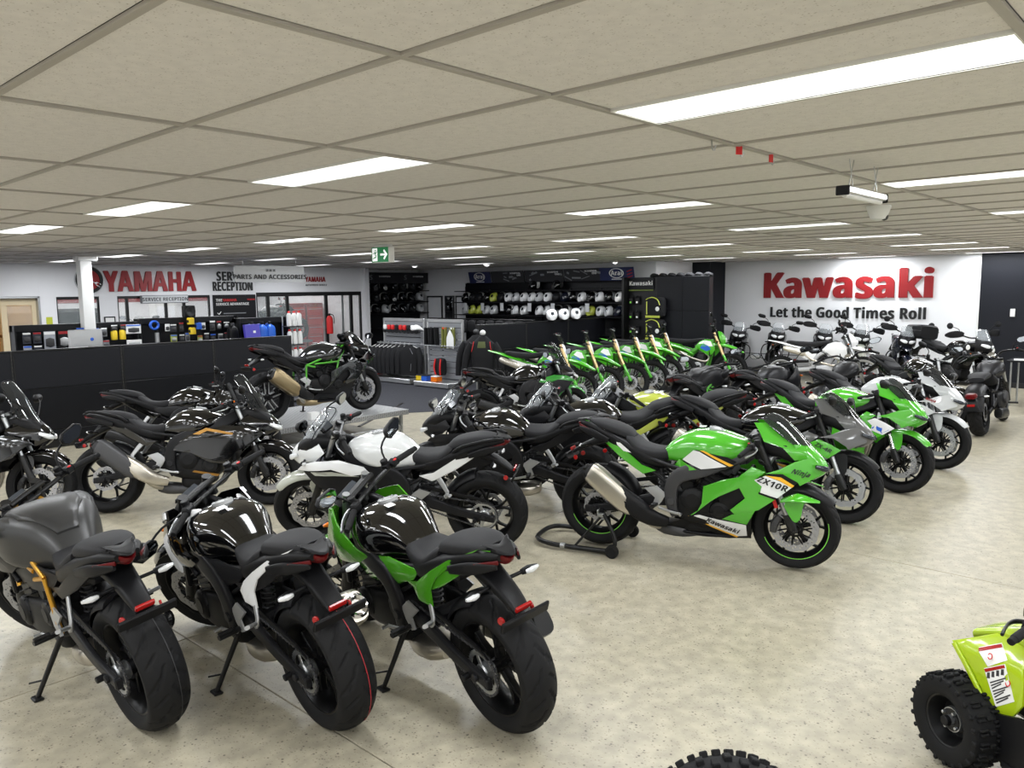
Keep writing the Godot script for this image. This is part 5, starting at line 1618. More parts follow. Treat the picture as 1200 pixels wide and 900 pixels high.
	both(o, "shroud_decal", "d_shd", mats[c.get("deco", "blue_deco")], [0.14, 0.76, 0.28, 0.70, 0.38, 0.74, 0.30, 0.82, 0.18, 0.83], func(x, y): return 0.1175 + 0.075 * clampf((x - 0.05) / 0.35, 0, 1) - 0.1 * absf(y - 0.8), 0.004, 1)
	both(o, "shroud_decal", "d_shd2", mats["label_white"], [0.20, 0.86, 0.33, 0.80, 0.42, 0.80, 0.36, 0.90, 0.26, 0.92], func(x, y): return 0.1175 + 0.075 * clampf((x - 0.05) / 0.35, 0, 1) - 0.1 * absf(y - 0.8), 0.004, 1)
	both(o, "side_plate", "d_side", mats[c.get("side", "label_white")], [-0.56, 0.84, -0.36, 0.80, -0.08, 0.73, -0.10, 0.62, -0.24, 0.60, -0.42, 0.68], func(x, y): return 0.125 - 0.1 * clampf((-0.3 - x) / 0.3, 0, 1), 0.006, 1)
	part(o, "seat", "d_seat", mats[c.get("seat", "seat")], func(b): b.body([[0.20, 0.955, 0.05, 0.02, 0.03, 2.6], [0.08, 0.935, 0.075, 0.035, 0.05, 2.8], [-0.14, 0.905, 0.085, 0.04, 0.06, 3.0], [-0.42, 0.91, 0.095, 0.045, 0.06, 3.0], [-0.58, 0.935, 0.08, 0.03, 0.04, 2.8], [-0.64, 0.94, 0.04, 0.012, 0.02, 2.5]], 20, 3))
	part(o, "rear_fender", "d_rfend", pm, func(b): shell_arc(b, [[-0.30, 0.845, 0.09, 0.0, 0.05], [-0.50, 0.885, 0.10, 0.0, 0.045], [-0.72, 0.935, 0.09, 0.0, 0.035], [-0.92, 0.965, 0.065, 0.0, 0.02], [-0.98, 0.97, 0.035, 0.0, 0.01]], 0.006, 3, 5))
	part(o, "footrest", "d_peg", mats["black_metal"], func(b):
		for s in [-1, 1]:
			b.box(v3(-0.13, 0.36, 0.17 * s), v3(0.05, 0.015, 0.10), 0.004))
	part(o, "shock", "d_shock", mats["label_white"], func(b):
		var pts := []
		for i in 57:
			var a := TAU * i / 8.0
			pts.append(v3(-0.17 - 0.05 * i / 56.0 + cos(a) * 0.034, 0.45 + 0.25 * i / 56.0, sin(a) * 0.034))
		b.tube(pts, 0.006, 5))
	part(o, "side_stand", "d_stand", mats["cast_alu"], func(b): b.sweep([v3(-0.06, 0.36, -0.11), v3(-0.16, 0.05, -0.27)], [v2(0.011, 0.010)], 3.0, 8))
	if road:
		part(o, "tail_light", "d_tail", mats["red_lens"], func(b): b.box(v3(-0.80, 0.93, 0), v3(0.06, 0.035, 0.08), 0.01))
		part(o, "plate_carrier", "d_pc", mats["plastic"], func(b): b.sweep([v3(-0.78, 0.92, 0), v3(-0.90, 0.80, 0), v3(-0.97, 0.70, 0)], [v2(0.06, 0.012), v2(0.07, 0.01), v2(0.09, 0.01)], 4.0, 10, 2))
		indicator(o, "d_ri", v3(-0.84, 0.86, 0.04), v3(-0.86, 0.87, 0.19), "orange_lens")
		indicator(o, "d_fi", v3(0.50, 0.90, 0.11), v3(0.49, 0.90, 0.22), "orange_lens")
	return o


# tall travel bikes; seen from the front
func adventure_bike(c: Dictionary, label: String, at: Vector3, head: float, lean := -7.0, group := "") -> Node3D:
	var o := holder("adventure_bike", label, "motorcycle", at, 0.0, group)
	o.transform = Transform3D(Basis(Vector3.UP, deg_to_rad(head)) * Basis(Vector3.RIGHT, deg_to_rad(lean)), at)
	var S := steer_x(c.get("steer", 0.0), v3(0.42, 0.95, 0), 26.0)
	var pm: Material = mats[c.get("body", "paint_black")]
	var fax := v3(0.75, 0.335, 0)
	var rax := v3(-0.72, 0.32, 0)
	var parts := []
	parts.append(wheel(o, "front_wheel", fax, {"r": 0.335, "rim": 0.25, "hw": 0.055, "style": "wire", "tyre": "knobby", "discs": [0.068], "disc_r": 0.14}))
	wheel(o, "rear_wheel", rax, {"r": 0.32, "rim": 0.222, "hw": 0.075, "style": "wire", "tyre": "knobby", "discs": [0.07], "disc_r": 0.11, "sprocket": 0.10})
	parts.append(part(o, "fork", "a_fork", mats["black_metal"], func(b):
		for s in [-1, 1]:
			b.sweep([v3(0.60, 0.62, 0.105 * s), v3(0.605, 0.60, 0.105 * s), v3(0.735, 0.33, 0.105 * s)], [v2(0.027, 0.027), v2(0.031, 0.031), v2(0.027, 0.027)], 2.0, 12)
		))
	parts.append(part(o, "triple_clamp", "a_clamp", mats["black_metal"], func(b):
		b.box(v3(0.42, 1.0, 0), v3(0.08, 0.03, 0.25), 0.01, Basis(Vector3(0, 0, 1), -0.4))
		b.box(v3(0.51, 0.80, 0), v3(0.08, 0.04, 0.25), 0.01, Basis(Vector3(0, 0, 1), -0.4))
		b.cyl(v3(0.465, 0.90, 0), v3(-0.41, 0.91, 0), 0.02, 0.10, 12)))
	parts.append(part(o, "fork_tube", "a_tube", mats["steel"], func(b):
		for s in [-1, 1]:
			b.tube([v3(0.42, 1.0, 0.105 * s), v3(0.60, 0.62, 0.105 * s)], 0.021, 10)))
	parts.append(part(o, "front_fender", "a_fend", pm, func(b): b.guard(fax, 0.375, 0.085, 0.05, 35, 150, 0.004, 14, 0.3)))
	parts.append(part(o, "handlebar", "a_bar", mats["black_metal"], func(b): b.tube([v3(0.28, 1.14, -0.43), v3(0.33, 1.16, -0.28), v3(0.40, 1.09, -0.10), v3(0.40, 1.08, 0), v3(0.40, 1.09, 0.10), v3(0.33, 1.16, 0.28), v3(0.28, 1.14, 0.43)], 0.013, 8, 3)))
	for s in [-1, 1]:
		parts.append(part(o, "hand_guard", "a_hg%d" % s, mats["plastic"], func(b):
			b.sweep([v3(0.43, 1.15, 0.20 * s), v3(0.43, 1.16, 0.30 * s), v3(0.38, 1.15, 0.41 * s), v3(0.29, 1.14, 0.45 * s)], [v2(0.035, 0.01), v2(0.062, 0.012), v2(0.055, 0.012), v2(0.02, 0.01)], 2.6, 10, 3, Vector3.UP)))
	for p in parts:
		p.transform = S * p.transform
	grip_set(o, S, "ad", v3(0.33, 1.16, 0.28), v3(0.285, 1.142, 0.42), v3(0.95, -0.2, 0.1))
	mirrors(o, S, "am%d" % c.get("mirror", 0), v3(0.35, 1.15, 0.24), v3(0.40, 1.24, 0.27), v3(0.36, 1.305, 0.40), c.get("mirror", 0))
	part(o, "engine", "a_eng", mats["engine_black"], func(b):
		b.body([[-0.15, 0.44, 0.10, 0.08, 0.08, 4], [0.0, 0.43, 0.16, 0.12, 0.12, 4], [0.2, 0.42, 0.16, 0.11, 0.12, 4], [0.3, 0.44, 0.1, 0.07, 0.07, 4]], 18, 2)
		b.box(v3(0.18, 0.62, 0), v3(0.20, 0.22, 0.28), 0.02, Basis(Vector3(0, 0, 1), -0.3))
		for s in [-1, 1]:
			b.lathe([[0.0, 0.03], [0.06, 0.03], [0.085, 0.02], [0.09, -0.02]], 22, v3(0.06, 0.44, 0.16 * s), v3(0, 0, s))
		b.sweep([v3(0.33, 0.30, 0), v3(0.22, 0.24, 0), v3(-0.10, 0.25, 0)], [v2(0.12, 0.01), v2(0.15, 0.012)], 4.0, 10, 2))
	part(o, "crash_bar", "a_crash", mats["black_metal"], func(b):
		for s in [-1, 1]:
			b.tube([v3(0.40, 0.78, 0.10 * s), v3(0.36, 0.70, 0.26 * s), v3(0.30, 0.50, 0.28 * s), v3(0.20, 0.30, 0.14 * s)], 0.012, 8, 4))
	part(o, "frame", "a_frame", mats["frame_black"], func(b):
		for s in [-1, 1]:
			b.sweep([v3(0.43, 0.90, 0.04 * s), v3(0.20, 0.78, 0.13 * s), v3(-0.10, 0.62, 0.15 * s), v3(-0.13, 0.42, 0.14 * s)], [v2(0.018, 0.04)], 4.0, 10, 3)
			b.tube([v3(-0.06, 0.72, 0.13 * s), v3(-0.70, 0.90, 0.09 * s)], 0.014, 8)
			b.sweep([v3(-0.13, 0.42, 0.11 * s), v3(-0.75, 0.32, 0.11 * s)], [v2(0.018, 0.038), v2(0.014, 0.024)], 4.0, 10))
	part(o, "fuel_tank", "a_tank", pm, func(b): b.body([[-0.16, 0.82, 0.10, 0.06, 0.06, 3], [0.0, 0.87, 0.17, 0.12, 0.10, 3], [0.18, 0.91, 0.20, 0.12, 0.13, 3], [0.34, 0.93, 0.14, 0.08, 0.10, 3], [0.42, 0.94, 0.07, 0.04, 0.05, 3]], 22, 3))
	both(o, "side_fairing", "a_side", pm, [0.12, 0.80, 0.30, 0.62, 0.48, 0.58, 0.62, 0.74, 0.70, 0.86, 0.58, 0.98, 0.36, 0.96], func(x, y): return 0.20 - 0.10 * clampf((x - 0.35) / 0.35, 0, 1) - 0.1 * absf(y - 0.8), 0.008, 2)
	part(o, "headlight_cowl", "a_nose", mats["plastic"], func(b): shell_arc(b, [[0.66, 0.80, 0.09, 0.10, 0], [0.74, 0.88, 0.15, 0.16, 0], [0.74, 0.98, 0.16, 0.17, 0], [0.66, 1.08, 0.13, 0.13, 0], [0.58, 1.13, 0.08, 0.07, 0]], 0.01))
	part(o, "beak", "a_beak", pm, func(b): shell_arc(b, [[0.62, 0.86, 0.09, 0.0, 0.04], [0.80, 0.84, 0.075, 0.0, 0.03], [0.95, 0.79, 0.04, 0.0, 0.015]], 0.008, 3, 4))
	for s in [1, -1]:
		part(o, "headlight", "a_lamp%d" % s, mats["clear_lens"], func(b): b.sweep([v3(0.748, 0.935, 0.015 * s), v3(0.735, 0.945, 0.06 * s), v3(0.67, 0.965, 0.125 * s)], [v2(0.014, 0.02), v2(0.016, 0.032), v2(0.008, 0.016)], 2.4, 10, 3, Vector3.RIGHT))
	part(o, "windscreen", "a_scr", mats["screen_clear"], func(b): shell_arc(b, [[0.70, 1.04, 0.13, 0.12, 0], [0.65, 1.11, 0.14, 0.12, 0], [0.59, 1.20, 0.12, 0.10, 0], [0.57, 1.235, 0.08, 0.05, 0]], 0.003, 3, 7))
	part(o, "seat", "a_seat", mats["seat"], func(b): b.body([[0.0, 0.89, 0.08, 0.03, 0.05, 2.8], [-0.14, 0.86, 0.12, 0.04, 0.06, 3], [-0.34, 0.87, 0.14, 0.045, 0.06, 3], [-0.46, 0.92, 0.13, 0.05, 0.06, 3], [-0.70, 0.96, 0.11, 0.035, 0.05, 3], [-0.80, 0.965, 0.06, 0.02, 0.03, 2.6]], 20, 3))
	part(o, "tail", "a_tail", mats["plastic"], func(b):
		b.body([[-0.30, 0.80, 0.13, 0.05, 0.06, 3], [-0.6, 0.88, 0.11, 0.04, 0.06, 3], [-0.86, 0.93, 0.06, 0.02, 0.03, 3]], 16, 3)
		b.sweep([v3(-0.75, 0.90, 0), v3(-0.95, 0.78, 0), v3(-1.0, 0.66, 0)], [v2(0.05, 0.015), v2(0.06, 0.012), v2(0.09, 0.01)], 4.0, 10, 2))
	part(o, "rack", "a_rack", mats["black_metal"], func(b):
		for s in [-1, 1]:
			b.tube([v3(-0.5, 0.97, 0.11 * s), v3(-0.8, 1.0, 0.11 * s), v3(-0.9, 1.0, 0.06 * s)], 0.008, 6, 2))
	indicator(o, "a_fi", v3(0.62, 0.80, 0.13), v3(0.60, 0.80, 0.24), "orange_lens")
	if c.get("pods", false):
		for s in [1, -1]:
			var pd := part(o, "auxiliary_lamp", "a_pod%d" % s, mats["black_metal"], func(b): b.cyl(v3(0.50, 0.90, 0.26 * s), Vector3.RIGHT, 0.05, 0.035, 18))
			part(pd, "lens", "a_podl%d" % s, mats["label_white"], func(b): b.cyl(v3(0.54, 0.90, 0.26 * s), Vector3.RIGHT, 0.044, 0.006, 18))
	if c.get("box", false):
		var tb := part(o, "top_box", "a_box", mats["plastic"], func(b):
			b.body([[-1.10, 1.12, 0.19, 0.10, 0.12, 5], [-1.06, 1.12, 0.21, 0.13, 0.13, 5], [-0.72, 1.12, 0.21, 0.14, 0.13, 5], [-0.68, 1.12, 0.19, 0.11, 0.12, 5]], 24, 1))
		part(tb, "lid_seam", "a_boxs", mats["plastic_grey"], func(b): b.body([[-1.095, 1.14, 0.213, 0.006, 0.006, 5], [-0.685, 1.14, 0.213, 0.006, 0.006, 5]], 24, 1))
	part(o, "side_stand", "a_stand", mats["black_metal"], func(b): b.sweep([v3(-0.06, 0.36, -0.12), v3(-0.10, 0.045, -0.28)], [v2(0.012, 0.011)], 3.0, 8))
	if c.has("pannier"):
		both(o, "tank_bag", "a_pan", mats[c.pannier], [0.02, 0.84, 0.22, 0.70, 0.36, 0.74, 0.34, 0.90, 0.16, 0.95], func(_x, _y): return 0.235, 0.05, 1, 1)
	return o


func cruiser(label: String, at: Vector3, head: float, lean := -6.0) -> Node3D:
	var o := holder("cruiser_motorcycle", label, "motorcycle", at)
	o.transform = Transform3D(Basis(Vector3.UP, deg_to_rad(head)) * Basis(Vector3.RIGHT, deg_to_rad(lean)), at)
	var S := steer_x(12.0, v3(0.42, 0.85, 0), 31.0)
	var fax := v3(0.79, 0.31, 0)
	var rax := v3(-0.78, 0.315, 0)
	var parts := [wheel(o, "front_wheel", fax, {"r": 0.31, "rim": 0.23, "hw": 0.062, "discs": [-0.07], "disc_r": 0.15})]
	wheel(o, "rear_wheel", rax, {"r": 0.315, "rim": 0.222, "hw": 0.085, "discs": [0.08], "disc_r": 0.12, "sprocket": 0.11, "na": 200})
	chain(o, v3(-0.15, 0.42, -0.105), rax, 0.035, 0.11)
	var pm: Material = mats["satin_black"]
	parts.append(part(o, "fork", "c_fork", mats["black_metal"], func(b):
		for s in [-1, 1]:
			b.sweep([v3(0.61, 0.58, 0.11 * s), v3(0.62, 0.56, 0.11 * s), v3(0.79, 0.29, 0.11 * s)], [v2(0.027, 0.027), v2(0.031, 0.031), v2(0.025, 0.025)], 2.0, 12)
		))
	parts.append(part(o, "triple_clamp", "c_clamp", mats["black_metal"], func(b):
		b.box(v3(0.41, 0.91, 0), v3(0.09, 0.03, 0.27), 0.01, Basis(Vector3(0, 0, 1), -0.5))
		b.box(v3(0.52, 0.74, 0), v3(0.09, 0.04, 0.27), 0.01, Basis(Vector3(0, 0, 1), -0.5))
		b.cyl(v3(0.465, 0.825, 0), v3(-0.54, 0.84, 0), 0.02, 0.09, 12)))
	parts.append(part(o, "fork_tube", "c_tube", mats["steel"], func(b):
		for s in [-1, 1]:
			b.tube([v3(0.41, 0.92, 0.11 * s), v3(0.615, 0.57, 0.11 * s)], 0.0215, 10)))
	parts.append(part(o, "front_fender", "c_ffend", pm, func(b): b.guard(fax, 0.335, 0.085, 0.06, 20, 165, 0.004, 16, 0.15)))
	parts.append(part(o, "headlight", "c_head", mats["black_metal"], func(b):
		b.body([[0.46, 0.80, 0.05, 0.05, 0.05, 2.2], [0.52, 0.80, 0.095, 0.11, 0.09, 2.2], [0.60, 0.80, 0.105, 0.125, 0.105, 2.2], [0.63, 0.80, 0.10, 0.12, 0.10, 2.2]], 20, 2)))
	part(parts[-1], "lens", "c_lens", mats["clear_lens"], func(b): b.ball(v3(0.625, 0.805, 0), v3(0.03, 0.105, 0.09)))
	parts.append(part(o, "instrument", "c_inst", mats["chrome"], func(b): b.cyl(v3(0.40, 0.99, 0), v3(-0.5, 0.86, 0), 0.055, 0.022, 20)))
	parts.append(part(o, "handlebar", "c_bar", mats["black_metal"], func(b): b.tube([v3(0.12, 0.985, -0.42), v3(0.22, 1.02, -0.33), v3(0.37, 1.03, -0.14), v3(0.39, 0.96, -0.05), v3(0.39, 0.96, 0.05), v3(0.37, 1.03, 0.14), v3(0.22, 1.02, 0.33), v3(0.12, 0.985, 0.42)], 0.014, 8, 3)))
	for p in parts:
		p.transform = S * p.transform
	grip_set(o, S, "alc", v3(0.215, 1.02, 0.335), v3(0.12, 0.985, 0.42), v3(0.8, -0.2, 0.5))
	mirrors(o, S, "cm", v3(0.28, 1.03, 0.25), v3(0.27, 1.12, 0.30), v3(0.23, 1.16, 0.40), 0)
	var en := part(o, "engine", "c_eng", mats["engine_black"], func(b):
		b.body([[-0.16, 0.40, 0.12, 0.09, 0.12, 4], [0.0, 0.39, 0.18, 0.13, 0.14, 4], [0.2, 0.40, 0.18, 0.12, 0.13, 4], [0.3, 0.42, 0.13, 0.08, 0.08, 4]], 18, 2)
		b.box(v3(0.18, 0.58, 0), v3(0.20, 0.2, 0.30), 0.02, Basis(Vector3(0, 0, 1), -0.3))
		for i in 5:
			b.box(v3(0.165 + i * 0.011, 0.51 + i * 0.033, 0), v3(0.225, 0.008, 0.33), 0.003, Basis(Vector3(0, 0, 1), -0.3)))
	for s in [-1, 1]:
		part(en, "engine_cover", "c_cov%d" % s, mats["engine_grey"], func(b):
			b.lathe([[0.0, 0.035], [0.07, 0.035], [0.09, 0.022], [0.10, -0.02]], 24, v3(0.08, 0.42, 0.175 * s), v3(0, 0, s)))
	part(o, "exhaust", "c_exh", mats["black_metal"], func(b):
		b.tube([v3(0.28, 0.60, 0.08), v3(0.36, 0.50, 0.12), v3(0.30, 0.26, 0.15), v3(0.0, 0.22, 0.17)], 0.024, 10, 4)
		b.sweep([v3(0.02, 0.22, 0.16), v3(-0.10, 0.225, 0.185), v3(-0.55, 0.27, 0.20), v3(-0.62, 0.28, 0.20)], [v2(0.04, 0.045), v2(0.06, 0.07), v2(0.06, 0.072), v2(0.045, 0.055)], 2.8, 14, 2))
	part(o, "frame", "c_frame", mats["frame_black"], func(b):
		for s in [-1, 1]:
			b.tube([v3(0.41, 0.82, 0.04 * s), v3(0.10, 0.68, 0.10 * s), v3(-0.22, 0.55, 0.12 * s), v3(-0.55, 0.58, 0.12 * s)], 0.02, 10, 3)
			b.tube([v3(0.42, 0.76, 0.03 * s), v3(0.36, 0.50, 0.10 * s), v3(0.26, 0.30, 0.14 * s), v3(-0.14, 0.28, 0.13 * s), v3(-0.20, 0.50, 0.12 * s)], 0.018, 10, 3)
			b.sweep([v3(-0.16, 0.42, 0.11 * s), v3(-0.50, 0.36, 0.125 * s), v3(-0.83, 0.31, 0.125 * s)], [v2(0.018, 0.04), v2(0.016, 0.03)], 4.0, 10, 2)
			b.tube([v3(-0.30, 0.52, 0.10 * s), v3(-0.62, 0.36, 0.14 * s)], 0.02, 8))
	part(o, "fuel_tank", "c_tank", pm, func(b):
		b.body([[-0.10, 0.735, 0.06, 0.03, 0.04, 2.4], [-0.02, 0.76, 0.11, 0.07, 0.07, 2.5], [0.12, 0.79, 0.165, 0.115, 0.10, 2.6], [0.26, 0.82, 0.17, 0.115, 0.11, 2.6], [0.37, 0.845, 0.115, 0.07, 0.08, 2.5], [0.43, 0.855, 0.05, 0.03, 0.04, 2.3]], 28, 4)
		for s in [-1, 1]:
			b.sweep([v3(-0.06, 0.755, 0.095 * s), v3(0.12, 0.80, 0.163 * s), v3(0.32, 0.85, 0.14 * s)], [v2(0.006, 0.008)], 2.0, 8, 4)
		b.cyl(v3(0.17, 0.91, 0), v3(-0.2, 1, 0), 0.035, 0.012, 18))
	part(o, "rider_seat", "c_seat", mats["seat"], func(b): b.body([[-0.03, 0.725, 0.07, 0.03, 0.03, 2.6], [-0.14, 0.70, 0.14, 0.04, 0.05, 2.8], [-0.30, 0.68, 0.17, 0.04, 0.06, 2.8], [-0.40, 0.72, 0.17, 0.06, 0.07, 2.8], [-0.45, 0.77, 0.14, 0.04, 0.05, 2.6]], 22, 3))
	part(o, "pillion_seat", "c_pill", mats["seat"], func(b): b.body([[-0.44, 0.775, 0.10, 0.03, 0.03, 2.6], [-0.52, 0.785, 0.13, 0.045, 0.04, 2.8], [-0.68, 0.775, 0.125, 0.045, 0.04, 2.8], [-0.80, 0.745, 0.09, 0.03, 0.03, 2.6]], 20, 3))
	part(o, "rear_fender", "c_rfend", pm, func(b): b.guard(rax, 0.40, 0.125, 0.09, 58, 172, 0.006, 18, 0.05))
	part(o, "tail_light", "c_tail", mats["red_lens"], func(b): b.body([[-1.215, 0.56, 0.05, 0.022, 0.022, 3], [-1.19, 0.565, 0.07, 0.035, 0.03, 3], [-1.15, 0.575, 0.07, 0.035, 0.03, 3]], 16, 2))
	var pl := part(o, "plate_carrier", "c_plate", mats["plastic"], func(b): b.sweep([v3(-1.12, 0.54, 0), v3(-1.19, 0.48, 0), v3(-1.205, 0.38, 0)], [v2(0.05, 0.02), v2(0.07, 0.012), v2(0.10, 0.008)], 4.0, 10, 2))
	part(pl, "reflector", "c_refl", mats["red_reflector"], func(b): b.box(v3(-1.215, 0.455, 0), v3(0.01, 0.03, 0.09), 0.003))
	indicator(o, "c_ri", v3(-1.12, 0.56, 0.07), v3(-1.13, 0.565, 0.20), "clear_lens")
	part(o, "footrest", "c_peg", mats["black_metal"], func(b):
		for s in [-1, 1]:
			b.tube([v3(0.32, 0.32, 0.15 * s), v3(0.34, 0.31, 0.29 * s)], 0.014, 8))
	part(o, "side_stand", "c_stand", mats["black_metal"], func(b): b.sweep([v3(0.0, 0.30, -0.14), v3(-0.05, 0.035, -0.27)], [v2(0.012, 0.011)], 3.0, 8))
	return o


func build_bikes() -> void:
	var ninja := [["Ninja", 0.048, 0.685, 0.712, -0.30, "letter_black", 0.0055, 1.0, 0.35, 0.13], ["ZX10R", 0.042, 0.475, 0.662, -0.36, "letter_black", 0.0068, 1.25, 0.15, 0.17], ["Kawasaki", 0.042, 0.125, 0.322, -0.36, "letter_black", 0.006, 1.0, 0.25, 0.27]]
	var black_words := [["Ninja", 0.040, 0.705, 0.700, -0.30, "letter_black", 0.0055, 1.0, 0.3, 0.11]]
	# hero: the green sports bike on its paddock stand
	road_bike({"style": "sport", "body": "paint_green", "nose": "paint_green", "tank": "paint_green", "tail": "paint_green", "tail_deco": "label_white", "band": "paint_white", "band_line": "yellow_deco", "belly_deco": "paint_white", "winglet": true, "tape": "tape_green", "red_tag": true, "words": ninja, "mirror": false, "fender": "satin_black", "frame": "plastic_grey", "header": "engine_grey", "tank_deco": true}, "lime green sports bike with white and yellow graphics, raised on a black rear stand", Vector3(-2.9, 0.012, -5.13), 18.0, 0.0)
	# the row behind it, noses to the right
	road_bike({"style": "sport", "body": "paint_grey", "nose": "paint_grey", "band": "paint_green", "lower": "paint_green", "tank": "paint_black", "tail": "paint_black", "belly": "paint_grey", "fender": "satin_black", "steer": 6.0, "words": [["ZX-4R", 0.034, 0.50, 0.645, -0.42, "letter_black", 0.0068, 1.1, 0.15, 0.15]]}, "dark grey sports bike with green flashes, directly behind the one on the stand", Vector3(-3.08, 0, -6.6), 8.0)
	road_bike({"style": "sport", "body": "paint_green", "nose": "paint_green", "band": "paint_white", "tank": "paint_green", "tail": "paint_green", "lower": "paint_green", "belly": "paint_green", "fender": "paint_green", "steer": 8.0, "blue": true, "fork_tube": "chrome"}, "lime green sports bike with a white and blue flash, third in the right hand row", Vector3(-3.05, 0, -8.15), -8.0)
	road_bike({"style": "sport", "body": "paint_silver", "nose": "paint_silver", "band": "paint_silver", "tank": "paint_silver", "tail": "satin_black", "lower": "paint_silver", "belly": "paint_black", "fender": "paint_silver", "steer": 10.0, "usd": false, "bars": true, "words": [["Ninja", 0.040, 0.59, 0.735, -0.25, "kawa_red", 0.0055, 1.0, 0.3, 0.11]]}, "silver sports bike with black stripes, rearmost of the right hand row", Vector3(-3.04, 0, -9.48), -8.0)
	road_bike({"style": "naked", "body": "paint_black", "tank": "paint_black", "steer": 12.0, "usd": false, "muffler": "low", "muffler_mat": "black_metal"}, "black naked motorcycle with round bars just behind the silver sports bike", Vector3(-3.52, 0, -12.4), -30.0)
	# middle row, noses to the left
	road_bike({"style": "street", "body": "paint_white", "nose": "paint_pearl", "tank": "paint_pearl", "tail": "paint_white", "tail_base": "plastic", "fender": "paint_pale", "edge": "paint_pale", "muffler": "street", "muffler_mat": "black_metal", "steer": 16.0, "usd": false}, "white and black sports bike with pale grey front mudguard facing left", Vector3(-4.80, 0, -3.88), -148.0)
	road_bike({"style": "street", "body": "satin_black", "nose": "satin_black", "tank": "paint_black", "tail": "satin_black", "muffler": "street", "muffler_mat": "black_metal", "steer": 14.0, "usd": false}, "all black sports bike facing left directly behind the white one", Vector3(-4.85, 0, -5.25), -154.0)
	road_bike({"style": "street", "body": "satin_black", "nose": "satin_black", "tank": "paint_black", "tail": "paint_lime", "muffler": "street", "muffler_mat": "black_metal", "steer": 14.0, "usd": false}, "black sports bike with lime yellow tail panels, third of the middle row", Vector3(-4.62, 0, -6.3), -140.0)
	road_bike({"style": "street", "body": "paint_lime", "nose": "paint_lime", "tank": "paint_lime", "tail": "paint_lime", "muffler": "street", "muffler_mat": "black_metal", "steer": 14.0, "usd": false}, "lime yellow and black sports bike facing left, rearmost of the middle row", Vector3(-4.50, 0, -7.15), -135.0)
	# the three in front, seen from behind
	road_bike({"style": "naked", "body": "satin_black", "side": "satin_black", "tank": "matte_grey", "tank_shape": "edgy", "tail": "satin_black", "trellis": true, "frame": "gold", "steer": 30.0, "muffler": "low", "muffler_mat": "black_metal", "line": "plastic_grey", "rear_hw": 0.095, "lever": "al", "usd": true}, "matte black naked motorcycle with gold tube frame, front left of the picture", Vector3(-4.34, 0, -1.43), 180.3, -9.0)
	road_bike({"style": "naked", "body": "paint_black", "side": "paint_black", "tank": "paint_black", "tail": "satin_black", "shroud_edge": "paint_white", "tank_trim": "paint_white", "tail_edge": "paint_white", "steer": 30.0, "muffler": "can", "muffler_mat": "brushed", "line": "red_stripe", "rear_hw": 0.095, "mirror_down": true, "usd": true}, "gloss black naked motorcycle with white edged tail and tank sides, seen from behind", Vector3(-3.70, 0, -2.06), 175.5, -9.0)
	road_bike({"style": "naked", "body": "paint_metal_green", "side": "paint_metal_green", "mid": "paint_metal_green", "tank": "paint_black", "tail": "paint_metal_green", "tail_edge": "paint_metal_green", "steer": 32.0, "muffler": "street", "muffler_mat": "black_metal", "usd": false}, "black and bright green naked motorcycle seen from behind, rightmost of the front three", Vector3(-3.07, 0, -2.64), 171.0, -9.0)
	# left group
	road_bike({"style": "street", "tour": true, "body": "paint_black", "nose": "paint_black", "lower": "paint_black", "band": "paint_black", "band_line": "gold_deco", "tank": "paint_black", "tail": "paint_black", "screen": "screen_smoke", "muffler": "sport", "muffler_mat": "engine_grey", "shield": "brushed", "fender": "paint_black", "steer": -4.0, "header": "engine_grey"}, "black touring motorcycle with gold stripes and long silver muffler facing right", Vector3(-7.11, 0, -3.27), 51.0)
	road_bike({"style": "naked", "body": "paint_black", "tank": "paint_black", "tail": "paint_black", "steer": 4.0, "muffler": "street", "muffler_mat": "black_metal", "usd": true}, "gloss black naked motorcycle behind the touring bike with gold stripes", Vector3(-8.72, 0, -4.02), 54.0)
	road_bike({"style": "street", "tour": true, "body": "paint_mirrorgrey", "nose": "paint_black", "lower": "paint_black", "tank": "paint_black", "tail": "paint_black", "screen": "screen_smoke", "muffler": "sport", "fender": "paint_black", "steer": -2.0, "band_line": "tape_green"}, "dark touring motorcycle with thin green lines, cut off by the left edge of the picture", Vector3(-8.28, 0, -1.67), 52.0)
	road_bike({"style": "sport", "body": "paint_mirrorgrey", "nose": "paint_black", "band": "paint_mirrorgrey", "tank": "paint_mirrorgrey", "tail": "satin_black", "lower": "satin_black", "belly": "satin_black", "trellis": true, "frame": "frame_green", "spoke": "star", "single_arm": true, "muffler": "big", "muffler_mat": "gold_muffler", "header": "gold_muffler", "fender": "satin_black", "screen": "screen_smoke"}, "dark chrome sports bike with green tube frame standing on the silver platform", Vector3(-8.97, 0.36, -5.92), 87.0, -3.0)
	# behind
	road_bike({"style": "street", "tour": true, "body": "paint_deep_green", "nose": "paint_black", "lower": "satin_black", "band": "paint_green", "tank": "paint_black", "tail": "plastic", "muffler": "street", "muffler_mat": "black_metal", "screen": "screen_smoke", "steer": 4.0}, "black and green touring bike with tall windscreen in front of the dirt bikes", Vector3(-7.35, 0, -8.3), 66.0)
	road_bike({"style": "naked", "body": "satin_black", "tank": "satin_black", "tank_shape": "edgy", "tail": "satin_black", "trellis": true, "frame": "frame_green", "muffler": "low", "muffler_mat": "brushed", "steer": 6.0, "usd": true}, "satin black naked motorcycle with green tube frame seen from behind", Vector3(-5.06, 0, -9.3), 95.0)
	road_bike({"style": "naked", "body": "satin_black", "tank": "satin_black", "tail": "satin_black", "muffler": "low", "muffler_mat": "black_metal", "steer": 6.0, "usd": false}, "matte black naked motorcycle with round tail light, left of the dark cruiser", Vector3(-4.55, 0, -10.2), 85.0)
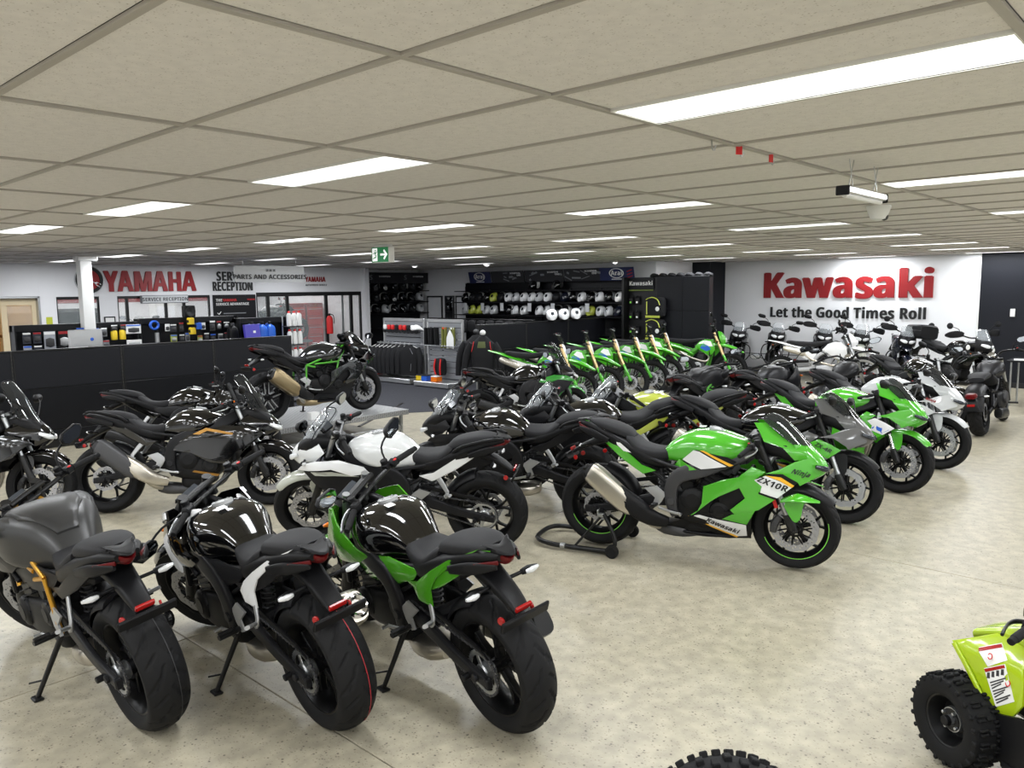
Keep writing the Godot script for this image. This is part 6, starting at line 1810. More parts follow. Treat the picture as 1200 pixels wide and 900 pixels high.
	cruiser("dark grey cruiser half hidden behind the green and silver sports bikes", Vector3(-4.0, 0, -11.25), 92.0)
	cruiser("dark grey cruiser seen from behind, alone at the right", Vector3(-2.47, 0, -12.6), 92.0)
	# motocross bikes
	var dp := [[-8.60, -9.95], [-8.66, -10.75], [-8.64, -11.5], [-8.66, -12.2], [-8.80, -12.95], [-8.95, -13.7]]
	for i in 6:
		dirt_bike({"steer": 20.0 + 2.0 * (i % 3)}, "green motocross bike with gold fork, %s from the left in the line" % ordinal(i), Vector3(dp[i][0], 0, dp[i][1]), 15.0, -7.0, "green motocross bikes in a line")
	dirt_bike({"road": true, "lamp": true, "plate": "plastic", "steer": 12.0}, "green trail bike with headlight at the right end of the motocross line", Vector3(-8.25, 0, -14.5), 12.0)
	dirt_bike({"body": "paint_white", "guard": "plastic", "fork": "steel", "frame": "cast_alu", "engine": "cast_alu", "side": "paint_white", "deco": "paint_white", "road": true, "lamp": true, "plate": "plastic", "steer": 10.0, "rim": "cast_alu"}, "white trail bike standing sideways in front of the wall lettering", Vector3(-5.85, 0, -15.05), 18.0)
	# travel bikes along the lettered wall
	adventure_bike({"steer": 10.0}, "black travel bike by the dark column, leftmost along the lettered wall", Vector3(-8.56, 0, -16.88), -66.0)
	adventure_bike({"steer": 10.0}, "black travel bike second from the left along the lettered wall, its wheel in view", Vector3(-7.66, 0, -16.88), -66.0)
	adventure_bike({"steer": 10.0}, "black travel bike behind the white trail bike", Vector3(-6.66, 0, -16.9), -66.0)
	adventure_bike({"steer": 10.0, "body": "paint_pale"}, "black and pale grey travel bike right of the white trail bike", Vector3(-5.92, 0, -16.9), -66.0)
	adventure_bike({"steer": 6.0, "body": "paint_navy", "mirror": 1}, "navy blue travel bike with round mirrors along the lettered wall", Vector3(-4.98, 0, -16.6), -66.0)
	adventure_bike({"steer": -20.0, "mirror": 1, "box": true, "pods": true, "pannier": "canvas"}, "black travel bike with top box and two round lamps at the dark wall", Vector3(-3.78, 0, -15.7), -34.0)


# ---------------------------------------------------------------- signs, fittings and goods
# a thing that is one mesh
func simple(called: String, label: String, category: String, at: Vector3, key: String, m: Material, fn: Callable, group := "", turn := 0.0) -> MeshInstance3D:
	var o := part(self, called, key, m, fn)
	o.transform = Transform3D(Basis(Vector3.UP, turn), at)
	tag(o, label, category, group)
	return o


# words as separate raised letters; returns the width
func letter_row(par: Node3D, txt: String, cap: float, width: float, m: Material, at: Vector3, depth := 0.02, bold := 0.0, shear := 0.0, font: Font = null) -> void:
	var f: Font = font if font else fnt()
	var full := f.get_string_size(txt, HORIZONTAL_ALIGNMENT_LEFT, -1, 64).x
	var s := cap / (64.0 * 0.714)
	var wide := width / (full * s)
	for i in txt.length():
		var ch := txt[i]
		if ch == " ":
			continue
		var x0 := f.get_string_size(txt.substr(0, i), HORIZONTAL_ALIGNMENT_LEFT, -1, 64).x * s * wide
		var b := MB.new()
		var tm := TextMesh.new()
		tm.text = ch
		tm.font = f
		tm.font_size = 64
		tm.pixel_size = s
		tm.depth = depth
		tm.curve_step = 1.0
		tm.horizontal_alignment = HORIZONTAL_ALIGNMENT_LEFT
		tm.vertical_alignment = VERTICAL_ALIGNMENT_TOP
		var arr := tm.get_mesh_arrays()
		var src: PackedVector3Array = arr[Mesh.ARRAY_VERTEX]
		var ix: PackedInt32Array = arr[Mesh.ARRAY_INDEX] if arr[Mesh.ARRAY_INDEX] != null else PackedInt32Array(range(src.size()))
		var base := f.get_ascent(64) * s
		var lift := 0.0
		for off in ([Vector2.ZERO] if bold == 0.0 else [Vector2(-1, 0), Vector2(1, 0), Vector2(0, 0.6)]):
			var out := PackedVector3Array()
			for v in src:
				var y := v.y + base
				out.push_back(Vector3((v.x + y * shear) * wide + off.x * bold, y + off.y * bold, v.z + depth / 2 + (lift if v.z > 0 else 0.0)))
			lift += 0.0012
			b.add(out, ix)
		var o := MeshInstance3D.new()
		o.name = "letter"
		o.mesh = b.mesh()
		o.material_override = m
		par.add_child(o, true)
		o.position = at + Vector3(x0, 0, 0)


# one mesh of small words
func words(par: Node, called: String, txt: String, h: float, at: Vector2, z: float, m: Material, wide := 1.0, centre := false, bold := true) -> MeshInstance3D:
	return part(par, called, "w_%s_%.3f_%.3f_%.3f_%.2f" % [txt, h, at.x, at.y, z], m, func(b): b.letters(txt, fnt(bold), h, at, func(_x, _y): return z, 1.0, 0.0, 0.0, wide, 0.0015, centre))


func wall_sign(called: String, label: String, at: Vector3, turn: float) -> Node3D:
	return holder(called, label, "sign", at, turn)


func build_signs() -> void:
	var west := PI / 2   # signs on the left wall look to +x
	var k := wall_sign("wall_lettering", "large red brand name in raised letters high on the pale wall at the right", Vector3(-8.33, 1.735, ZK + 0.004), 0.0)
	letter_row(k, "Kawasaki", 0.565, 3.72, mats["kawa_red"], Vector3(0, 0.006, 0), 0.03, 0.024)
	var s := wall_sign("slogan_lettering", "black slogan in raised letters under the large red brand name", Vector3(-8.13, 1.30, ZK + 0.004), 0.0)
	letter_row(s, "Let the Good Times Roll", 0.225, 3.38, mats["letter_black"], Vector3.ZERO, 0.02, 0.004)
	var y := wall_sign("wall_lettering", "large red capital letters on the white wall at the left", Vector3(X0 + 0.004, 2.055, -6.30), west)
	letter_row(y, "YAMAHA", 0.405, 1.91, mats["sign_red"], Vector3.ZERO, 0.03, 0.012)
	var e := wall_sign("round_emblem", "round red and dark emblem with three crossed tuning forks behind the white pillar", Vector3(X0 + 0.004, 2.29, -6.02), west)
	part(e, "ring", "emb_ring", mats["black_metal"], func(b): b.lathe([[0.20, 0.0], [0.20, 0.03], [0.265, 0.03], [0.265, 0.0], [0.20, 0.0]], 48))
	part(e, "rim", "emb_rim", mats["steel"], func(b): b.lathe([[0.262, 0.0], [0.262, 0.034], [0.275, 0.034], [0.275, 0.0], [0.262, 0.0]], 48))
	part(e, "face", "emb_face", mats["sign_red"], func(b): b.cyl(v3(0, 0, 0.011), Vector3(0, 0, 1), 0.205, 0.01, 48))
	part(e, "tuning_fork", "emb_fork", mats["chrome"], func(b):
		for i in 3:
			b.T = Transform3D(Basis(Vector3(0, 0, 1), TAU * i / 3), v3(0, 0, 0.03))
			b.box(v3(0, 0.06, 0), v3(0.014, 0.14, 0.014), 0.003)
			b.box(v3(0, 0.135, 0), v3(0.06, 0.014, 0.014), 0.003)
			for q in [-1, 1]:
				b.box(v3(0.028 * q, 0.185, 0), v3(0.012, 0.10, 0.014), 0.003)
			b.ball(v3(0, -0.015, 0), v3(0.014, 0.014, 0.012)))
	var r1 := wall_sign("wall_lettering", "black two line lettering partly hidden by the hanging white sign", Vector3(X0 + 0.004, 2.275, -8.70), west)
	letter_row(r1, "SERVICE", 0.20, 0.88, mats["letter_black"], Vector3.ZERO, 0.015, 0.004)
	letter_row(r1, "RECEPTION", 0.20, 1.0, mats["letter_black"], Vector3(-0.11, -0.225, 0), 0.015, 0.004)
	var bx := wall_sign("sign_box", "grey sign box with black capitals above the wide window", Vector3(X0 + 0.052, 1.885, -7.49), west)
	part(bx, "box", "svc_box", mats["grey_plastic"], func(b): b.box(v3(0, 0, 0), v3(1.0, 0.17, 0.10), 0.01))
	part(bx, "face", "svc_face", mat("sign_grey", rgb8(196, 198, 200), 0.5), func(b): b.box(v3(0, 0, 0.051), v3(0.97, 0.145, 0.006), 0.002))
	words(bx, "lettering", "SERVICE RECEPTION", 0.075, v2(0, -0.038), 0.055, mats["letter_black"], 1.02, true)
	var bb := wall_sign("black_board", "black notice board with white tick marks left of the glass doors", Vector3(X0 + 0.03, 1.47, -9.10), west)
	part(bb, "board", "bb_board", mats["panel_black"], func(b): b.box(v3(0, 0, 0), v3(1.04, 0.98, 0.04), 0.006))
	words(bb, "lettering", "THE", 0.06, v2(-0.46, 0.34), 0.021, mats["label_white"])
	words(bb, "lettering", "YAMAHA", 0.06, v2(-0.30, 0.34), 0.021, mats["label_red"])
	words(bb, "lettering", "SERVICE ADVANTAGE", 0.06, v2(-0.46, 0.25), 0.021, mats["label_white"])
	words(bb, "lettering", "YAMAHA", 0.035, v2(0.30, 0.36), 0.021, mats["label_red"])
	part(bb, "tick", "bb_tick", mats["label_white"], func(b):
		for i in 4:
			b.box(v3(-0.42, 0.07 - i * 0.12, 0.022), v3(0.05, 0.014, 0.004), 0.001, Basis(Vector3(0, 0, 1), -0.8))
			b.box(v3(-0.375, 0.085 - i * 0.12, 0.022), v3(0.08, 0.014, 0.004), 0.001, Basis(Vector3(0, 0, 1), 0.9)))
	part(bb, "text_line", "bb_line", mats["grey_plastic"], func(b):
		for i in 4:
			b.box(v3(-0.02, 0.07 - i * 0.12, 0.0215), v3(0.55 - 0.12 * (i % 2), 0.022, 0.003), 0.001))
	var sy := wall_sign("wall_lettering", "small red and black lettering above the glass doors", Vector3(X0 + 0.004, 2.25, -11.0), west)
	letter_row(sy, "YAMAHA", 0.12, 0.58, mats["sign_red"], Vector3.ZERO, 0.012, 0.002)
	words(sy, "lettering", "AUTHORISED SERVICE", 0.045, v2(0.0, -0.10), 0.004, mats["letter_black"], 1.0)
	simple("wall_sticker", "small yellow green square sticker between door and window", "sign", Vector3(X0 + 0.004, 1.49, -5.25), "sticker", mat("sticker", rgb8(190, 196, 60), 0.5), func(b):
		b.box(v3(0, 0, 0), v3(0.006, 0.17, 0.11), 0.002))
	# hanging sign of the parts counter
	var hp := wall_sign("hanging_sign", "white rounded sign hanging from the ceiling over the parts counter", Vector3(-12.2, 2.31, -7.22), west)
	part(hp, "panel", "hp_panel", mat("sign_silver", rgb8(196, 197, 199), 0.4), func(b):
		b.panel([-0.63, -0.14, 0.63, -0.14, 0.66, -0.11, 0.66, 0.11, 0.63, 0.14, -0.63, 0.14, -0.66, 0.11, -0.66, -0.11], func(_x, _y): return 0.02, 0.04, 0, 1))
	words(hp, "lettering", "PARTS AND ACCESSORIES", 0.078, v2(0, -0.085), 0.0205, mats["letter_black"], 1.12, true)
	part(hp, "small_mark", "hp_mark", mats["plastic_grey"], func(b):
		for q in 3:
			b.box(v3(-0.07 + q * 0.065, 0.075, 0.021), v3(0.05, 0.012, 0.002), 0.001)
			b.box(v3(-0.07 + q * 0.065, 0.05, 0.021), v3(0.05, 0.012, 0.002), 0.001)
			b.box(v3(-0.07 + q * 0.065, 0.0625, 0.021), v3(0.045, 0.008, 0.002), 0.001, Basis(Vector3(0, 0, 1), 0.6)))
	part(hp, "wire", "hp_wire", mats["steel"], func(b):
		for q in [-0.5, 0.5]:
			b.tube([v3(q, 0.14, 0), v3(q, 0.29, 0)], 0.003, 5))
	# exit sign
	var ex := wall_sign("exit_sign", "green emergency exit sign with white arrow hanging from the ceiling", Vector3(-8.27, 2.47, -6.5), 0.0)
	part(ex, "housing", "ex_house", mats["white_plastic"], func(b):
		b.box(v3(0.0, 0.0, -0.035), v3(0.36, 0.205, 0.10), 0.01)
		b.box(v3(0.0, 0.115, -0.035), v3(0.30, 0.03, 0.08), 0.006))
	part(ex, "face", "ex_face", mat("exit_green", rgb8(16, 110, 62), 0.4, 0.0, {"emission_enabled": true, "emission": rgb8(16, 120, 66), "emission_energy_multiplier": 0.35}), func(b): b.box(v3(0, 0, 0.017), v3(0.345, 0.19, 0.004), 0.002))
	part(ex, "arrow", "ex_arrow", mat("exit_white", Color.WHITE, 0.5, 0.0, {"emission_enabled": true, "emission": Color.WHITE, "emission_energy_multiplier": 0.6}), func(b):
		b.box(v3(0.075, 0, 0.021), v3(0.12, 0.025, 0.004), 0.001)
		for q in [-1, 1]:
			b.box(v3(0.115, 0.026 * q, 0.021), v3(0.085, 0.025, 0.004), 0.001, Basis(Vector3(0, 0, 1), -0.8 * q)))
	part(ex, "running_figure", "ex_man", mats["exit_white"], func(b):
		b.box(v3(-0.10, 0, 0.020), v3(0.10, 0.165, 0.004), 0.001))
	part(ex, "figure", "ex_fig", mats["exit_green"], func(b):
		b.cyl(v3(-0.085, 0.055, 0.0225), Vector3(0, 0, 1), 0.012, 0.002, 12)
		for q in [[v2(-0.09, 0.015), v2(0.018, 0.055), 0.2], [v2(-0.07, 0.025), v2(0.045, 0.012), 0.7], [v2(-0.115, 0.02), v2(0.045, 0.012), 0.3], [v2(-0.08, -0.03), v2(0.014, 0.05), -0.5], [v2(-0.115, -0.04), v2(0.014, 0.055), -1.1]]:
			b.box(v3(q[0].x, q[0].y, 0.0225), v3(q[1].x, q[1].y, 0.004), 0.001, Basis(Vector3(0, 0, 1), q[2])))
	# banners above the helmet walls
	var navy := mat("banner_navy", rgb8(18, 28, 74), 0.45)
	var photo := mat("banner_photo", rgb8(26, 26, 30), 0.4)
	var defs := [["banner_board", "dark blue banner with white oval badge at the left end of the helmet wall", -14.95, 0.80, true], ["banner_board", "dark banner with grey race picture left of the middle of the helmet wall", -13.95, 1.15, false], ["banner_board", "dark banner with white road picture in the middle of the helmet wall", -12.72, 1.25, false], ["banner_board", "dark banner with slanting grey band right of the middle of the helmet wall", -11.55, 1.05, false], ["banner_board", "dark blue banner with white oval badge at the right end of the helmet wall", -10.55, 0.95, true]]
	for i in 5:
		var d: Array = defs[i]
		var w: float = d[3]
		var o := wall_sign(d[0], d[1], Vector3(d[2], 2.33, -15.02), 0.0)
		o.rotation.x = 0.22
		part(o, "board", "ban%d" % i, navy if d[4] else photo, func(b): b.box(v3(0, 0, 0), v3(w, 0.30, 0.02), 0.003))
		if d[4]:
			part(o, "oval", "oval", mats["label_white"], func(b):
				var r := []
				for q in [[0.15, 0.011], [0.15, 0.014], [0.13, 0.014], [0.13, 0.011], [0.15, 0.011]]:
					var ring := PackedVector3Array()
					for a in 32:
						ring.push_back(v3(cos(TAU * a / 32) * q[0] * 1.35, sin(TAU * a / 32) * q[0] * 0.75 + 0.02, q[1]))
					r.append(ring)
				b.loft(r, false))
			words(o, "lettering", "Arai", 0.115, v2(0, -0.03), 0.012, mats["label_white"], 1.1, true)
			part(o, "text_line", "banl", mats["label_white"], func(b): b.box(v3(0, -0.118, 0.012), v3(0.30, 0.018, 0.003), 0.001))
			if i == 4:
				part(o, "flag_picture", "flagp", mats["sign_red"], func(b):
					for q in 3:
						b.box(v3(0.36, -0.07 + q * 0.07, 0.012), v3(0.15, 0.025, 0.003), 0.001, Basis(Vector3(0, 0, 1), 0.3)))
		else:
			part(o, "picture", "banp%d" % i, mats["grey_plastic"], func(b):
				var r2 := RandomNumberGenerator.new()
				r2.seed = 40 + i
				for q in 7:
					b.box(v3(r2.randf_range(-0.42, 0.42) * w, r2.randf_range(-0.10, 0.10), 0.012), v3(r2.randf_range(0.06, 0.3), r2.randf_range(0.015, 0.06), 0.003 + q * 0.0002), 0.001, Basis(Vector3(0, 0, 1), r2.randf_range(-0.5, 0.5))))
			words(o, "lettering", "SCORPION", 0.04, v2(0.10 * w, 0.07), 0.014, mats["label_white"], 1.3)
			words(o, "lettering", "EXO", 0.04, v2(0.30 * w, 0.015), 0.014, mats["label_white"], 1.3)
	for i in 2:
		var o := wall_sign("banner_board", "dark banner with white mark above the corner helmet wall, %s half" % ["left", "right"][i], Vector3(-17.45, 2.36, -13.72 - 1.2 * i), west)
		o.rotation.x = 0.0
		part(o, "board", "ban2", photo, func(b): b.box(v3(0, 0, 0), v3(1.18, 0.26, 0.02), 0.003))
		words(o, "lettering", "SCORPION", 0.045, v2(-0.1, 0.02), 0.011, mats["label_white"], 1.3)
		words(o, "lettering", "S", 0.13, v2(-0.42, -0.05), 0.011, mats["grey_plastic"], 1.3)


func bays(called: String, label_fn: Callable, x: float, z0: float, z1: float, n: int, h: float, th: float) -> void:
	var w := (z0 - z1) / n
	for i in n:
		var o := holder(called, label_fn.call(i), "partition", Vector3(x, 0, z0 - w * (i + 0.5)), PI / 2)
		part(o, "panel", "bayp%.2f" % w, mats["panel_dark"], func(b):
			b.box(v3(0, h * 0.80, th / 2), v3(w - 0.045, h * 0.36, 0.012), 0.003))
		part(o, "panel", "bayq%.2f" % w, mats["panel_black"], func(b): b.box(v3(0, h * 0.40, th / 2), v3(w - 0.045, h * 0.42, 0.012), 0.003))
		part(o, "panel", "bayr%.2f" % w, mats["panel_black"], func(b): b.box(v3(0, h * 0.13, th / 2), v3(w - 0.045, h * 0.10, 0.012), 0.003))
		part(o, "core", "bayc%.2f" % w, mats["black_metal"], func(b):
			b.box(v3(0, h / 2, 0), v3(w - 0.002, h - 0.02, th - 0.02), 0.002)
			b.box(v3(0, h - 0.01, 0), v3(w - 0.001, 0.02, th + 0.01), 0.004))
		part(o, "slotted_upright", "bayu%.2f" % w, mats["black_metal"], func(b):
			for q in [-1, 1]:
				b.box(v3(q * (w / 2 - 0.012), h / 2, th / 2), v3(0.022, h, 0.022), 0.003))
		var sl := part(o, "slot", "bays%.2f" % w, mats["ceiling_slab"], func(b):
			for j in int(h / 0.05):
				b.box(v3(w / 2 - 0.012, 0.04 + j * 0.05, th / 2 + 0.0112), v3(0.008, 0.028, 0.002), 0.0005))
		stuff(sl)


func glass_wall() -> void:
	# window and door frames of the left wall with their panes
	var sets := [["window_1", -5.40, -6.19, 0.9, 1.96, []], ["window_2", -6.54, -8.53, 0.9, 1.96, [-6.74, -7.55, -7.95]], ["door_2", -9.66, -12.68, 0.0, 2.0, [-9.98, -10.50, -11.61, -12.37]]]
	for s in sets:
		var o := Node3D.new()
		o.name = s[0]
		add_child(o)
		structure(o)
		var fb := MB.new()
		var x := X0 - 0.05
		var zs: Array = [s[1]] + s[5] + [s[2]]
		for z in zs:
			fb.box(v3(x, (s[3] + s[4]) / 2, z), v3(0.07, s[4] - s[3], 0.05 if s[0] != "door_2" else 0.075), 0.004)
		fb.box(v3(x, s[4] - 0.025, (s[1] + s[2]) / 2), v3(0.075, 0.06 if s[0] != "door_2" else 0.14, s[1] - s[2]), 0.004)
		fb.box(v3(x, s[3] + 0.025, (s[1] + s[2]) / 2), v3(0.075, 0.05, s[1] - s[2]), 0.004)
		var fo := MeshInstance3D.new()
		fo.name = "frame"
		fo.mesh = fb.mesh()
		fo.material_override = mats["black_metal"]
		o.add_child(fo)
		for i in zs.size() - 1:
			var b := MB.new()
			b.box(v3(x, (s[3] + s[4]) / 2, (zs[i] + zs[i + 1]) / 2), v3(0.006, s[4] - s[3] - 0.06, zs[i] - zs[i + 1] - 0.04), 0.001)
			var p := MeshInstance3D.new()
			p.name = "pane"
			p.mesh = b.mesh()
			p.material_override = mats["glass"]
			o.add_child(p, true)
	# office door: frame and open leaf with its own small pane
	var d := Node3D.new()
	d.name = "door_1"
	add_child(d)
	structure(d)
	var b2 := MB.new()
	for z in [-3.62, -5.09]:
		b2.box(v3(X0 - 0.05, 0.99, z), v3(0.14, 1.98, 0.04), 0.004)
	b2.box(v3(X0 - 0.05, 1.96, -4.35), v3(0.14, 0.04, 1.5), 0.004)
	var f2 := MeshInstance3D.new()
	f2.name = "frame"
	f2.mesh = b2.mesh()
	f2.material_override = mats["steel"]
	d.add_child(f2)
	part(d, "leaf", "leaf1", mats["warm_white"], func(b):
		b.box(v3(X0 - 0.12, 0.65, -4.78), v3(0.04, 1.3, 0.62), 0.003)
		b.box(v3(X0 - 0.12, 1.88, -4.78), v3(0.04, 0.14, 0.62), 0.003)
		b.box(v3(X0 - 0.12, 1.55, -4.52), v3(0.04, 0.52, 0.10), 0.003)
		b.box(v3(X0 - 0.12, 1.55, -5.04), v3(0.04, 0.52, 0.10), 0.003))
	part(d, "pane", "leafp", mats["glass"], func(b): b.box(v3(X0 - 0.12, 1.55, -4.78), v3(0.006, 0.5, 0.42), 0.001))
	# plain doors and a mirror on the far wall
	for q in [["door_3", -17.45, -16.85], ["door_4", -16.25, -15.70]]:
		var dd := Node3D.new()
		dd.name = q[0]
		add_child(dd)
		structure(dd)
		var xm: float = (q[1] + q[2]) / 2
		var wd: float = q[2] - q[1]
		part(dd, "leaf", q[0], mats["wall_grey"], func(b): b.box(v3(xm, 0.9, -15.385), v3(wd, 1.8, 0.03), 0.004))
		part(dd, "frame", q[0] + "f", mats["plastic_grey"], func(b):
			for sx in [-1, 1]:
				b.box(v3(xm + sx * wd / 2, 0.92, -15.38), v3(0.04, 1.84, 0.05), 0.004)
			b.box(v3(xm, 1.83, -15.38), v3(wd + 0.04, 0.04, 0.05), 0.004))
	var mi := holder("wall_mirror", "tall narrow mirror between the two plain doors", "mirror", Vector3(-16.77 + 0.25, 1.2, -15.37))
	part(mi, "frame", "mirf", mats["plastic_grey"], func(b): b.box(v3(0, 0, 0), v3(0.38, 1.3, 0.03), 0.004))
	part(mi, "mirror_glass", "mirgl", mats["mirror_glass"], func(b): b.box(v3(0, 0, 0.016), v3(0.26, 1.2, 0.004), 0.001))


func helmet(at: Vector3, turn: float, col: String, vis: String, label: String, group: String) -> void:
	var o := holder("helmet", label, "helmet", at, turn, group)
	part(o, "shell", "hel_shell", mats[col], func(b): b.body([[-0.135, 0.13, 0.05, 0.05, 0.05, 2.2], [-0.11, 0.135, 0.10, 0.085, 0.09, 2.3], [-0.03, 0.135, 0.122, 0.125, 0.125, 2.4], [0.06, 0.125, 0.12, 0.115, 0.12, 2.4], [0.115, 0.10, 0.095, 0.085, 0.09, 2.4], [0.145, 0.075, 0.06, 0.04, 0.06, 2.3]], 16, 2))
	part(o, "visor", "hel_vis", mats[vis], func(b): shell_arc(b, [[0.142, 0.105, 0.115, 0.14, 0], [0.142, 0.145, 0.122, 0.15, 0], [0.112, 0.195, 0.112, 0.13, 0]], 0.004, 2, 5))
	part(o, "decal", "hel_dec", mats["plastic" if col in ["paint_white", "paint_pearl", "paint_silver", "paint_lime"] else ["grey_plastic", "label_white", "plastic_grey"][label.length() % 3]], func(b): b.body([[-0.085, 0.135, 0.113, 0.108, 0.10, 2.35], [-0.05, 0.135, 0.122, 0.124, 0.116, 2.38], [-0.01, 0.134, 0.126, 0.129, 0.122, 2.4], [0.02, 0.131, 0.126, 0.126, 0.12, 2.4]], 16, 2))
	part(o, "neck_trim", "hel_trim", mats["plastic"], func(b): b.body([[-0.11, 0.012, 0.07, 0.012, 0.012, 2.4], [0.0, 0.010, 0.108, 0.012, 0.010, 2.4], [0.12, 0.014, 0.06, 0.012, 0.012, 2.4]], 14, 2))


func build_fixtures() -> void:
	glass_wall()
	bays("partition_bay", func(i): return "black slotted partition bay behind the parked motorcycles, %s from the left edge of the picture" % ordinal(i), -11.42, -1.72, -7.05, 4, 1.3, 0.10)
	bays("partition_bay", func(i): return "black partition bay behind the green motocross bikes, %s from the left" % ordinal(i), -11.0, -10.95, -15.15, 3, 1.325, 0.10)
	# helmet walls: [origin, turn, width, shelf heights]
	for q in [["helmet_shelving", "long black helmet shelving under the row of banners", Vector3(-13.05, 0, -15.38), 0.0, 5.5, [2.0, 1.70, 1.37, 0.95]], ["helmet_shelving", "short black helmet shelving in the corner by the glass doors", Vector3(-17.88, 0, -14.25), PI / 2, 2.45, [2.03, 1.72, 1.40, 1.0]]]:
		var w: float = q[4]
		var o := holder(q[0], q[1], "shelving", q[2], q[3])
		part(o, "back_panel", "hs_back%.1f" % w, mats["panel_black"], func(b): b.box(v3(0, 1.1, 0.02), v3(w, 2.2, 0.03), 0.004))
		part(o, "header_panel", "hs_head%.1f" % w, mats["panel_black"], func(b): b.box(v3(0, 2.1, 0.06), v3(w, 0.17, 0.03), 0.004))
		var n := int(w / 0.9)
		part(o, "upright", "hs_up%.1f" % w, mats["black_metal"], func(b):
			for i in n + 1:
				b.box(v3(-w / 2 + w * i / n, 1.05, 0.05), v3(0.03, 2.1, 0.05), 0.004))
		for y in q[5]:
			var sh := part(o, "shelf", "hs_sh%.1f" % w, mats["panel_black"], func(b): b.box(v3(0, 0, 0.25), v3(w + 0.06, 0.025, 0.45), 0.004))
			sh.position.y = y - 0.03
		part(o, "base", "hs_base%.1f" % w, mats["panel_black"], func(b): b.box(v3(0, 0.08, 0.26), v3(w, 0.16, 0.46), 0.006))
	var r := RandomNumberGenerator.new()
	r.seed = 21
	var cols := ["paint_white", "paint_black", "paint_silver", "paint_black", "satin_black", "paint_pearl", "paint_black", "paint_navy", "paint_silver", "satin_black", "paint_lime", "paint_white"]
	var cname := {"paint_white": "white", "paint_black": "gloss black", "paint_silver": "silver", "satin_black": "matte black", "paint_pearl": "pearl white", "paint_lime": "lime yellow", "paint_navy": "navy blue"}
	for row in 2:
		var n: int = [20, 20][row]
		for i in n:
			if row == 1 and i in [5, 9, 14]:
				continue
			var c: String = cols[r.randi() % cols.size()]
			helmet(Vector3(-15.55 + i * 0.265 + r.randf_range(-0.02, 0.02), [1.685, 1.355][row], -15.12), -PI / 2 + r.randf_range(-0.5, 0.1), c, "lamp_dark" if r.randf() < 0.7 else "mirror_glass", "%s helmet, %s from the left on the %s shelf of the long helmet wall" % [cname[c], ordinal(i), ["upper", "middle"][row]], "helmets on the long helmet wall")
	for i in 2:
		helmet(Vector3(-13.1 + i * 0.75, 1.985, -15.1), -PI / 2 - 0.2, "paint_black", "mirror_glass", "black helmet on the top shelf under the banners, %s of the two" % ["left", "right"][i], "helmets on the top shelf")
	for i in 3:
		helmet(Vector3(-10.93, 1.325, -13.15 - i * 0.42), -0.7, "paint_white", "lamp_dark", "white helmet on top of the black partition, %s from the left" % ordinal(i), "white helmets on the black partition")
	for row in 3:
		for i in 7:
			var c: String = ["paint_black", "satin_black", "paint_black", "paint_silver"][r.randi() % 4]
			helmet(Vector3(-17.6, [2.015, 1.705, 1.385][row], -13.25 - i * 0.32), r.randf_range(-0.4, 0.2), c, "lamp_dark" if r.randf() < 0.5 else "mirror_glass", "%s helmet, %s from the left on the %s shelf of the corner helmet wall" % [cname[c], ordinal(i), ["top", "second", "third"][row]], "helmets on the corner helmet wall")
	for i in 6:
		var cx: float = [-15.4, -14.75, -14.05, -13.1, -12.35, -11.3][i]
		simple("price_card", "grey price card hung under a shelf of the helmet wall, %s from the left" % ordinal(i), "card", Vector3(cx, 1.56, -14.9), "pcard", mat("card_grey", rgb8(196, 198, 200), 0.5), func(b):
			b.box(v3(0, 0, 0), v3(0.12, 0.20, 0.006), 0.002), "price cards on the helmet wall")
	# tower with green gear
	var t := holder("display_tower", "tall dark display wall with a small white brand name at its top left", "display", Vector3(-9.24, 0, -15.12))
	part(t, "panel", "tw_panel", mats["panel_dark"], func(b):
		for i in 2:
			for j in 3:
				b.box(v3(0.05 + i * 0.64 + 0.03, 0.39 + j * 0.745, 0.10), v3(0.632, 0.735, 0.02), 0.004))
	part(t, "core", "tw_core", mats["black_metal"], func(b):
		b.box(v3(0, 1.12, 0), v3(2.04, 2.24, 0.18), 0.006)
		b.box(v3(-1.0, 1.12, 0.16), v3(0.06, 2.24, 0.3), 0.006))
	var hd := part(t, "header_panel", "tw_head", mats["panel_black"], func(b): b.box(v3(-0.64, 2.10, 0.11), v3(0.66, 0.25, 0.03), 0.004))
	words(hd, "lettering", "Kawasaki", 0.10, v2(-0.64, 2.06), 0.126, mats["label_white"], 1.1, true)
	part(t, "green_strip", "tw_strip", mat("strip_green", rgb8(96, 110, 44), 0.5), func(b): b.box(v3(-0.64, 1.955, 0.125), v3(0.64, 0.03, 0.012), 0.003))
	for i in 7:
		simple("dark_hat", "dark round hat lying on top of the tall display wall, %s from the left" % ordinal(i), "cap", Vector3(-9.6 + i * 0.22, 2.24, -15.1), "cap", mats["canvas"], func(b): b.body([[-0.09, 0.02, 0.04, 0.02, 0.02, 2.2], [-0.03, 0.03, 0.085, 0.055, 0.03, 2.2], [0.06, 0.03, 0.08, 0.04, 0.03, 2.2], [0.10, 0.02, 0.04, 0.015, 0.02, 2.2]], 12, 2), "hats on the display wall")
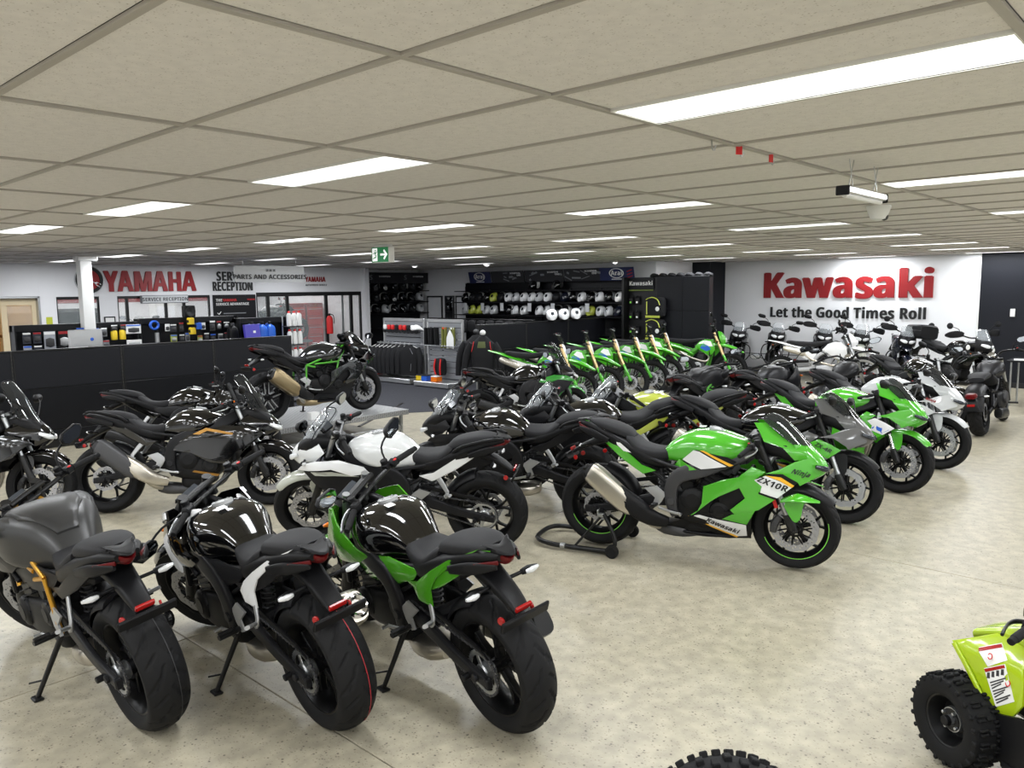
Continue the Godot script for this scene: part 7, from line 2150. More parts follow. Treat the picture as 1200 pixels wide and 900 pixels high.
	for i in 2:
		var bg := holder("gear_bag", "black gear bag with lime trim hanging on the display wall, %s" % ["upper", "lower"][i], "bag", Vector3(-9.42, 1.55 - i * 0.48, -14.9), 0.0)
		part(bg, "bag", "bag", mats["canvas"], func(b): b.body([[-0.24, 0.05, 0.06, 0.16, 0.20, 4], [-0.20, 0.05, 0.11, 0.20, 0.23, 4], [0.16, 0.05, 0.11, 0.20, 0.23, 4], [0.21, 0.05, 0.06, 0.16, 0.20, 4]], 18, 1))
		part(bg, "trim", "bagt", mats["paint_lime"], func(b):
			b.tube([v3(-0.20, 0.20, 0.10), v3(-0.05, 0.25, 0.11), v3(0.10, 0.2, 0.11), v3(0.16, 0.08, 0.11)], 0.012, 6, 3)
			b.box(v3(-0.02, -0.17, 0.112), v3(0.36, 0.05, 0.012), 0.004)
			b.box(v3(-0.17, 0.02, 0.112), v3(0.03, 0.28, 0.012), 0.004))
		part(bg, "badge", "bagb", mats["label_white"], func(b): b.cyl(v3(0.10, 0.0, 0.112), Vector3(0, 0, 1), 0.05, 0.004, 16))
	for i in 3:
		for j in 2:
			var gl := holder("glove_pack", "black glove pair with %s patch on the %s hook row of the display wall" % [["green", "white"][j], ["top", "middle", "lowest"][i]], "gloves", Vector3(-10.12 + j * 0.17, 1.72 - i * 0.33, -14.98), 0.0, "gloves on the display wall")
			part(gl, "palm", "glv", mats["canvas"], func(b):
				b.body([[-0.05, 0, 0.02, 0.05, 0.07, 3], [0.0, 0, 0.03, 0.06, 0.08, 3], [0.05, 0, 0.02, 0.05, 0.07, 3]], 10, 2)
				for q in 4:
					b.tube([v3(-0.035 + q * 0.024, 0.04, 0), v3(-0.04 + q * 0.027, 0.12 - absf(q - 1.5) * 0.012, 0.01)], 0.012, 6))
			part(gl, "patch", "glvp", mats[["tape_green", "label_white"][j]], func(b): b.box(v3(0, -0.03, 0.032), v3(0.05, 0.04, 0.006), 0.002))
	# silver platform
	var d := holder("display_platform", "silver checker plate platform under the dark chrome sports bike", "platform", Vector3(-9.27, 0, -5.95))
	part(d, "top_plate", "dais_top", mat("tread_alu", rgb8(150, 151, 152), 0.45, 0.7), func(b): b.box(v3(0, 0.335, 0), v3(1.5, 0.03, 2.3), 0.006))
	part(d, "edge_strip", "dais_edge", mats["tread_alu"], func(b):
		for s in [-1, 1]:
			b.box(v3(0.748 * s, 0.315, 0), v3(0.012, 0.07, 2.3), 0.003)
			b.box(v3(0, 0.315, 1.148 * s), v3(1.5, 0.07, 0.012), 0.003))
	for i in 6:
		part(d, "leg", "dais_leg%d" % i, mats["steel"], func(b): b.box(v3([-0.7, 0.7][i % 2], 0.16, [-1.05, 0.0, 1.05][i / 2]), v3(0.04, 0.32, 0.04), 0.004))
	part(d, "lower_rail", "dais_rail", mats["steel"], func(b):
		for s in [-1, 1]:
			b.box(v3(0.7 * s, 0.10, 0), v3(0.04, 0.06, 2.1), 0.004)
		b.box(v3(0, 0.10, 1.05), v3(1.4, 0.06, 0.04), 0.004))
	var tr := MultiMeshInstance3D.new()
	tr.name = "raised_tread"
	var mm := MultiMesh.new()
	mm.transform_format = MultiMesh.TRANSFORM_3D
	var lz := MB.new()
	lz.body([[-0.015, 0, 0.0015, 0.001, 0.001, 2], [0, 0, 0.0045, 0.0028, 0.001, 2], [0.015, 0, 0.0015, 0.001, 0.001, 2]], 6, 1)
	mm.mesh = lz.mesh()
	var nx := 42
	var nz := 64
	mm.instance_count = nx * nz + 2 * 3 * 64
	for i in nx:
		for j in nz:
			mm.set_instance_transform(i * nz + j, Transform3D(Basis(Vector3.UP, 0.785 if (i + j) % 2 else -0.785), v3(-0.74 + 0.0355 * i, 0.3505, -1.13 + 0.0355 * j)))
	for i in 3:
		for j in 64:
			for e in 2:
				mm.set_instance_transform(nx * nz + (i * 64 + j) * 2 + e, Transform3D(Basis(Vector3(0, 0, 1), -PI / 2) * Basis(Vector3.UP, 0.785 if (i + j) % 2 else -0.785), v3(0.7545 if e == 0 else 0.7545, 0.297 + 0.021 * i, -1.13 + 0.0355 * j)))
	tr.multimesh = mm
	tr.material_override = mats["alu"]
	d.add_child(tr)
	stuff(tr)
	simple("wheel_chock", "white block beside the rear wheel on the silver platform", "chock", Vector3(-8.78, 0.352, -5.72), "chock", mats["white_plastic"], func(b): b.box(v3(0, 0.05, 0), v3(0.10, 0.10, 0.13), 0.006))
	simple("floor_mat", "dark green edged mat on the floor in front of the silver platform", "mat", Vector3(-7.75, 0.0, -5.6), "fmat", mats["carpet"], func(b): b.box(v3(0, 0.004, 0), v3(0.9, 0.008, 1.5), 0.002), "", 0.25)
	# parts gondola with hanging goods, and the counter in front of it
	for i in 3:
		var g := holder("parts_gondola", "black parts rack behind the counter, %s from the left" % ordinal(i), "shelving", Vector3(-13.75 + (0.0 if i < 2 else 0.35), 0, [-4.55, -6.35, -7.55][i]), PI / 2)
		var w: float = [1.8, 1.75, 1.0][i]
		var hh: float = [1.55, 1.59, 1.55][i]
		part(g, "back_panel", "pg_back%d" % i, mats["panel_black"], func(b): b.box(v3(0, hh / 2, 0.15), v3(w, hh, 0.05), 0.004))
		part(g, "header_panel", "pg_head%d" % i, mats["panel_black"], func(b): b.box(v3(0, hh - 0.05, 0.22), v3(w, 0.10, 0.10), 0.004))
		part(g, "shelf", "pg_shelf%d" % i, mats["panel_dark"], func(b):
			for y in [0.25, 0.65, 1.05]:
				b.box(v3(0, y, 0.33), v3(w, 0.02, 0.32), 0.003))
		for s in [-1, 1]:
			part(g, "end_panel", "pg_end%d_%d" % [i, s], mats["panel_black"], func(b):
				b.box(v3(s * (w / 2 - 0.012), hh / 2, 0.25), v3(0.024, hh, 0.25), 0.004))
	var ct := holder("service_counter", "low black counter behind the partition with the grey monitor on it", "counter", Vector3(-12.35, 0, -4.0), PI / 2)
	part(ct, "worktop", "ct_top", mats["panel_dark"], func(b): b.box(v3(0, 1.0, 0), v3(4.2, 0.04, 0.6), 0.006))
	part(ct, "front_panel", "ct_front", mats["panel_black"], func(b): b.box(v3(0, 0.49, 0.22), v3(4.1, 0.97, 0.03), 0.006))
	for s in [-1, 1]:
		part(ct, "end_panel", "ct_end%d" % s, mats["panel_black"], func(b):
			b.box(v3(2.05 * s, 0.49, 0), v3(0.03, 0.97, 0.5), 0.006))
	var mo := holder("computer_monitor", "silver grey monitor seen from behind on the counter", "monitor", Vector3(-12.2, 1.02, -4.22), PI / 2)
	part(mo, "back", "mo_back", mats["alu"], func(b): b.box(v3(0, 0.30, 0), v3(0.46, 0.37, 0.03), 0.012))
	part(mo, "chin", "mo_chin", mats["white_plastic"], func(b): b.box(v3(0, 0.13, -0.005), v3(0.46, 0.05, 0.03), 0.01))
	part(mo, "stand", "mo_stand", mats["alu"], func(b):
		b.sweep([v3(0, 0.22, 0.02), v3(0, 0.14, 0.10), v3(0, 0.01, 0.05)], [v2(0.06, 0.006)], 4.0, 10, 3, Vector3.RIGHT)
		b.box(v3(0, 0.006, 0.0), v3(0.20, 0.012, 0.18), 0.004))
	part(mo, "badge", "mo_badge", mats["blue_deco"], func(b): b.cyl(v3(0.08, 0.34, 0.016), Vector3(0, 0, 1), 0.025, 0.002, 16))
	part(mo, "cable", "mo_cable", mats["plastic"], func(b): b.tube([v3(0.02, 0.24, 0.02), v3(0.10, 0.22, 0.08), v3(0.18, 0.1, 0.06), v3(0.22, 0.01, 0.02)], 0.005, 6, 4))
	# clothing racks on the carpet
	for i in 2:
		var g := holder("slat_rack", ["grey framed slat rack above the row of black jackets", "grey framed slat rack with hanging olive socks and white towels"][i], "rack", Vector3([-13.64, -12.25][i], 0, [-11.3, -11.25][i]))
		var w: float = [1.36, 1.06][i]
		part(g, "frame", "sr_frame%d" % i, mats["alu"], func(b):
			for s in [-1, 1]:
				b.box(v3(s * w / 2, 0.70, 0), v3(0.05, 1.40, 0.05), 0.005)
			b.box(v3(0, 1.37, 0), v3(w, 0.07, 0.05), 0.005))
		part(g, "slat", "sr_slat%d" % i, mats["grey_plastic"], func(b):
			for j in 10:
				b.box(v3(0, 0.22 + j * 0.118, 0), v3(w - 0.05, 0.105, 0.025), 0.004))
		part(g, "foot", "sr_foot%d" % i, mats["alu"], func(b): b.box(v3(0, 0.07, 0.2), v3(w, 0.10, 0.5), 0.01))
		part(g, "rail", "sr_rail%d" % i, mats["steel"], func(b):
			b.tube([v3(-w / 2, 0.86, 0.22), v3(w / 2, 0.86, 0.22)], 0.012, 8)
			for s in [-1, 1]:
				b.tube([v3(s * (w / 2 - 0.03), 0.86, 0), v3(s * (w / 2 - 0.03), 0.86, 0.22)], 0.01, 6))
	var jr := [[-14.22, 0], [-14.08, 0], [-13.94, 0], [-13.80, 0], [-13.66, 0], [-13.52, 0], [-13.38, 0], [-13.22, 0]]
	for i in 8:
		var jk := holder("jacket", "dark riding jacket on a hanger of the low rail, %s from the left" % ordinal(i), "jacket", Vector3(jr[i][0], 0.86, -11.08), 1.15 - 0.11 * i, "jackets on the low rail")
		part(jk, "hanger", "jk_hang", mats["white_plastic"], func(b):
			b.tube([v3(-0.20, -0.09, 0), v3(0, -0.02, 0), v3(0.20, -0.09, 0)], 0.008, 6, 2)
			b.tube([v3(0, -0.02, 0), v3(0.0, 0.02, 0), v3(0.02, 0.03, 0)], 0.003, 5, 2))
		part(jk, "body", "jk_body", mats["canvas"], func(b):
			b.T = Transform3D(Basis(Vector3(0, 0, 1), PI / 2), Vector3.ZERO)
			b.body([[-0.68, 0, 0.09, 0.21, 0.21, 3], [-0.5, 0, 0.10, 0.22, 0.22, 3], [-0.25, 0, 0.10, 0.225, 0.225, 3], [-0.12, 0, 0.09, 0.22, 0.22, 2.6], [-0.06, 0, 0.07, 0.12, 0.12, 2.4], [-0.02, 0, 0.06, 0.07, 0.07, 2.2]], 18, 2))
		part(jk, "sleeve", "jk_sl", mats["seat_side"], func(b):
			for s in [-1, 1]:
				b.sweep([v3(0.19 * s, -0.10, 0), v3(0.27 * s, -0.30, 0.02), v3(0.27 * s, -0.66, 0.05)], [v2(0.05, 0.075), v2(0.06, 0.07), v2(0.045, 0.05)], 2.4, 10, 3))
		part(jk, "piping", "jk_pip", mats["grey_plastic"], func(b):
			b.box(v3(0.10, -0.15, 0.098), v3(0.012, 0.14, 0.006), 0.002, Basis(Vector3(0, 0, 1), 0.5))
			b.box(v3(0.08, -0.5, 0.100), v3(0.010, 0.16, 0.006), 0.002, Basis(Vector3(0, 0, 1), -0.1)))
	for i in 2:
		var mq := holder("display_jacket", ["black jacket with olive and orange trim on a stand with white head", "plain black jacket on the stand left of the olive trimmed one"][i], "jacket", Vector3([-10.05, -10.42][i], 0, [-10.15, -10.35][i]), 0.55)
		part(mq, "stand", "mq_stand", mats["steel"], func(b):
			b.tube([v3(0, 0.0, 0), v3(0, 0.7, 0)], 0.016, 8)
			b.cyl(v3(0, 0.012, 0), Vector3.UP, 0.18, 0.012, 24))
		part(mq, "body", "mq_body", mats["canvas"], func(b):
			b.T = Transform3D(Basis(Vector3(0, 0, 1), PI / 2), Vector3.ZERO)
			b.body([[0.42, 0, 0.13, 0.20, 0.20, 2.8], [0.60, 0, 0.13, 0.19, 0.19, 2.8], [0.85, 0, 0.14, 0.215, 0.215, 2.8], [1.02, 0, 0.12, 0.22, 0.22, 2.5], [1.10, 0, 0.09, 0.14, 0.14, 2.3], [1.17, 0, 0.065, 0.07, 0.07, 2.2]], 20, 3))
		part(mq, "sleeve", "mq_sl", mats["canvas"], func(b):
			for s in [-1, 1]:
				b.sweep([v3(0.19 * s, 1.03, 0), v3(0.28 * s, 0.88, 0.0), v3(0.33 * s, 0.66, 0.03), v3(0.34 * s, 0.42, 0.07)], [v2(0.07, 0.08), v2(0.075, 0.075), v2(0.06, 0.06), v2(0.045, 0.05)], 2.2, 12, 3))
		if i == 0:
			part(mq, "trim", "mq_trim", mat("olive", rgb8(74, 82, 40), 0.7), func(b):
				b.T = Transform3D(Basis(Vector3(0, 0, 1), PI / 2), Vector3.ZERO)
				b.body([[0.97, 0, 0.134, 0.14, 0.14, 3], [1.03, 0, 0.124, 0.14, 0.14, 2.6], [1.08, 0, 0.106, 0.12, 0.12, 2.4]], 20, 2))
			part(mq, "piping", "mq_pip", mats["label_red"], func(b):
				for s in [-1, 1]:
					b.tube([v3(0.15 * s, 1.08, 0.085), v3(0.165 * s, 0.98, 0.117), v3(0.19 * s, 0.90, 0.105)], 0.006, 6, 3)
					b.tube([v3(0.335 * s, 0.84, 0.03), v3(0.37 * s, 0.70, 0.04)], 0.006, 6, 2))
		part(mq, "head", "mq_head", mats["white_plastic" if i == 0 else "plastic_grey"], func(b): b.ball(v3(0, 1.235, 0), v3(0.055, 0.05, 0.055)))


func build_floor_things() -> void:
	# paddock stand under the green sports bike
	var hd := deg_to_rad(18.0)
	var ps := holder("paddock_stand", "black tubular paddock stand with small wheels lifting the green sports bike", "stand", Vector3(-2.9, 0, -5.13), hd)
	part(ps, "frame_tube", "ps_tube", mats["black_metal"], func(b):
		b.tube([v3(-0.60, 0.035, 0.24), v3(-1.0, 0.035, 0.24), v3(-1.18, 0.045, 0.18), v3(-1.22, 0.045, 0.0), v3(-1.18, 0.045, -0.18), v3(-1.0, 0.035, -0.24), v3(-0.60, 0.035, -0.24)], 0.019, 12, 4)
		for s in [-1, 1]:
			b.tube([v3(-0.60, 0.035, 0.24 * s), v3(-0.54, 0.07, 0.24 * s), v3(-0.545, 0.16, 0.23 * s), v3(-0.63, 0.31, 0.205 * s)], 0.016, 10, 3)
			b.tube([v3(-0.86, 0.035, 0.24 * s), v3(-0.66, 0.28, 0.21 * s)], 0.010, 8))
	part(ps, "hook", "ps_hook", mats["steel"], func(b):
		for s in [-1, 1]:
			b.box(v3(-0.655, 0.297, 0.19 * s), v3(0.05, 0.03, 0.05), 0.006)
			b.box(v3(-0.68, 0.32, 0.19 * s), v3(0.012, 0.04, 0.05), 0.004)
			b.cyl(v3(-0.95, 0.035, 0.24 * s), Vector3.RIGHT, 0.024, 0.02, 14))
	for s in [-1, 1]:
		part(ps, "wheel", "ps_wheel%d" % s, mats["rubber"], func(b):
			b.lathe([[0.0, -0.014], [0.03, -0.014], [0.034, -0.018], [0.05, -0.014], [0.05, 0.014], [0.034, 0.018], [0.03, 0.014], [0.0, 0.014]], 24, v3(-0.545, 0.05, 0.28 * s), v3(0, 0, 1)))
	quad_bike()
	var qt := holder("spare_wheel", "black knobbly wheel cut off by the bottom edge of the picture", "tyre", Vector3(-1.05, 0.285, -2.10), deg_to_rad(42.0))
	var tm := MeshInstance3D.new()
	tm.name = "tread"
	tm.mesh = knobby_mesh("quadb", 0.285, 0.15, 0.11, 40, 0.012)
	tm.material_override = mats["rubber"]
	qt.add_child(tm)
	part(qt, "rim", "quadbrim", mats["black_metal"], func(b): b.lathe([[0.0, 0.05], [0.06, 0.05], [0.10, 0.02], [0.145, 0.06], [0.155, 0.07], [0.155, -0.07], [0.10, -0.02], [0.0, -0.02]], 28))
	# small balance bike left of the green tourer
	var kb := holder("balance_bike", "small black child's balance bike beside the black and green tourer", "bicycle", Vector3(-8.95, 0, -9.2), deg_to_rad(70.0))
	part(kb, "frame", "kb_frame", mats["black_metal"], func(b):
		b.tube([v3(-0.40, 0.20, 0), v3(-0.12, 0.36, 0), v3(0.26, 0.42, 0), v3(0.30, 0.52, 0)], 0.024, 8, 3)
		b.tube([v3(-0.12, 0.36, 0), v3(-0.16, 0.52, 0)], 0.016, 8)
		for s in [-1, 1]:
			b.tube([v3(0.28, 0.46, 0.06 * s), v3(0.38, 0.20, 0.06 * s)], 0.014, 8)
			b.tube([v3(-0.40, 0.20, 0.06 * s), v3(-0.16, 0.36, 0.03 * s)], 0.012, 8))
	part(kb, "saddle", "kb_sad", mats["seat"], func(b): b.body([[-0.30, 0.55, 0.06, 0.02, 0.02, 2.5], [-0.18, 0.55, 0.07, 0.025, 0.025, 2.5], [-0.02, 0.54, 0.03, 0.02, 0.02, 2.5]], 12, 2))
	part(kb, "handlebar", "kb_bar", mats["black_metal"], func(b): b.tube([v3(0.22, 0.66, -0.25), v3(0.28, 0.64, -0.1), v3(0.29, 0.54, 0), v3(0.28, 0.64, 0.1), v3(0.22, 0.66, 0.25)], 0.012, 8, 3))
	for q in [v3(-0.40, 0.20, 0), v3(0.38, 0.20, 0)]:
		var w := part(kb, "wheel", "kb_rim", mats["cast_alu"], func(b):
			b.lathe([[0.13, -0.02], [0.145, -0.022], [0.145, 0.022], [0.13, 0.02], [0.13, -0.02]], 28)
			b.cyl(Vector3.ZERO, Vector3(0, 0, 1), 0.035, 0.04, 14)
			for i in 5:
				b.sweep([v3(cos(TAU * i / 5), sin(TAU * i / 5), 0) * 0.03, v3(cos(TAU * i / 5), sin(TAU * i / 5), 0) * 0.135], [v2(0.012, 0.010)], 3.0, 6))
		w.position = q
		var ty := MeshInstance3D.new()
		ty.name = "tyre"
		ty.mesh = tyre_mesh("kb_tyre", 0.20, 0.145, 0.035, [], 40)
		ty.material_override = mats["rubber"]
		w.add_child(ty)
	# table and stools at the right edge
	var tb := holder("office_table", "black table with papers at the right edge, by the dark wall", "table", Vector3(-2.05, 0, -15.4))
	part(tb, "table_top", "tb_top", mats["panel_black"], func(b): b.box(v3(0, 0.74, 0), v3(1.5, 0.03, 0.7), 0.005))
	for i in 4:
		part(tb, "leg", "tb_leg%d" % i, mats["steel"], func(b): b.tube([v3([-0.68, 0.68][i % 2], 0.725, [-0.3, 0.3][i / 2]), v3([-0.68, 0.68][i % 2], 0.0, [-0.3, 0.3][i / 2])], 0.016, 8))
	simple("paper_sheet", "white sheet of paper lying on the black table", "paper", Vector3(-2.55, 0.755, -15.25), "paper", mats["label_white"], func(b): b.box(v3(0, 0.003, 0), v3(0.34, 0.006, 0.26), 0.001), "", 0.2)
	for i in 2:
		var ch := holder("office_chair", "black chair with steel legs at the table by the dark wall, %s" % ["nearer to the cruiser", "farther right"][i], "chair", Vector3([-2.05, -1.35][i], 0, -14.75), 0.3)
		part(ch, "seat", "ch_seat", mats["canvas"], func(b): b.box(v3(0, 0.45, 0), v3(0.44, 0.05, 0.44), 0.015))
		part(ch, "backrest", "ch_back", mats["canvas"], func(b): b.box(v3(0, 0.75, 0.21), v3(0.42, 0.40, 0.04), 0.015, Basis(Vector3.RIGHT, 0.12)))
		for q in 4:
			part(ch, "leg", "ch_leg%d" % q, mats["steel"], func(b): b.tube([v3([-0.19, 0.19][q % 2], 0.43, [-0.18, 0.18][q / 2]), v3([-0.22, 0.22][q % 2], 0.0, [-0.22, 0.22][q / 2])], 0.012, 8))


func quad_bike() -> void:
	var o := holder("quad_bike", "lime yellow child's quad bike with warning labels, cut off by the right edge", "quad bike", Vector3(-0.27, 0, -3.60), deg_to_rad(145.0))
	var R := 0.2
	for i in 4:
		var front := i < 2
		var s := 1.0 if i % 2 else -1.0
		var w := part(o, "wheel", "qb_rim%d" % int(s), mats["black_metal"], func(b):
			b.lathe([[0.0, 0.03], [0.045, 0.03], [0.05, 0.0], [0.08, -0.01], [0.092, 0.03], [0.10, 0.055], [0.112, 0.062], [0.112, 0.045], [0.104, 0.02], [0.104, -0.06], [0.0, -0.06]], 32, Vector3.ZERO, v3(0, 0, s)))
		w.position = v3(0.36 if front else -0.46, R, 0.33 * s)
		var ty := MeshInstance3D.new()
		ty.name = "tyre"
		ty.mesh = quad_tyre_mesh()
		ty.material_override = mats["rubber"]
		w.add_child(ty)
		part(w, "hub", "qb_hub%d" % int(s), mats["steel"], func(b):
			b.lathe([[0.0, 0.045], [0.02, 0.045], [0.022, 0.028], [0.05, 0.026], [0.054, 0.01]], 20, Vector3.ZERO, v3(0, 0, s))
			for q in 4:
				b.cyl(v3(cos(TAU * q / 4 + 0.5) * 0.04, sin(TAU * q / 4 + 0.5) * 0.04, 0.03 * s), v3(0, 0, s), 0.007, 0.012, 6))
		part(w, "hub_cap", "qb_cap%d" % int(s), mats["plastic"], func(b): b.cyl(v3(0, 0, 0.052 * s), v3(0, 0, s), 0.021, 0.012, 16))
	var lime := mat("paint_quad", rgb8(164, 190, 26), 0.25, 0.0, {"clearcoat_enabled": true, "clearcoat": 0.7, "clearcoat_roughness": 0.1})
	var zq := func(x, y): return 0.275 + 0.05 * clampf((x - 0.18) / 0.2, 0, 1) - 0.10 * clampf((y - 0.52) / 0.12, 0, 1)
	for s in [-1.0, 1.0]:
		part(o, "front_fender", "qb_fend%d" % int(s), lime, func(b):
			b.panel([0.42, 0.515, 0.36, 0.55, 0.27, 0.605, 0.19, 0.625, 0.13, 0.58, 0.11, 0.47, 0.11, 0.38, 0.15, 0.315, 0.23, 0.295, 0.31, 0.41, 0.37, 0.475], zq, 0.016, 2, 0, s)
			b.body([[0.10, 0.60, 0.05, 0.02, 0.03, 2.6, 0.17 * s], [0.25, 0.605, 0.06, 0.025, 0.03, 2.6, 0.17 * s], [0.40, 0.55, 0.05, 0.02, 0.03, 2.6, 0.19 * s]], 12, 3))
		part(o, "fender_rib", "qb_rib%d" % int(s), lime, func(b): b.sweep([v3(0.40, 0.515, (zq.call(0.40, 0.515) + 0.004) * s), v3(0.33, 0.43, (zq.call(0.33, 0.43) + 0.004) * s), v3(0.245, 0.305, (zq.call(0.245, 0.305) + 0.004) * s)], [v2(0.008, 0.012)], 2.4, 8, 4))
		part(o, "warning_label", "qb_lab%d" % int(s), mats["label_white"], func(b):
			for q in [[0.305, 0.535, 0.245, 0.575, 0.19, 0.53, 0.255, 0.475], [0.27, 0.462, 0.192, 0.515, 0.14, 0.385, 0.215, 0.325]]:
				b.panel(q, func(x, y): return zq.call(x, y) + 0.003, 0.004, 2, 0, s))
		part(o, "label_band", "qb_prt%d" % int(s), mats["red_reflector"], func(b):
			for q in [[0.303, 0.533, 0.243, 0.572, 0.232, 0.563, 0.295, 0.522], [0.268, 0.460, 0.193, 0.511, 0.189, 0.500, 0.262, 0.449]]:
				b.panel(q, func(x, y): return zq.call(x, y) + 0.0042, 0.003, 2, 0, s))
		part(o, "label_print", "qb_txt%d" % int(s), mats["plastic_grey"], func(b):
			for q in 8:
				var t := 0.36 + q * 0.075
				var p0 := v2(0.27, 0.462).lerp(v2(0.215, 0.325), t) + v2(-0.008, 0.004)
				var p1 := v2(0.192, 0.515).lerp(v2(0.14, 0.385), t) + v2(0.010 + 0.012 * (q % 3), -0.004 - 0.006 * (q % 3))
				b.panel([p0.x, p0.y, p1.x, p1.y, p1.x - 0.002, p1.y - 0.005, p0.x - 0.002, p0.y - 0.005], func(x, y): return zq.call(x, y) + 0.0042, 0.003, 1, 0, s)
			for q in 4:
				var c0 := v2(0.258, 0.435).lerp(v2(0.188, 0.485), (q + 0.5) / 4.0)
				b.panel([c0.x + 0.006, c0.y - 0.014, c0.x - 0.006, c0.y - 0.010, c0.x - 0.004, c0.y + 0.014, c0.x + 0.006, c0.y + 0.010], func(x, y): return zq.call(x, y) + 0.0042, 0.003, 1, 0, s))
		part(o, "warning_ring", "qb_ring%d" % int(s), mats["label_red"], func(b):
			for c0 in [v2(0.172, 0.445), v2(0.248, 0.522)]:
				b.lathe([[0.010, -0.001], [0.010, 0.0015], [0.013, 0.0015], [0.013, -0.001], [0.010, -0.001]], 18, v3(c0.x, c0.y, (zq.call(c0.x, c0.y) + 0.004) * s), v3(0.2, 0.3, s)))
		part(o, "foot_guard", "qb_foot%d" % int(s), mats["plastic"], func(b):
			b.panel([0.24, 0.29, 0.10, 0.34, -0.24, 0.34, -0.28, 0.12, 0.14, 0.10, 0.23, 0.15], func(_x, _y): return 0.30, 0.02, 1, 0, s)
			b.box(v3(-0.05, 0.12, 0.24 * s), v3(0.42, 0.03, 0.14), 0.008))
		part(o, "shock", "qb_shock%d" % int(s), mats["label_white"], func(b):
			var pts := []
			for i in 41:
				var a := TAU * i / 7.0
				pts.append(v3(0.34 + cos(a) * 0.03, 0.25 + 0.17 * i / 40.0, (0.23 - 0.06 * i / 40.0) * s + sin(a) * 0.03))
			b.tube(pts, 0.007, 6))
		part(o, "suspension_arm", "qb_arm%d" % int(s), mats["black_metal"], func(b):
			b.tube([v3(0.28, 0.19, 0.06 * s), v3(0.36, 0.2, 0.30 * s)], 0.014, 8)
			b.tube([v3(0.44, 0.19, 0.06 * s), v3(0.36, 0.2, 0.30 * s)], 0.014, 8)
			b.tube([v3(-0.46, 0.2, 0), v3(-0.46, 0.2, 0.30 * s)], 0.02, 8))
		part(o, "rear_fender", "qb_rf%d" % int(s), lime, func(b): b.guard(v3(-0.46, R, 0.29 * s), 0.30, 0.12, 0.05, 40, 150, 0.01, 12, 0.1))
		part(o, "inner_guard", "qb_in%d" % int(s), mats["plastic"], func(b): b.panel([0.44, 0.47, 0.36, 0.52, 0.30, 0.40, 0.30, 0.30, 0.38, 0.34], func(_x, _y): return 0.25, 0.02, 1, 1, s))
	part(o, "bonnet", "qb_bon", lime, func(b): b.body([[-0.06, 0.50, 0.08, 0.05, 0.10, 3], [0.10, 0.56, 0.13, 0.07, 0.12, 3], [0.26, 0.565, 0.17, 0.06, 0.10, 3], [0.42, 0.52, 0.16, 0.05, 0.08, 3], [0.54, 0.46, 0.10, 0.04, 0.06, 3]], 20, 3))
	part(o, "engine", "qb_eng", mats["engine_black"], func(b):
		b.box(v3(0.0, 0.26, 0), v3(0.40, 0.22, 0.26), 0.03)
		b.box(v3(0.25, 0.30, 0), v3(0.3, 0.2, 0.18), 0.03))
	part(o, "seat", "qb_seat", mats["seat"], func(b): b.body([[-0.02, 0.50, 0.08, 0.03, 0.05, 3], [-0.2, 0.51, 0.11, 0.04, 0.06, 3], [-0.5, 0.53, 0.12, 0.04, 0.06, 3], [-0.62, 0.53, 0.08, 0.02, 0.03, 3]], 18, 3))
	part(o, "handlebar", "qb_bar", mats["black_metal"], func(b):
		b.tube([v3(0.13, 0.645, -0.31), v3(0.17, 0.665, -0.19), v3(0.21, 0.66, -0.07), v3(0.22, 0.65, 0), v3(0.21, 0.66, 0.07), v3(0.17, 0.665, 0.19), v3(0.13, 0.645, 0.31)], 0.012, 8, 3)
		b.tube([v3(0.22, 0.65, 0), v3(0.27, 0.48, 0)], 0.022, 10)
		b.box(v3(0.20, 0.69, 0), v3(0.06, 0.05, 0.14), 0.015))
	grip_set(o, Transform3D.IDENTITY, "qb", v3(0.165, 0.662, 0.21), v3(0.132, 0.645, 0.305), v3(0.97, 0.2, 0.0))


func quad_tyre_mesh() -> ArrayMesh:
	if cache.has("qb_tyre"):
		return cache["qb_tyre"]
	var b := MB.new()
	b.lathe([[0.106, -0.062], [0.12, -0.072], [0.155, -0.078], [0.176, -0.068], [0.186, 0.0], [0.176, 0.068], [0.155, 0.078], [0.12, 0.072], [0.106, 0.062], [0.106, -0.062]], 56)
	for i in 22:
		var a := TAU * i / 22
		for q in [-0.046, 0.046]:
			var aa: float = a + (TAU / 44 if q > 0 else 0.0)
			for e in 2:
				b.box(v3(cos(aa + e * 0.09) * 0.186, sin(aa + e * 0.09) * 0.186, q - signf(q) * 0.010), v3(0.016, 0.011, 0.036), 0.003, Basis(Vector3(0, 0, 1), aa + e * 0.09))
			b.box(v3(cos(aa) * 0.172, sin(aa) * 0.172, signf(q) * 0.071), v3(0.022, 0.018, 0.015), 0.004, Basis(Vector3(0, 0, 1), aa))
		b.box(v3(cos(a + 0.06) * 0.188, sin(a + 0.06) * 0.188, 0), v3(0.015, 0.018, 0.026), 0.003, Basis(Vector3(0, 0, 1), a + 0.06))
	cache["qb_tyre"] = b.mesh()
	return cache["qb_tyre"]


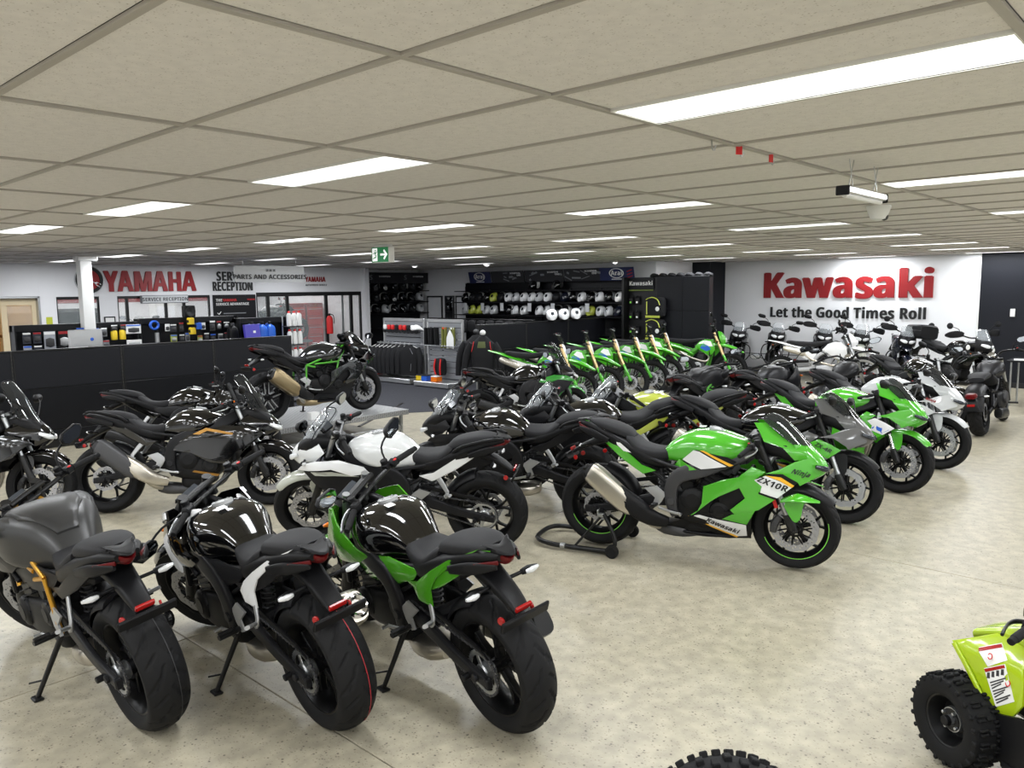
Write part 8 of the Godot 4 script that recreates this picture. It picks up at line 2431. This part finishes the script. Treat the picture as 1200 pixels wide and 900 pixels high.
func build_goods() -> void:
	var west := PI / 2
	var clear := mat("clear_wrap", rgb8(170, 174, 182), 0.2, 0.2)
	var dark := mat("pack_dark", rgb8(40, 44, 54), 0.4)
	# hanging packs on the parts racks: [z, y, width, height, material, name, colour word]
	var packs := [[-3.80, 1.36, 0.11, 0.17, dark, "dark blue"], [-3.94, 1.36, 0.11, 0.17, dark, "dark blue"], [-3.80, 1.17, 0.11, 0.15, clear, "silvery"], [-3.94, 1.17, 0.11, 0.15, dark, "dark"], [-4.11, 1.31, 0.16, 0.28, clear, "crumpled clear"], [-4.31, 1.31, 0.16, 0.28, mats["panel_black"], "plain black"], [-4.78, 1.40, 0.10, 0.14, mats["letter_black"], "black"], [-4.90, 1.40, 0.09, 0.14, mats["grey_plastic"], "grey"], [-4.78, 1.20, 0.09, 0.14, mats["letter_black"], "black"], [-4.92, 1.20, 0.10, 0.14, mats["grey_plastic"], "grey"], [-5.36, 1.43, 0.24, 0.15, mats["label_white"], "white printed"], [-5.36, 1.20, 0.24, 0.11, mats["label_white"], "white"], [-6.02, 1.42, 0.11, 0.13, mats["pack_dark"], "dark"], [-6.16, 1.43, 0.08, 0.16, mats["letter_black"], "black"], [-6.02, 1.24, 0.11, 0.13, mat("pack_lime", rgb8(150, 160, 70), 0.5), "dull green"], [-6.16, 1.24, 0.09, 0.13, mats["letter_black"], "black"], [-6.72, 1.43, 0.10, 0.18, mats["plastic_grey"], "dark grey"], [-6.84, 1.43, 0.09, 0.16, mats["letter_black"], "black"], [-6.72, 1.22, 0.10, 0.13, mats["letter_black"], "black"], [-6.86, 1.22, 0.09, 0.13, mats["grey_plastic"], "grey"], [-6.98, 1.43, 0.11, 0.12, mats["letter_black"], "black"], [-6.98, 1.24, 0.10, 0.12, mats["plastic_grey"], "dark grey"], [-4.55, 1.42, 0.12, 0.13, mats["letter_black"], "black"], [-4.66, 1.42, 0.08, 0.13, mats["grey_plastic"], "grey"], [-5.06, 1.46, 0.10, 0.10, mats["letter_black"], "black"], [-5.20, 1.46, 0.09, 0.10, mats["plastic_grey"], "dark grey"], [-6.20, 1.06, 0.1, 0.12, mats["grey_plastic"], "grey"], [-6.55, 1.43, 0.08, 0.12, mats["label_white"], "white"], [-6.60, 1.24, 0.09, 0.14, mats["letter_black"], "black"], [-6.48, 1.20, 0.09, 0.14, mats["pack_lime"], "dull green"], [-6.26, 1.25, 0.08, 0.15, mats["grey_plastic"], "grey"], [-5.92, 1.43, 0.08, 0.12, mats["label_white"], "white"]]
	for i in packs.size():
		var p: Array = packs[i]
		var w: float = p[2]
		var h: float = p[3]
		var o := holder("blister_pack", "%s hanging pack on the parts racks, %s of the %s row from the left" % [p[5], ordinal(packs.slice(0, i).filter(func(e): return (e[1] > 1.27) == (p[1] > 1.27)).size()), "upper" if p[1] > 1.27 else "lower"], "pack", Vector3(-13.36, p[1], p[0]), west, "hanging packs on the parts racks")
		part(o, "card", "pk_%.2f_%.2f" % [w, h], p[4], func(b): b.box(v3(0, 0, 0), v3(w, h, 0.012), 0.003))
		part(o, "content", "pkc_%.2f_%.2f" % [w, h], mats[["engine_grey", "plastic_grey", "cast_alu"][i % 3]], func(b): b.body([[-w * 0.36, -h * 0.1, 0.006, h * 0.2, h * 0.2, 3, 0.012], [0, -h * 0.1, 0.018, h * 0.27, h * 0.27, 3, 0.012], [w * 0.36, -h * 0.1, 0.006, h * 0.2, h * 0.2, 3, 0.012]], 10, 1))
		part(o, "header_card", "pkh_%.2f_%.2f" % [w, h], mats[["label_white", "sign_red", "blue_deco", "label_white"][i % 4]], func(b): b.box(v3(0, h * 0.40, 0.008), v3(w * 0.94, h * 0.15, 0.004), 0.001))
	var bot := func(b): b.lathe([[0.0, 0.0], [0.045, 0.0], [0.05, 0.01], [0.05, 0.13], [0.03, 0.16], [0.018, 0.165], [0.018, 0.175], [0.0, 0.175]], 20, Vector3.ZERO, Vector3.UP)
	var cap := func(b): b.cyl(v3(0, 0.188, 0), Vector3.UP, 0.022, 0.014, 14)
	for i in 2:
		var o := holder("oil_bottle", "yellow oil bottle with black cap on the parts rack, %s of the pair" % ["left", "right"][i], "bottle", Vector3(-13.38, 1.27, -5.06 - i * 0.13), west, "yellow oil bottles")
		part(o, "bottle", "bot_yellow", mat("bottle_yellow", rgb8(222, 190, 40), 0.35), bot)
		part(o, "cap", "bot_cap", mats["plastic"], cap)
	for i in 3:
		var o := holder("can", "%s spray can on the right hand parts rack" % ["yellow", "blue", "yellow and blue"][i], "can", Vector3(-13.34, [1.47, 1.38, 1.30][i], [-6.32, -6.45, -6.34][i]), west)
		part(o, "body", "can_body", mats[["bottle_yellow", "blue_deco", "bottle_yellow"][i]], func(b): b.lathe([[0.0, 0.0], [0.055, 0.0], [0.06, 0.008], [0.06, 0.10], [0.045, 0.115], [0.0, 0.115]], 20, Vector3.ZERO, Vector3.UP))
		part(o, "label", "can_lab", mats["letter_black"], func(b): b.lathe([[0.0602, 0.03], [0.061, 0.03], [0.061, 0.075], [0.0602, 0.075]], 20, Vector3.ZERO, Vector3.UP, 0.0, 2.2))
		part(o, "cap", "can_cap", mats["plastic"], func(b): b.cyl(v3(0, 0.122, 0), Vector3.UP, 0.02, 0.012, 12))
	simple("air_hose_roll", "blue coiled hose hanging on the parts rack beside the black divider", "hose", Vector3(-13.36, 1.48, -5.70), "hosebl", mats["blue_deco"], func(b):
		for i in 3:
			b.lathe([[0.05, -0.012 + i * 0.02], [0.065, -0.02 + i * 0.02], [0.08, -0.012 + i * 0.02], [0.065, -0.004 + i * 0.02], [0.05, -0.012 + i * 0.02]], 24, Vector3.ZERO, Vector3.RIGHT))
	var gt := holder("grease_tube", "grey tube with black cap hanging under the blue hose", "tube", Vector3(-13.36, 1.18, -5.74), west)
	part(gt, "tube", "gt_t", mats["cast_alu"], func(b): b.cyl(v3(0, 0.09, 0), Vector3.UP, 0.035, 0.085, 16))
	part(gt, "cap", "gt_c", mats["plastic"], func(b): b.cyl(v3(0, 0.19, 0), Vector3.UP, 0.028, 0.02, 16))
	var sp := holder("loudspeaker", "black round loudspeaker on top of the right hand parts rack", "speaker", Vector3(-13.5, 1.59, -6.37), west)
	part(sp, "case", "spk_case", mats["plastic"], func(b): b.box(v3(0, 0.10, 0), v3(0.19, 0.20, 0.14), 0.015))
	part(sp, "cone", "spk_cone", mats["letter_black"], func(b): b.lathe([[0.0, 0.0], [0.03, 0.01], [0.075, 0.02], [0.085, 0.02], [0.085, 0.0]], 24, v3(0, 0.10, 0.068)))
	var fr := holder("picture_frame", "small black framed white certificate on the wall between the windows", "frame", Vector3(X0 + 0.015, 1.42, -6.36), west)
	part(fr, "frame", "pf_f", mats["letter_black"], func(b): b.box(v3(0, 0, 0), v3(0.22, 0.26, 0.02), 0.004))
	part(fr, "sheet", "pf_s", mats["label_white"], func(b): b.box(v3(0, 0, 0.0105), v3(0.17, 0.21, 0.003), 0.001))
	for i in 3:
		var o := holder("fuel_can", "bright blue upright fuel can with black cap, %s of three" % ["left", "middle", "right"][i], "can", Vector3(-13.0, 1.06, [-7.27, -7.47, -7.63][i]), west, "blue fuel cans")
		part(o, "body", "fc_body", mat("can_blue", rgb8(30, 96, 200), 0.35), func(b):
			b.T = Transform3D(Basis(Vector3(0, 0, 1), PI / 2), Vector3.ZERO)
			b.body([[0.0, 0, 0.07, 0.075, 0.075, 4], [0.02, 0, 0.08, 0.085, 0.085, 4], [0.28, 0, 0.08, 0.085, 0.085, 4], [0.34, 0, 0.06, 0.06, 0.06, 3], [0.37, 0, 0.03, 0.03, 0.03, 2.5]], 20, 2))
		part(o, "cap", "fc_cap", mats["plastic"], func(b): b.cyl(v3(0, 0.395, 0), Vector3.UP, 0.035, 0.025, 16))
		part(o, "handle", "fc_hand", mat("can_blue_dark", rgb8(22, 66, 150), 0.4), func(b): b.tube([v3(-0.06, 0.31, 0), v3(-0.08, 0.37, 0), v3(-0.03, 0.38, 0)], 0.01, 8, 3))
	var bc := holder("fuel_can", "black fuel can left of the blue ones", "can", Vector3(-13.05, 1.06, -6.93), west)
	part(bc, "body", "fc_body", mats["plastic"], func(_b): pass)
	part(bc, "cap", "fc_cap", mats["plastic_grey"], func(_b): pass)
	var pb := holder("carton", "purple carton leaning in front of the fuel cans", "box", Vector3(-12.72, 1.05, -7.12), west + 0.1)
	part(pb, "box", "pb_b", mat("purple", rgb8(70, 62, 176), 0.45), func(b): b.box(v3(0, 0.20, 0), v3(0.30, 0.40, 0.06), 0.004, Basis(Vector3.RIGHT, -0.12)))
	part(pb, "sticker", "pb_s", mats["label_white"], func(b): b.box(v3(0.03, 0.27, 0.024), v3(0.05, 0.04, 0.004), 0.001, Basis(Vector3.RIGHT, -0.12)))
	simple("display_shelf", "narrow dark shelf board under the purple carton and the fuel cans", "shelf", Vector3(-12.95, 1.05, -7.25), "dshelf", mats["panel_dark"], func(b): b.box(v3(0, -0.01, 0), v3(0.6, 0.02, 1.0), 0.003))
	# column of white bottles with red caps on a wire stand
	var st := holder("bottle_stand", "tall wire stand with rows of white bottles by the glass doors", "stand", Vector3(-12.75, 0, -7.95), west)
	part(st, "post", "bs_post", mats["steel"], func(b):
		for s in [-1, 1]:
			b.box(v3(0.15 * s, 0.78, -0.1), v3(0.02, 1.56, 0.02), 0.003))
	part(st, "tray", "bs_tray", mats["black_metal"], func(b):
		for y in [0.35, 0.72, 1.05, 1.38]:
			b.box(v3(0, y, 0), v3(0.32, 0.015, 0.22), 0.003))
	part(st, "foot", "bs_foot", mats["black_metal"], func(b): b.box(v3(0, 0.02, 0), v3(0.36, 0.04, 0.3), 0.006))
	for row in 3:
		for i in 3:
			var o := holder("oil_bottle", "white bottle with red cap on the wire stand, %s row, %s" % [["lowest", "middle", "top"][row], ["left", "centre", "right"][i]], "bottle", Vector3(-12.72, [0.73, 1.06, 1.39][row], -7.86 - i * 0.105), west, "white bottles on the wire stand")
			part(o, "bottle", "bot_white", mats["label_white"], func(b): b.lathe([[0.0, 0.0], [0.04, 0.0], [0.045, 0.01], [0.045, 0.20], [0.025, 0.235], [0.0, 0.235]], 18, Vector3.ZERO, Vector3.UP))
			part(o, "cap", "bot_red", mats["label_red"], func(b): b.cyl(v3(0, 0.25, 0), Vector3.UP, 0.024, 0.018, 14))
	# goods at the left end of the counter
	simple("folded_bag", "pale crumpled plastic bag lying at the left end of the counter", "bag", Vector3(-12.3, 1.02, -3.45), "fbag", mats["white_plastic"], func(b): b.body([[-0.17, 0.05, 0.08, 0.03, 0.05, 2.4], [-0.05, 0.08, 0.15, 0.08, 0.08, 2.6], [0.1, 0.07, 0.13, 0.06, 0.07, 2.4], [0.2, 0.04, 0.06, 0.03, 0.04, 2.2]], 14, 3))
	for i in 2:
		simple("small_carton", ["red small carton on the counter next to the pale bag", "blue small carton at the left edge of the counter"][i], "box", Vector3(-12.02, 1.02, [-3.72, -3.42][i]), "scart", mats[["label_red", "blue_deco"][i]], func(b): b.box(v3(0, 0.07, 0), v3(0.14, 0.14, 0.22), 0.004))
	# clothing racks: gloves, towels, socks, shoes
	for i in 9:
		var gl := holder("glove_pack", "%s glove hooked on the slat rack above the jackets, %s from the left" % [["black and white", "red", "red", "black", "red", "red and yellow", "black", "black and white", "black"][i], ordinal(i)], "gloves", Vector3(-14.2 + i * 0.135, 1.20, -11.22), 0.1, "gloves on the slat rack")
		part(gl, "palm", "glv2", mats[["label_white", "label_red", "label_red", "canvas", "label_red", "label_red", "canvas", "label_white", "canvas"][i]], func(b):
			b.body([[-0.045, 0, 0.02, 0.05, 0.05, 3], [0.0, 0, 0.03, 0.06, 0.06, 3], [0.045, 0, 0.02, 0.05, 0.05, 3]], 10, 2))
		part(gl, "finger", "glv2f", mats["canvas"], func(b):
			for q in 4:
				b.tube([v3(-0.035 + q * 0.024, -0.04, 0), v3(-0.04 + q * 0.027, -0.13 + absf(q - 1.5) * 0.012, 0.015)], 0.013, 6))
	for i in 2:
		var sk := holder("sock_pair", "olive long socks hanging on the slat rack, %s pair" % ["left", "right"][i], "socks", Vector3(-12.20 + i * 0.24, 1.02, -11.18), 0.0, "olive socks on the slat rack")
		part(sk, "sock", "sock", mat("sock_olive", rgb8(120, 124, 60), 0.85), func(b):
			for s in [-1, 1]:
				b.sweep([v3(0.045 * s, 0.22, 0), v3(0.045 * s, -0.12, 0.0), v3(0.05 * s, -0.20, 0.05)], [v2(0.04, 0.016), v2(0.038, 0.018), v2(0.03, 0.016)], 2.6, 10, 3))
		part(sk, "band", "sockb", mats["label_red" if i == 0 else "label_white"], func(b): b.box(v3(0, 0.20, 0.016), v3(0.14, 0.04, 0.01), 0.003))
	simple("folded_shirt", "white shirt with dark print hanging over the olive socks", "shirt", Vector3(-11.97, 1.0, -11.13), "shirt", mats["label_white"], func(b): b.body([[-0.10, -0.08, 0.012, 0.12, 0.12, 3], [0.0, 0.0, 0.016, 0.20, 0.18, 3], [0.10, -0.06, 0.012, 0.10, 0.14, 3]], 12, 2))
	for i in 2:
		simple("shorts", "black shorts hanging on the slat rack, %s" % ["front", "left of the socks"][i], "shorts", Vector3(-12.50 - i * 0.16, 1.02, -11.18 + i * 0.03), "shorts", mats["canvas"], func(b):
			for s in [-1, 1]:
				b.sweep([v3(0.055 * s, 0.20, 0), v3(0.07 * s, -0.18, 0)], [v2(0.07, 0.02), v2(0.065, 0.022)], 3.0, 10), "shorts on the slat rack")
	simple("white_cap", "white cap with dark peak on the right end of the jacket rack", "cap", Vector3(-12.98, 1.16, -11.1), "wcap", mats["label_white"], func(b): b.body([[-0.10, 0.02, 0.05, 0.04, 0.03, 2.2], [-0.03, 0.03, 0.09, 0.09, 0.03, 2.2], [0.06, 0.03, 0.085, 0.07, 0.03, 2.2], [0.15, 0.0, 0.07, 0.01, 0.01, 2.6]], 14, 2), "", 0.9)
	var rb := holder("rucksack", "red and black rucksack hanging low on the slat rack with socks", "bag", Vector3(-12.22, 0.42, -11.08))
	part(rb, "bag", "rk_b", mats["canvas"], func(b): b.body([[-0.12, 0, 0.06, 0.17, 0.17, 3], [0, 0, 0.09, 0.19, 0.19, 3.4], [0.12, 0, 0.06, 0.17, 0.17, 3]], 14, 2))
	part(rb, "red_strap", "rk_s", mats["label_red"], func(b):
		for s in [-1, 1]:
			b.tube([v3(0.08 * s, 0.17, 0.07), v3(0.09 * s, 0.0, 0.105), v3(0.07 * s, -0.16, 0.08)], 0.018, 8, 3))
	for i in 3:
		var sh := holder("shoe_box", "%s on the low shelf of the slat rack" % ["blue carton", "yellow carton", "orange carton"][i], "box", Vector3([-12.55, -12.72, -12.25][i], 0.125, -10.98), 0.2)
		part(sh, "box", "shb", mats[["blue_deco", "bottle_yellow", "orange_lens"][i]], func(b): b.box(v3(0, 0.05, 0), v3(0.15, 0.10, 0.2), 0.004))
		part(sh, "lid", "shl", mats[["letter_black", "letter_black", "label_white"][i]], func(b): b.box(v3(0, 0.105, 0), v3(0.155, 0.02, 0.205), 0.004))
	for i in 5:
		simple("clothing_stack", "folded red and grey clothing in a low pile, %s from the bottom" % ordinal(i), "clothing", Vector3(-14.75, 0.02 + i * 0.07, -11.25), "clst", mats["label_red" if i % 2 else "plastic_grey"], func(b): b.box(v3(0, 0.035, 0), v3(0.32, 0.065, 0.4), 0.02), "pile of folded clothing")
	# low long tables with goods behind the partition
	for i in 10:
		simple("folded_trousers", "folded dark trousers on the rail behind the racks, %s from the left" % ordinal(i), "trousers", Vector3(-14.6 + i * 0.30, 1.18, -13.2), "trs", mats["canvas"], func(b): b.body([[-0.13, 0, 0.05, 0.10, 0.16, 3], [0, 0, 0.07, 0.13, 0.2, 3], [0.13, 0, 0.05, 0.10, 0.16, 3]], 10, 2), "trousers on the long rail")
	var rl := holder("clothes_rail", "long black clothes rail behind the racks", "rack", Vector3(-13.2, 0, -13.2))
	part(rl, "bar", "cr_bar", mats["black_metal"], func(b): b.tube([v3(-1.75, 1.32, 0), v3(1.75, 1.32, 0)], 0.016, 8))
	part(rl, "post", "cr_post", mats["black_metal"], func(b):
		for s in [-1, 0, 1]:
			b.box(v3(1.7 * s, 0.66, 0), v3(0.04, 1.32, 0.04), 0.004))
	part(rl, "foot", "cr_foot", mats["black_metal"], func(b):
		for s in [-1, 0, 1]:
			b.box(v3(1.7 * s, 0.02, 0), v3(0.06, 0.04, 0.6), 0.006))
	# workshop seen through the glass
	var tc := [-12.3, -11.75]
	for i in 2:
		var o := holder("tool_cabinet", "tall red tool cabinet behind the glass doors, %s" % ["right", "left"][i], "cabinet", Vector3(-18.9, 0, tc[i] - 0.05), west)
		part(o, "body", "tc_body", mats["sign_red"], func(b): b.box(v3(0, 0.85, 0), v3(0.52, 1.7, 0.45), 0.01))
		for j in 6:
			var dr := part(o, "drawer", "tc_dr%d" % j, mats["label_red"], func(b): b.box(v3(0, 0.22 + j * 0.25, 0.228), v3(0.48, 0.23, 0.02), 0.004))
			part(dr, "handle", "tc_h%d" % j, mats["steel"], func(b): b.box(v3(0, 0.29 + j * 0.25, 0.242), v3(0.40, 0.015, 0.015), 0.003))
	var fx := holder("fire_extinguisher", "red fire extinguisher in front of the glass doors", "extinguisher", Vector3(X0 + 0.083, 0.95, -11.61), west)
	part(fx, "cylinder", "fe_c", mats["label_red"], func(b): b.lathe([[0.0, 0.0], [0.07, 0.0], [0.08, 0.015], [0.08, 0.38], [0.05, 0.44], [0.02, 0.46], [0.0, 0.46]], 24, Vector3.ZERO, Vector3.UP))
	part(fx, "valve", "fe_v", mats["plastic"], func(b):
		b.cyl(v3(0, 0.48, 0), Vector3.UP, 0.025, 0.03, 12)
		b.tube([v3(0.02, 0.49, 0), v3(0.10, 0.45, 0.03), v3(0.10, 0.25, 0.05)], 0.01, 6, 3))
	part(fx, "label", "fe_l", mats["label_white"], func(b): b.lathe([[0.0802, 0.14], [0.081, 0.14], [0.081, 0.28], [0.0802, 0.28]], 24, Vector3.ZERO, Vector3.UP, -1.1, 1.1))
	var lf := holder("bike_lift", "grey workshop lift table behind the glass doors", "lift", Vector3(-18.6, 0, -10.9), west)
	part(lf, "table_top", "bl_top", mats["grey_plastic"], func(b): b.box(v3(0, 0.70, 0), v3(2.2, 0.06, 0.6), 0.008))
	part(lf, "scissor", "bl_sc", mats["black_metal"], func(b):
		for s in [-1, 1]:
			b.box(v3(0, 0.36, 0.22 * s), v3(1.5, 0.05, 0.04), 0.005, Basis(Vector3(0, 0, 1), 0.42))
			b.box(v3(0, 0.36, 0.22 * s), v3(1.5, 0.05, 0.04), 0.005, Basis(Vector3(0, 0, 1), -0.42)))
	part(lf, "base", "bl_base", mats["grey_plastic"], func(b): b.box(v3(0, 0.04, 0), v3(1.8, 0.08, 0.6), 0.008))
	road_bike({"style": "naked", "body": "paint_black", "tank": "paint_black", "tail": "satin_black", "muffler": "low", "usd": true}, "dark motorcycle on the workshop lift behind the glass doors", Vector3(-18.6, 0.735, -10.9), 70.0, 0.0)
	for i in 3:
		var o := holder("workshop_cabinet", "%s behind the left wall windows" % ["white cabinet under the first window", "white cabinet with red band at the wide window", "dark shelf unit with a small screen"][i], "cabinet", Vector3([-19.2, -19.6, -17.55][i], 0, [-5.9, -8.6, -5.85][i]), west)
		part(o, "body", "wc_body%d" % i, mats[["white_plastic", "white_plastic", "panel_black"][i]], func(b): b.box(v3(0, [0.6, 0.95, 0.86][i], 0), v3([0.6, 0.5, 0.85][i], [1.2, 1.9, 1.72][i], 0.4), 0.01))
		part(o, "door", "wc_door%d" % i, mats[["wall_grey", "wall_grey", "panel_dark"][i]], func(b): b.box(v3(0, [0.6, 0.9, 0.86][i], 0.205), v3([0.54, 0.44, 0.78][i], [1.1, 1.6, 1.6][i], 0.012), 0.003))
	road_bike({"style": "street", "body": "paint_silver", "tank": "paint_silver", "tail": "paint_black", "muffler": "street", "muffler_mat": "black_metal"}, "silver motorcycle standing in the workshop behind the wide window", Vector3(-19.0, 0.35, -7.6), 140.0, 0.0)
	simple("workshop_plinth", "low grey plinth under the silver workshop motorcycle", "plinth", Vector3(-19.0, 0, -7.6), "wplinth", mats["grey_plastic"], func(b): b.box(v3(0, 0.165, 0), v3(2.2, 0.33, 0.7), 0.01), "", deg_to_rad(140.0))
	var od := holder("office_shelf", "brown desk with dark bag in the warm lit office", "desk", Vector3(-19.2, 0, -4.5), west)
	part(od, "desk_top", "od_top", mat("desk_brown", rgb8(120, 88, 52), 0.6), func(b): b.box(v3(0, 1.15, 0), v3(1.2, 0.04, 0.5), 0.006))
	part(od, "side_panel", "od_side", mats["desk_brown"], func(b):
		for s in [-1, 1]:
			b.box(v3(0.58 * s, 0.57, 0), v3(0.03, 1.13, 0.48), 0.005))
	simple("dark_bag", "dark bag lying on the office desk seen through the door pane", "bag", Vector3(-19.15, 1.17, -4.75), "dbag", mats["canvas"], func(b): b.body([[-0.2, 0.08, 0.08, 0.05, 0.08, 2.5], [0, 0.10, 0.14, 0.12, 0.10, 2.6], [0.2, 0.08, 0.08, 0.05, 0.08, 2.5]], 12, 2))


func build_details() -> void:
	# hanging batten lamp
	var hl := holder("batten_light", "short silver batten lamp hanging by wires under the ceiling at the right", "light", Vector3(-1.42, 2.45, -4.12), PI / 2)
	part(hl, "housing", "hl_h", mats["alu"], func(b): b.box(v3(0, 0, 0), v3(0.54, 0.035, 0.06), 0.006))
	part(hl, "tube", "hl_t", mats["white_plastic"], func(b): b.cyl(v3(0, -0.022, 0), Vector3.RIGHT, 0.014, 0.25, 14))
	part(hl, "end_cap", "hl_e", mats["plastic"], func(b):
		for s in [-1, 1]:
			b.box(v3(0.272 * s, -0.004, 0), v3(0.012, 0.045, 0.064), 0.004))
	part(hl, "wire", "hl_w", mats["steel"], func(b):
		for s in [-1, 1]:
			for q in [-1, 1]:
				b.tube([v3(0.17 * s - 0.03 * q, 0.018, 0), v3(0.17 * s + 0.03 * q, 0.148, 0)], 0.002, 5))
	var cam := holder("security_camera", "small white dome camera on the ceiling below the batten lamp", "camera", Vector3(-2.08, CEIL, -6.38), 0.8)
	part(cam, "base", "sc_b", mats["white_plastic"], func(b): b.lathe([[0.0, 0.0], [0.085, 0.0], [0.088, -0.012], [0.075, -0.05], [0.055, -0.10], [0.0, -0.115]], 28, Vector3.ZERO, Vector3.UP))
	part(cam, "eye", "sc_e", mats["plastic_grey"], func(b): b.ball(v3(0.035, -0.085, 0.02), v3(0.03, 0.03, 0.03)))
	for i in 3:
		var q: Vector3 = [Vector3(-1.63, CEIL, -2.98), Vector3(-1.63, CEIL, -3.22), Vector3(-1.63, CEIL, -3.52)][i]
		var o := holder("ceiling_hook", "wire hook on the long ceiling joint at the right, %s from the photographer" % ordinal(i), "hook", q, 0.4 * i, "wire hooks on the ceiling joint")
		part(o, "wire", "hk_w", mats["steel"], func(b): b.tube([v3(0, -0.005, 0), v3(0.005, -0.04, 0.005), v3(0.012, -0.05, 0.0), v3(0.02, -0.03, 0)], 0.0025, 5, 2))
		if i > 0:
			part(o, "red_tag", "hk_t", mats["label_red"], func(b): b.box(v3(0.0, -0.022, 0.012), v3(0.03, 0.035, 0.004), 0.001, Basis(Vector3.UP, 0.6)))
	simple("switch_plate", "small white switch plate on the dark wall at the right", "switch", Vector3(-3.24, 1.45, ZK + 0.012), "swp", mats["white_plastic"], func(b): b.box(v3(0, 0, 0), v3(0.08, 0.15, 0.024), 0.004))
	var vents := [Vector3(-7.0, CEIL, -9.3), Vector3(-6.2, CEIL, -14.3), Vector3(-11.6, CEIL, -7.6)]
	for i in 3:
		var o := holder("ceiling_vent", "square grey air vent in the ceiling, %s from the right" % ordinal(i), "vent", vents[i])
		part(o, "frame", "cv_f", mats["ceiling_bar"], func(b):
			for s in [-1, 1]:
				b.box(v3(0.25 * s, -0.006, 0), v3(0.05, 0.02, 0.55), 0.003)
				b.box(v3(0, -0.006, 0.25 * s), v3(0.45, 0.02, 0.05), 0.003))
		part(o, "slat", "cv_s", mats["grey_plastic"], func(b):
			for j in 8:
				b.box(v3(0, -0.004, -0.19 + j * 0.054), v3(0.45, 0.004, 0.04), 0.001, Basis(Vector3.RIGHT, 0.5)))
	for i in 3:
		var q: Vector3 = [Vector3(-14.4, CEIL, -12.3), Vector3(-12.9, CEIL, -13.2), Vector3(-10.3, CEIL, -14.6)][i]
		var o := holder("downlight", "small round white spot lamp in the ceiling before the helmet walls, %s from the left" % ordinal(i), "light", q, 0.0, "round spot lamps")
		part(o, "ring", "dl_r", mats["white_plastic"], func(b): b.lathe([[0.06, 0.0], [0.085, 0.0], [0.085, -0.03], [0.06, -0.03], [0.06, 0.0]], 24, Vector3.ZERO, Vector3.UP))
		part(o, "bulb", "dl_b", mats["lamp_diffuser"], func(b): b.ball(v3(0, -0.03, 0), v3(0.055, 0.03, 0.055)))
		var l := SpotLight3D.new()
		l.name = "spot_lamp"
		l.spot_angle = 50.0
		l.spot_range = 20.0
		l.light_size = 0.05
		l.light_energy = 0.7
		l.light_color = Color(1, 0.97, 0.92)
		l.shadow_enabled = true
		add_child(l, true)
		l.transform = Transform3D(Basis(Vector3.RIGHT, -PI / 2), q - Vector3(0, 0.07, 0))
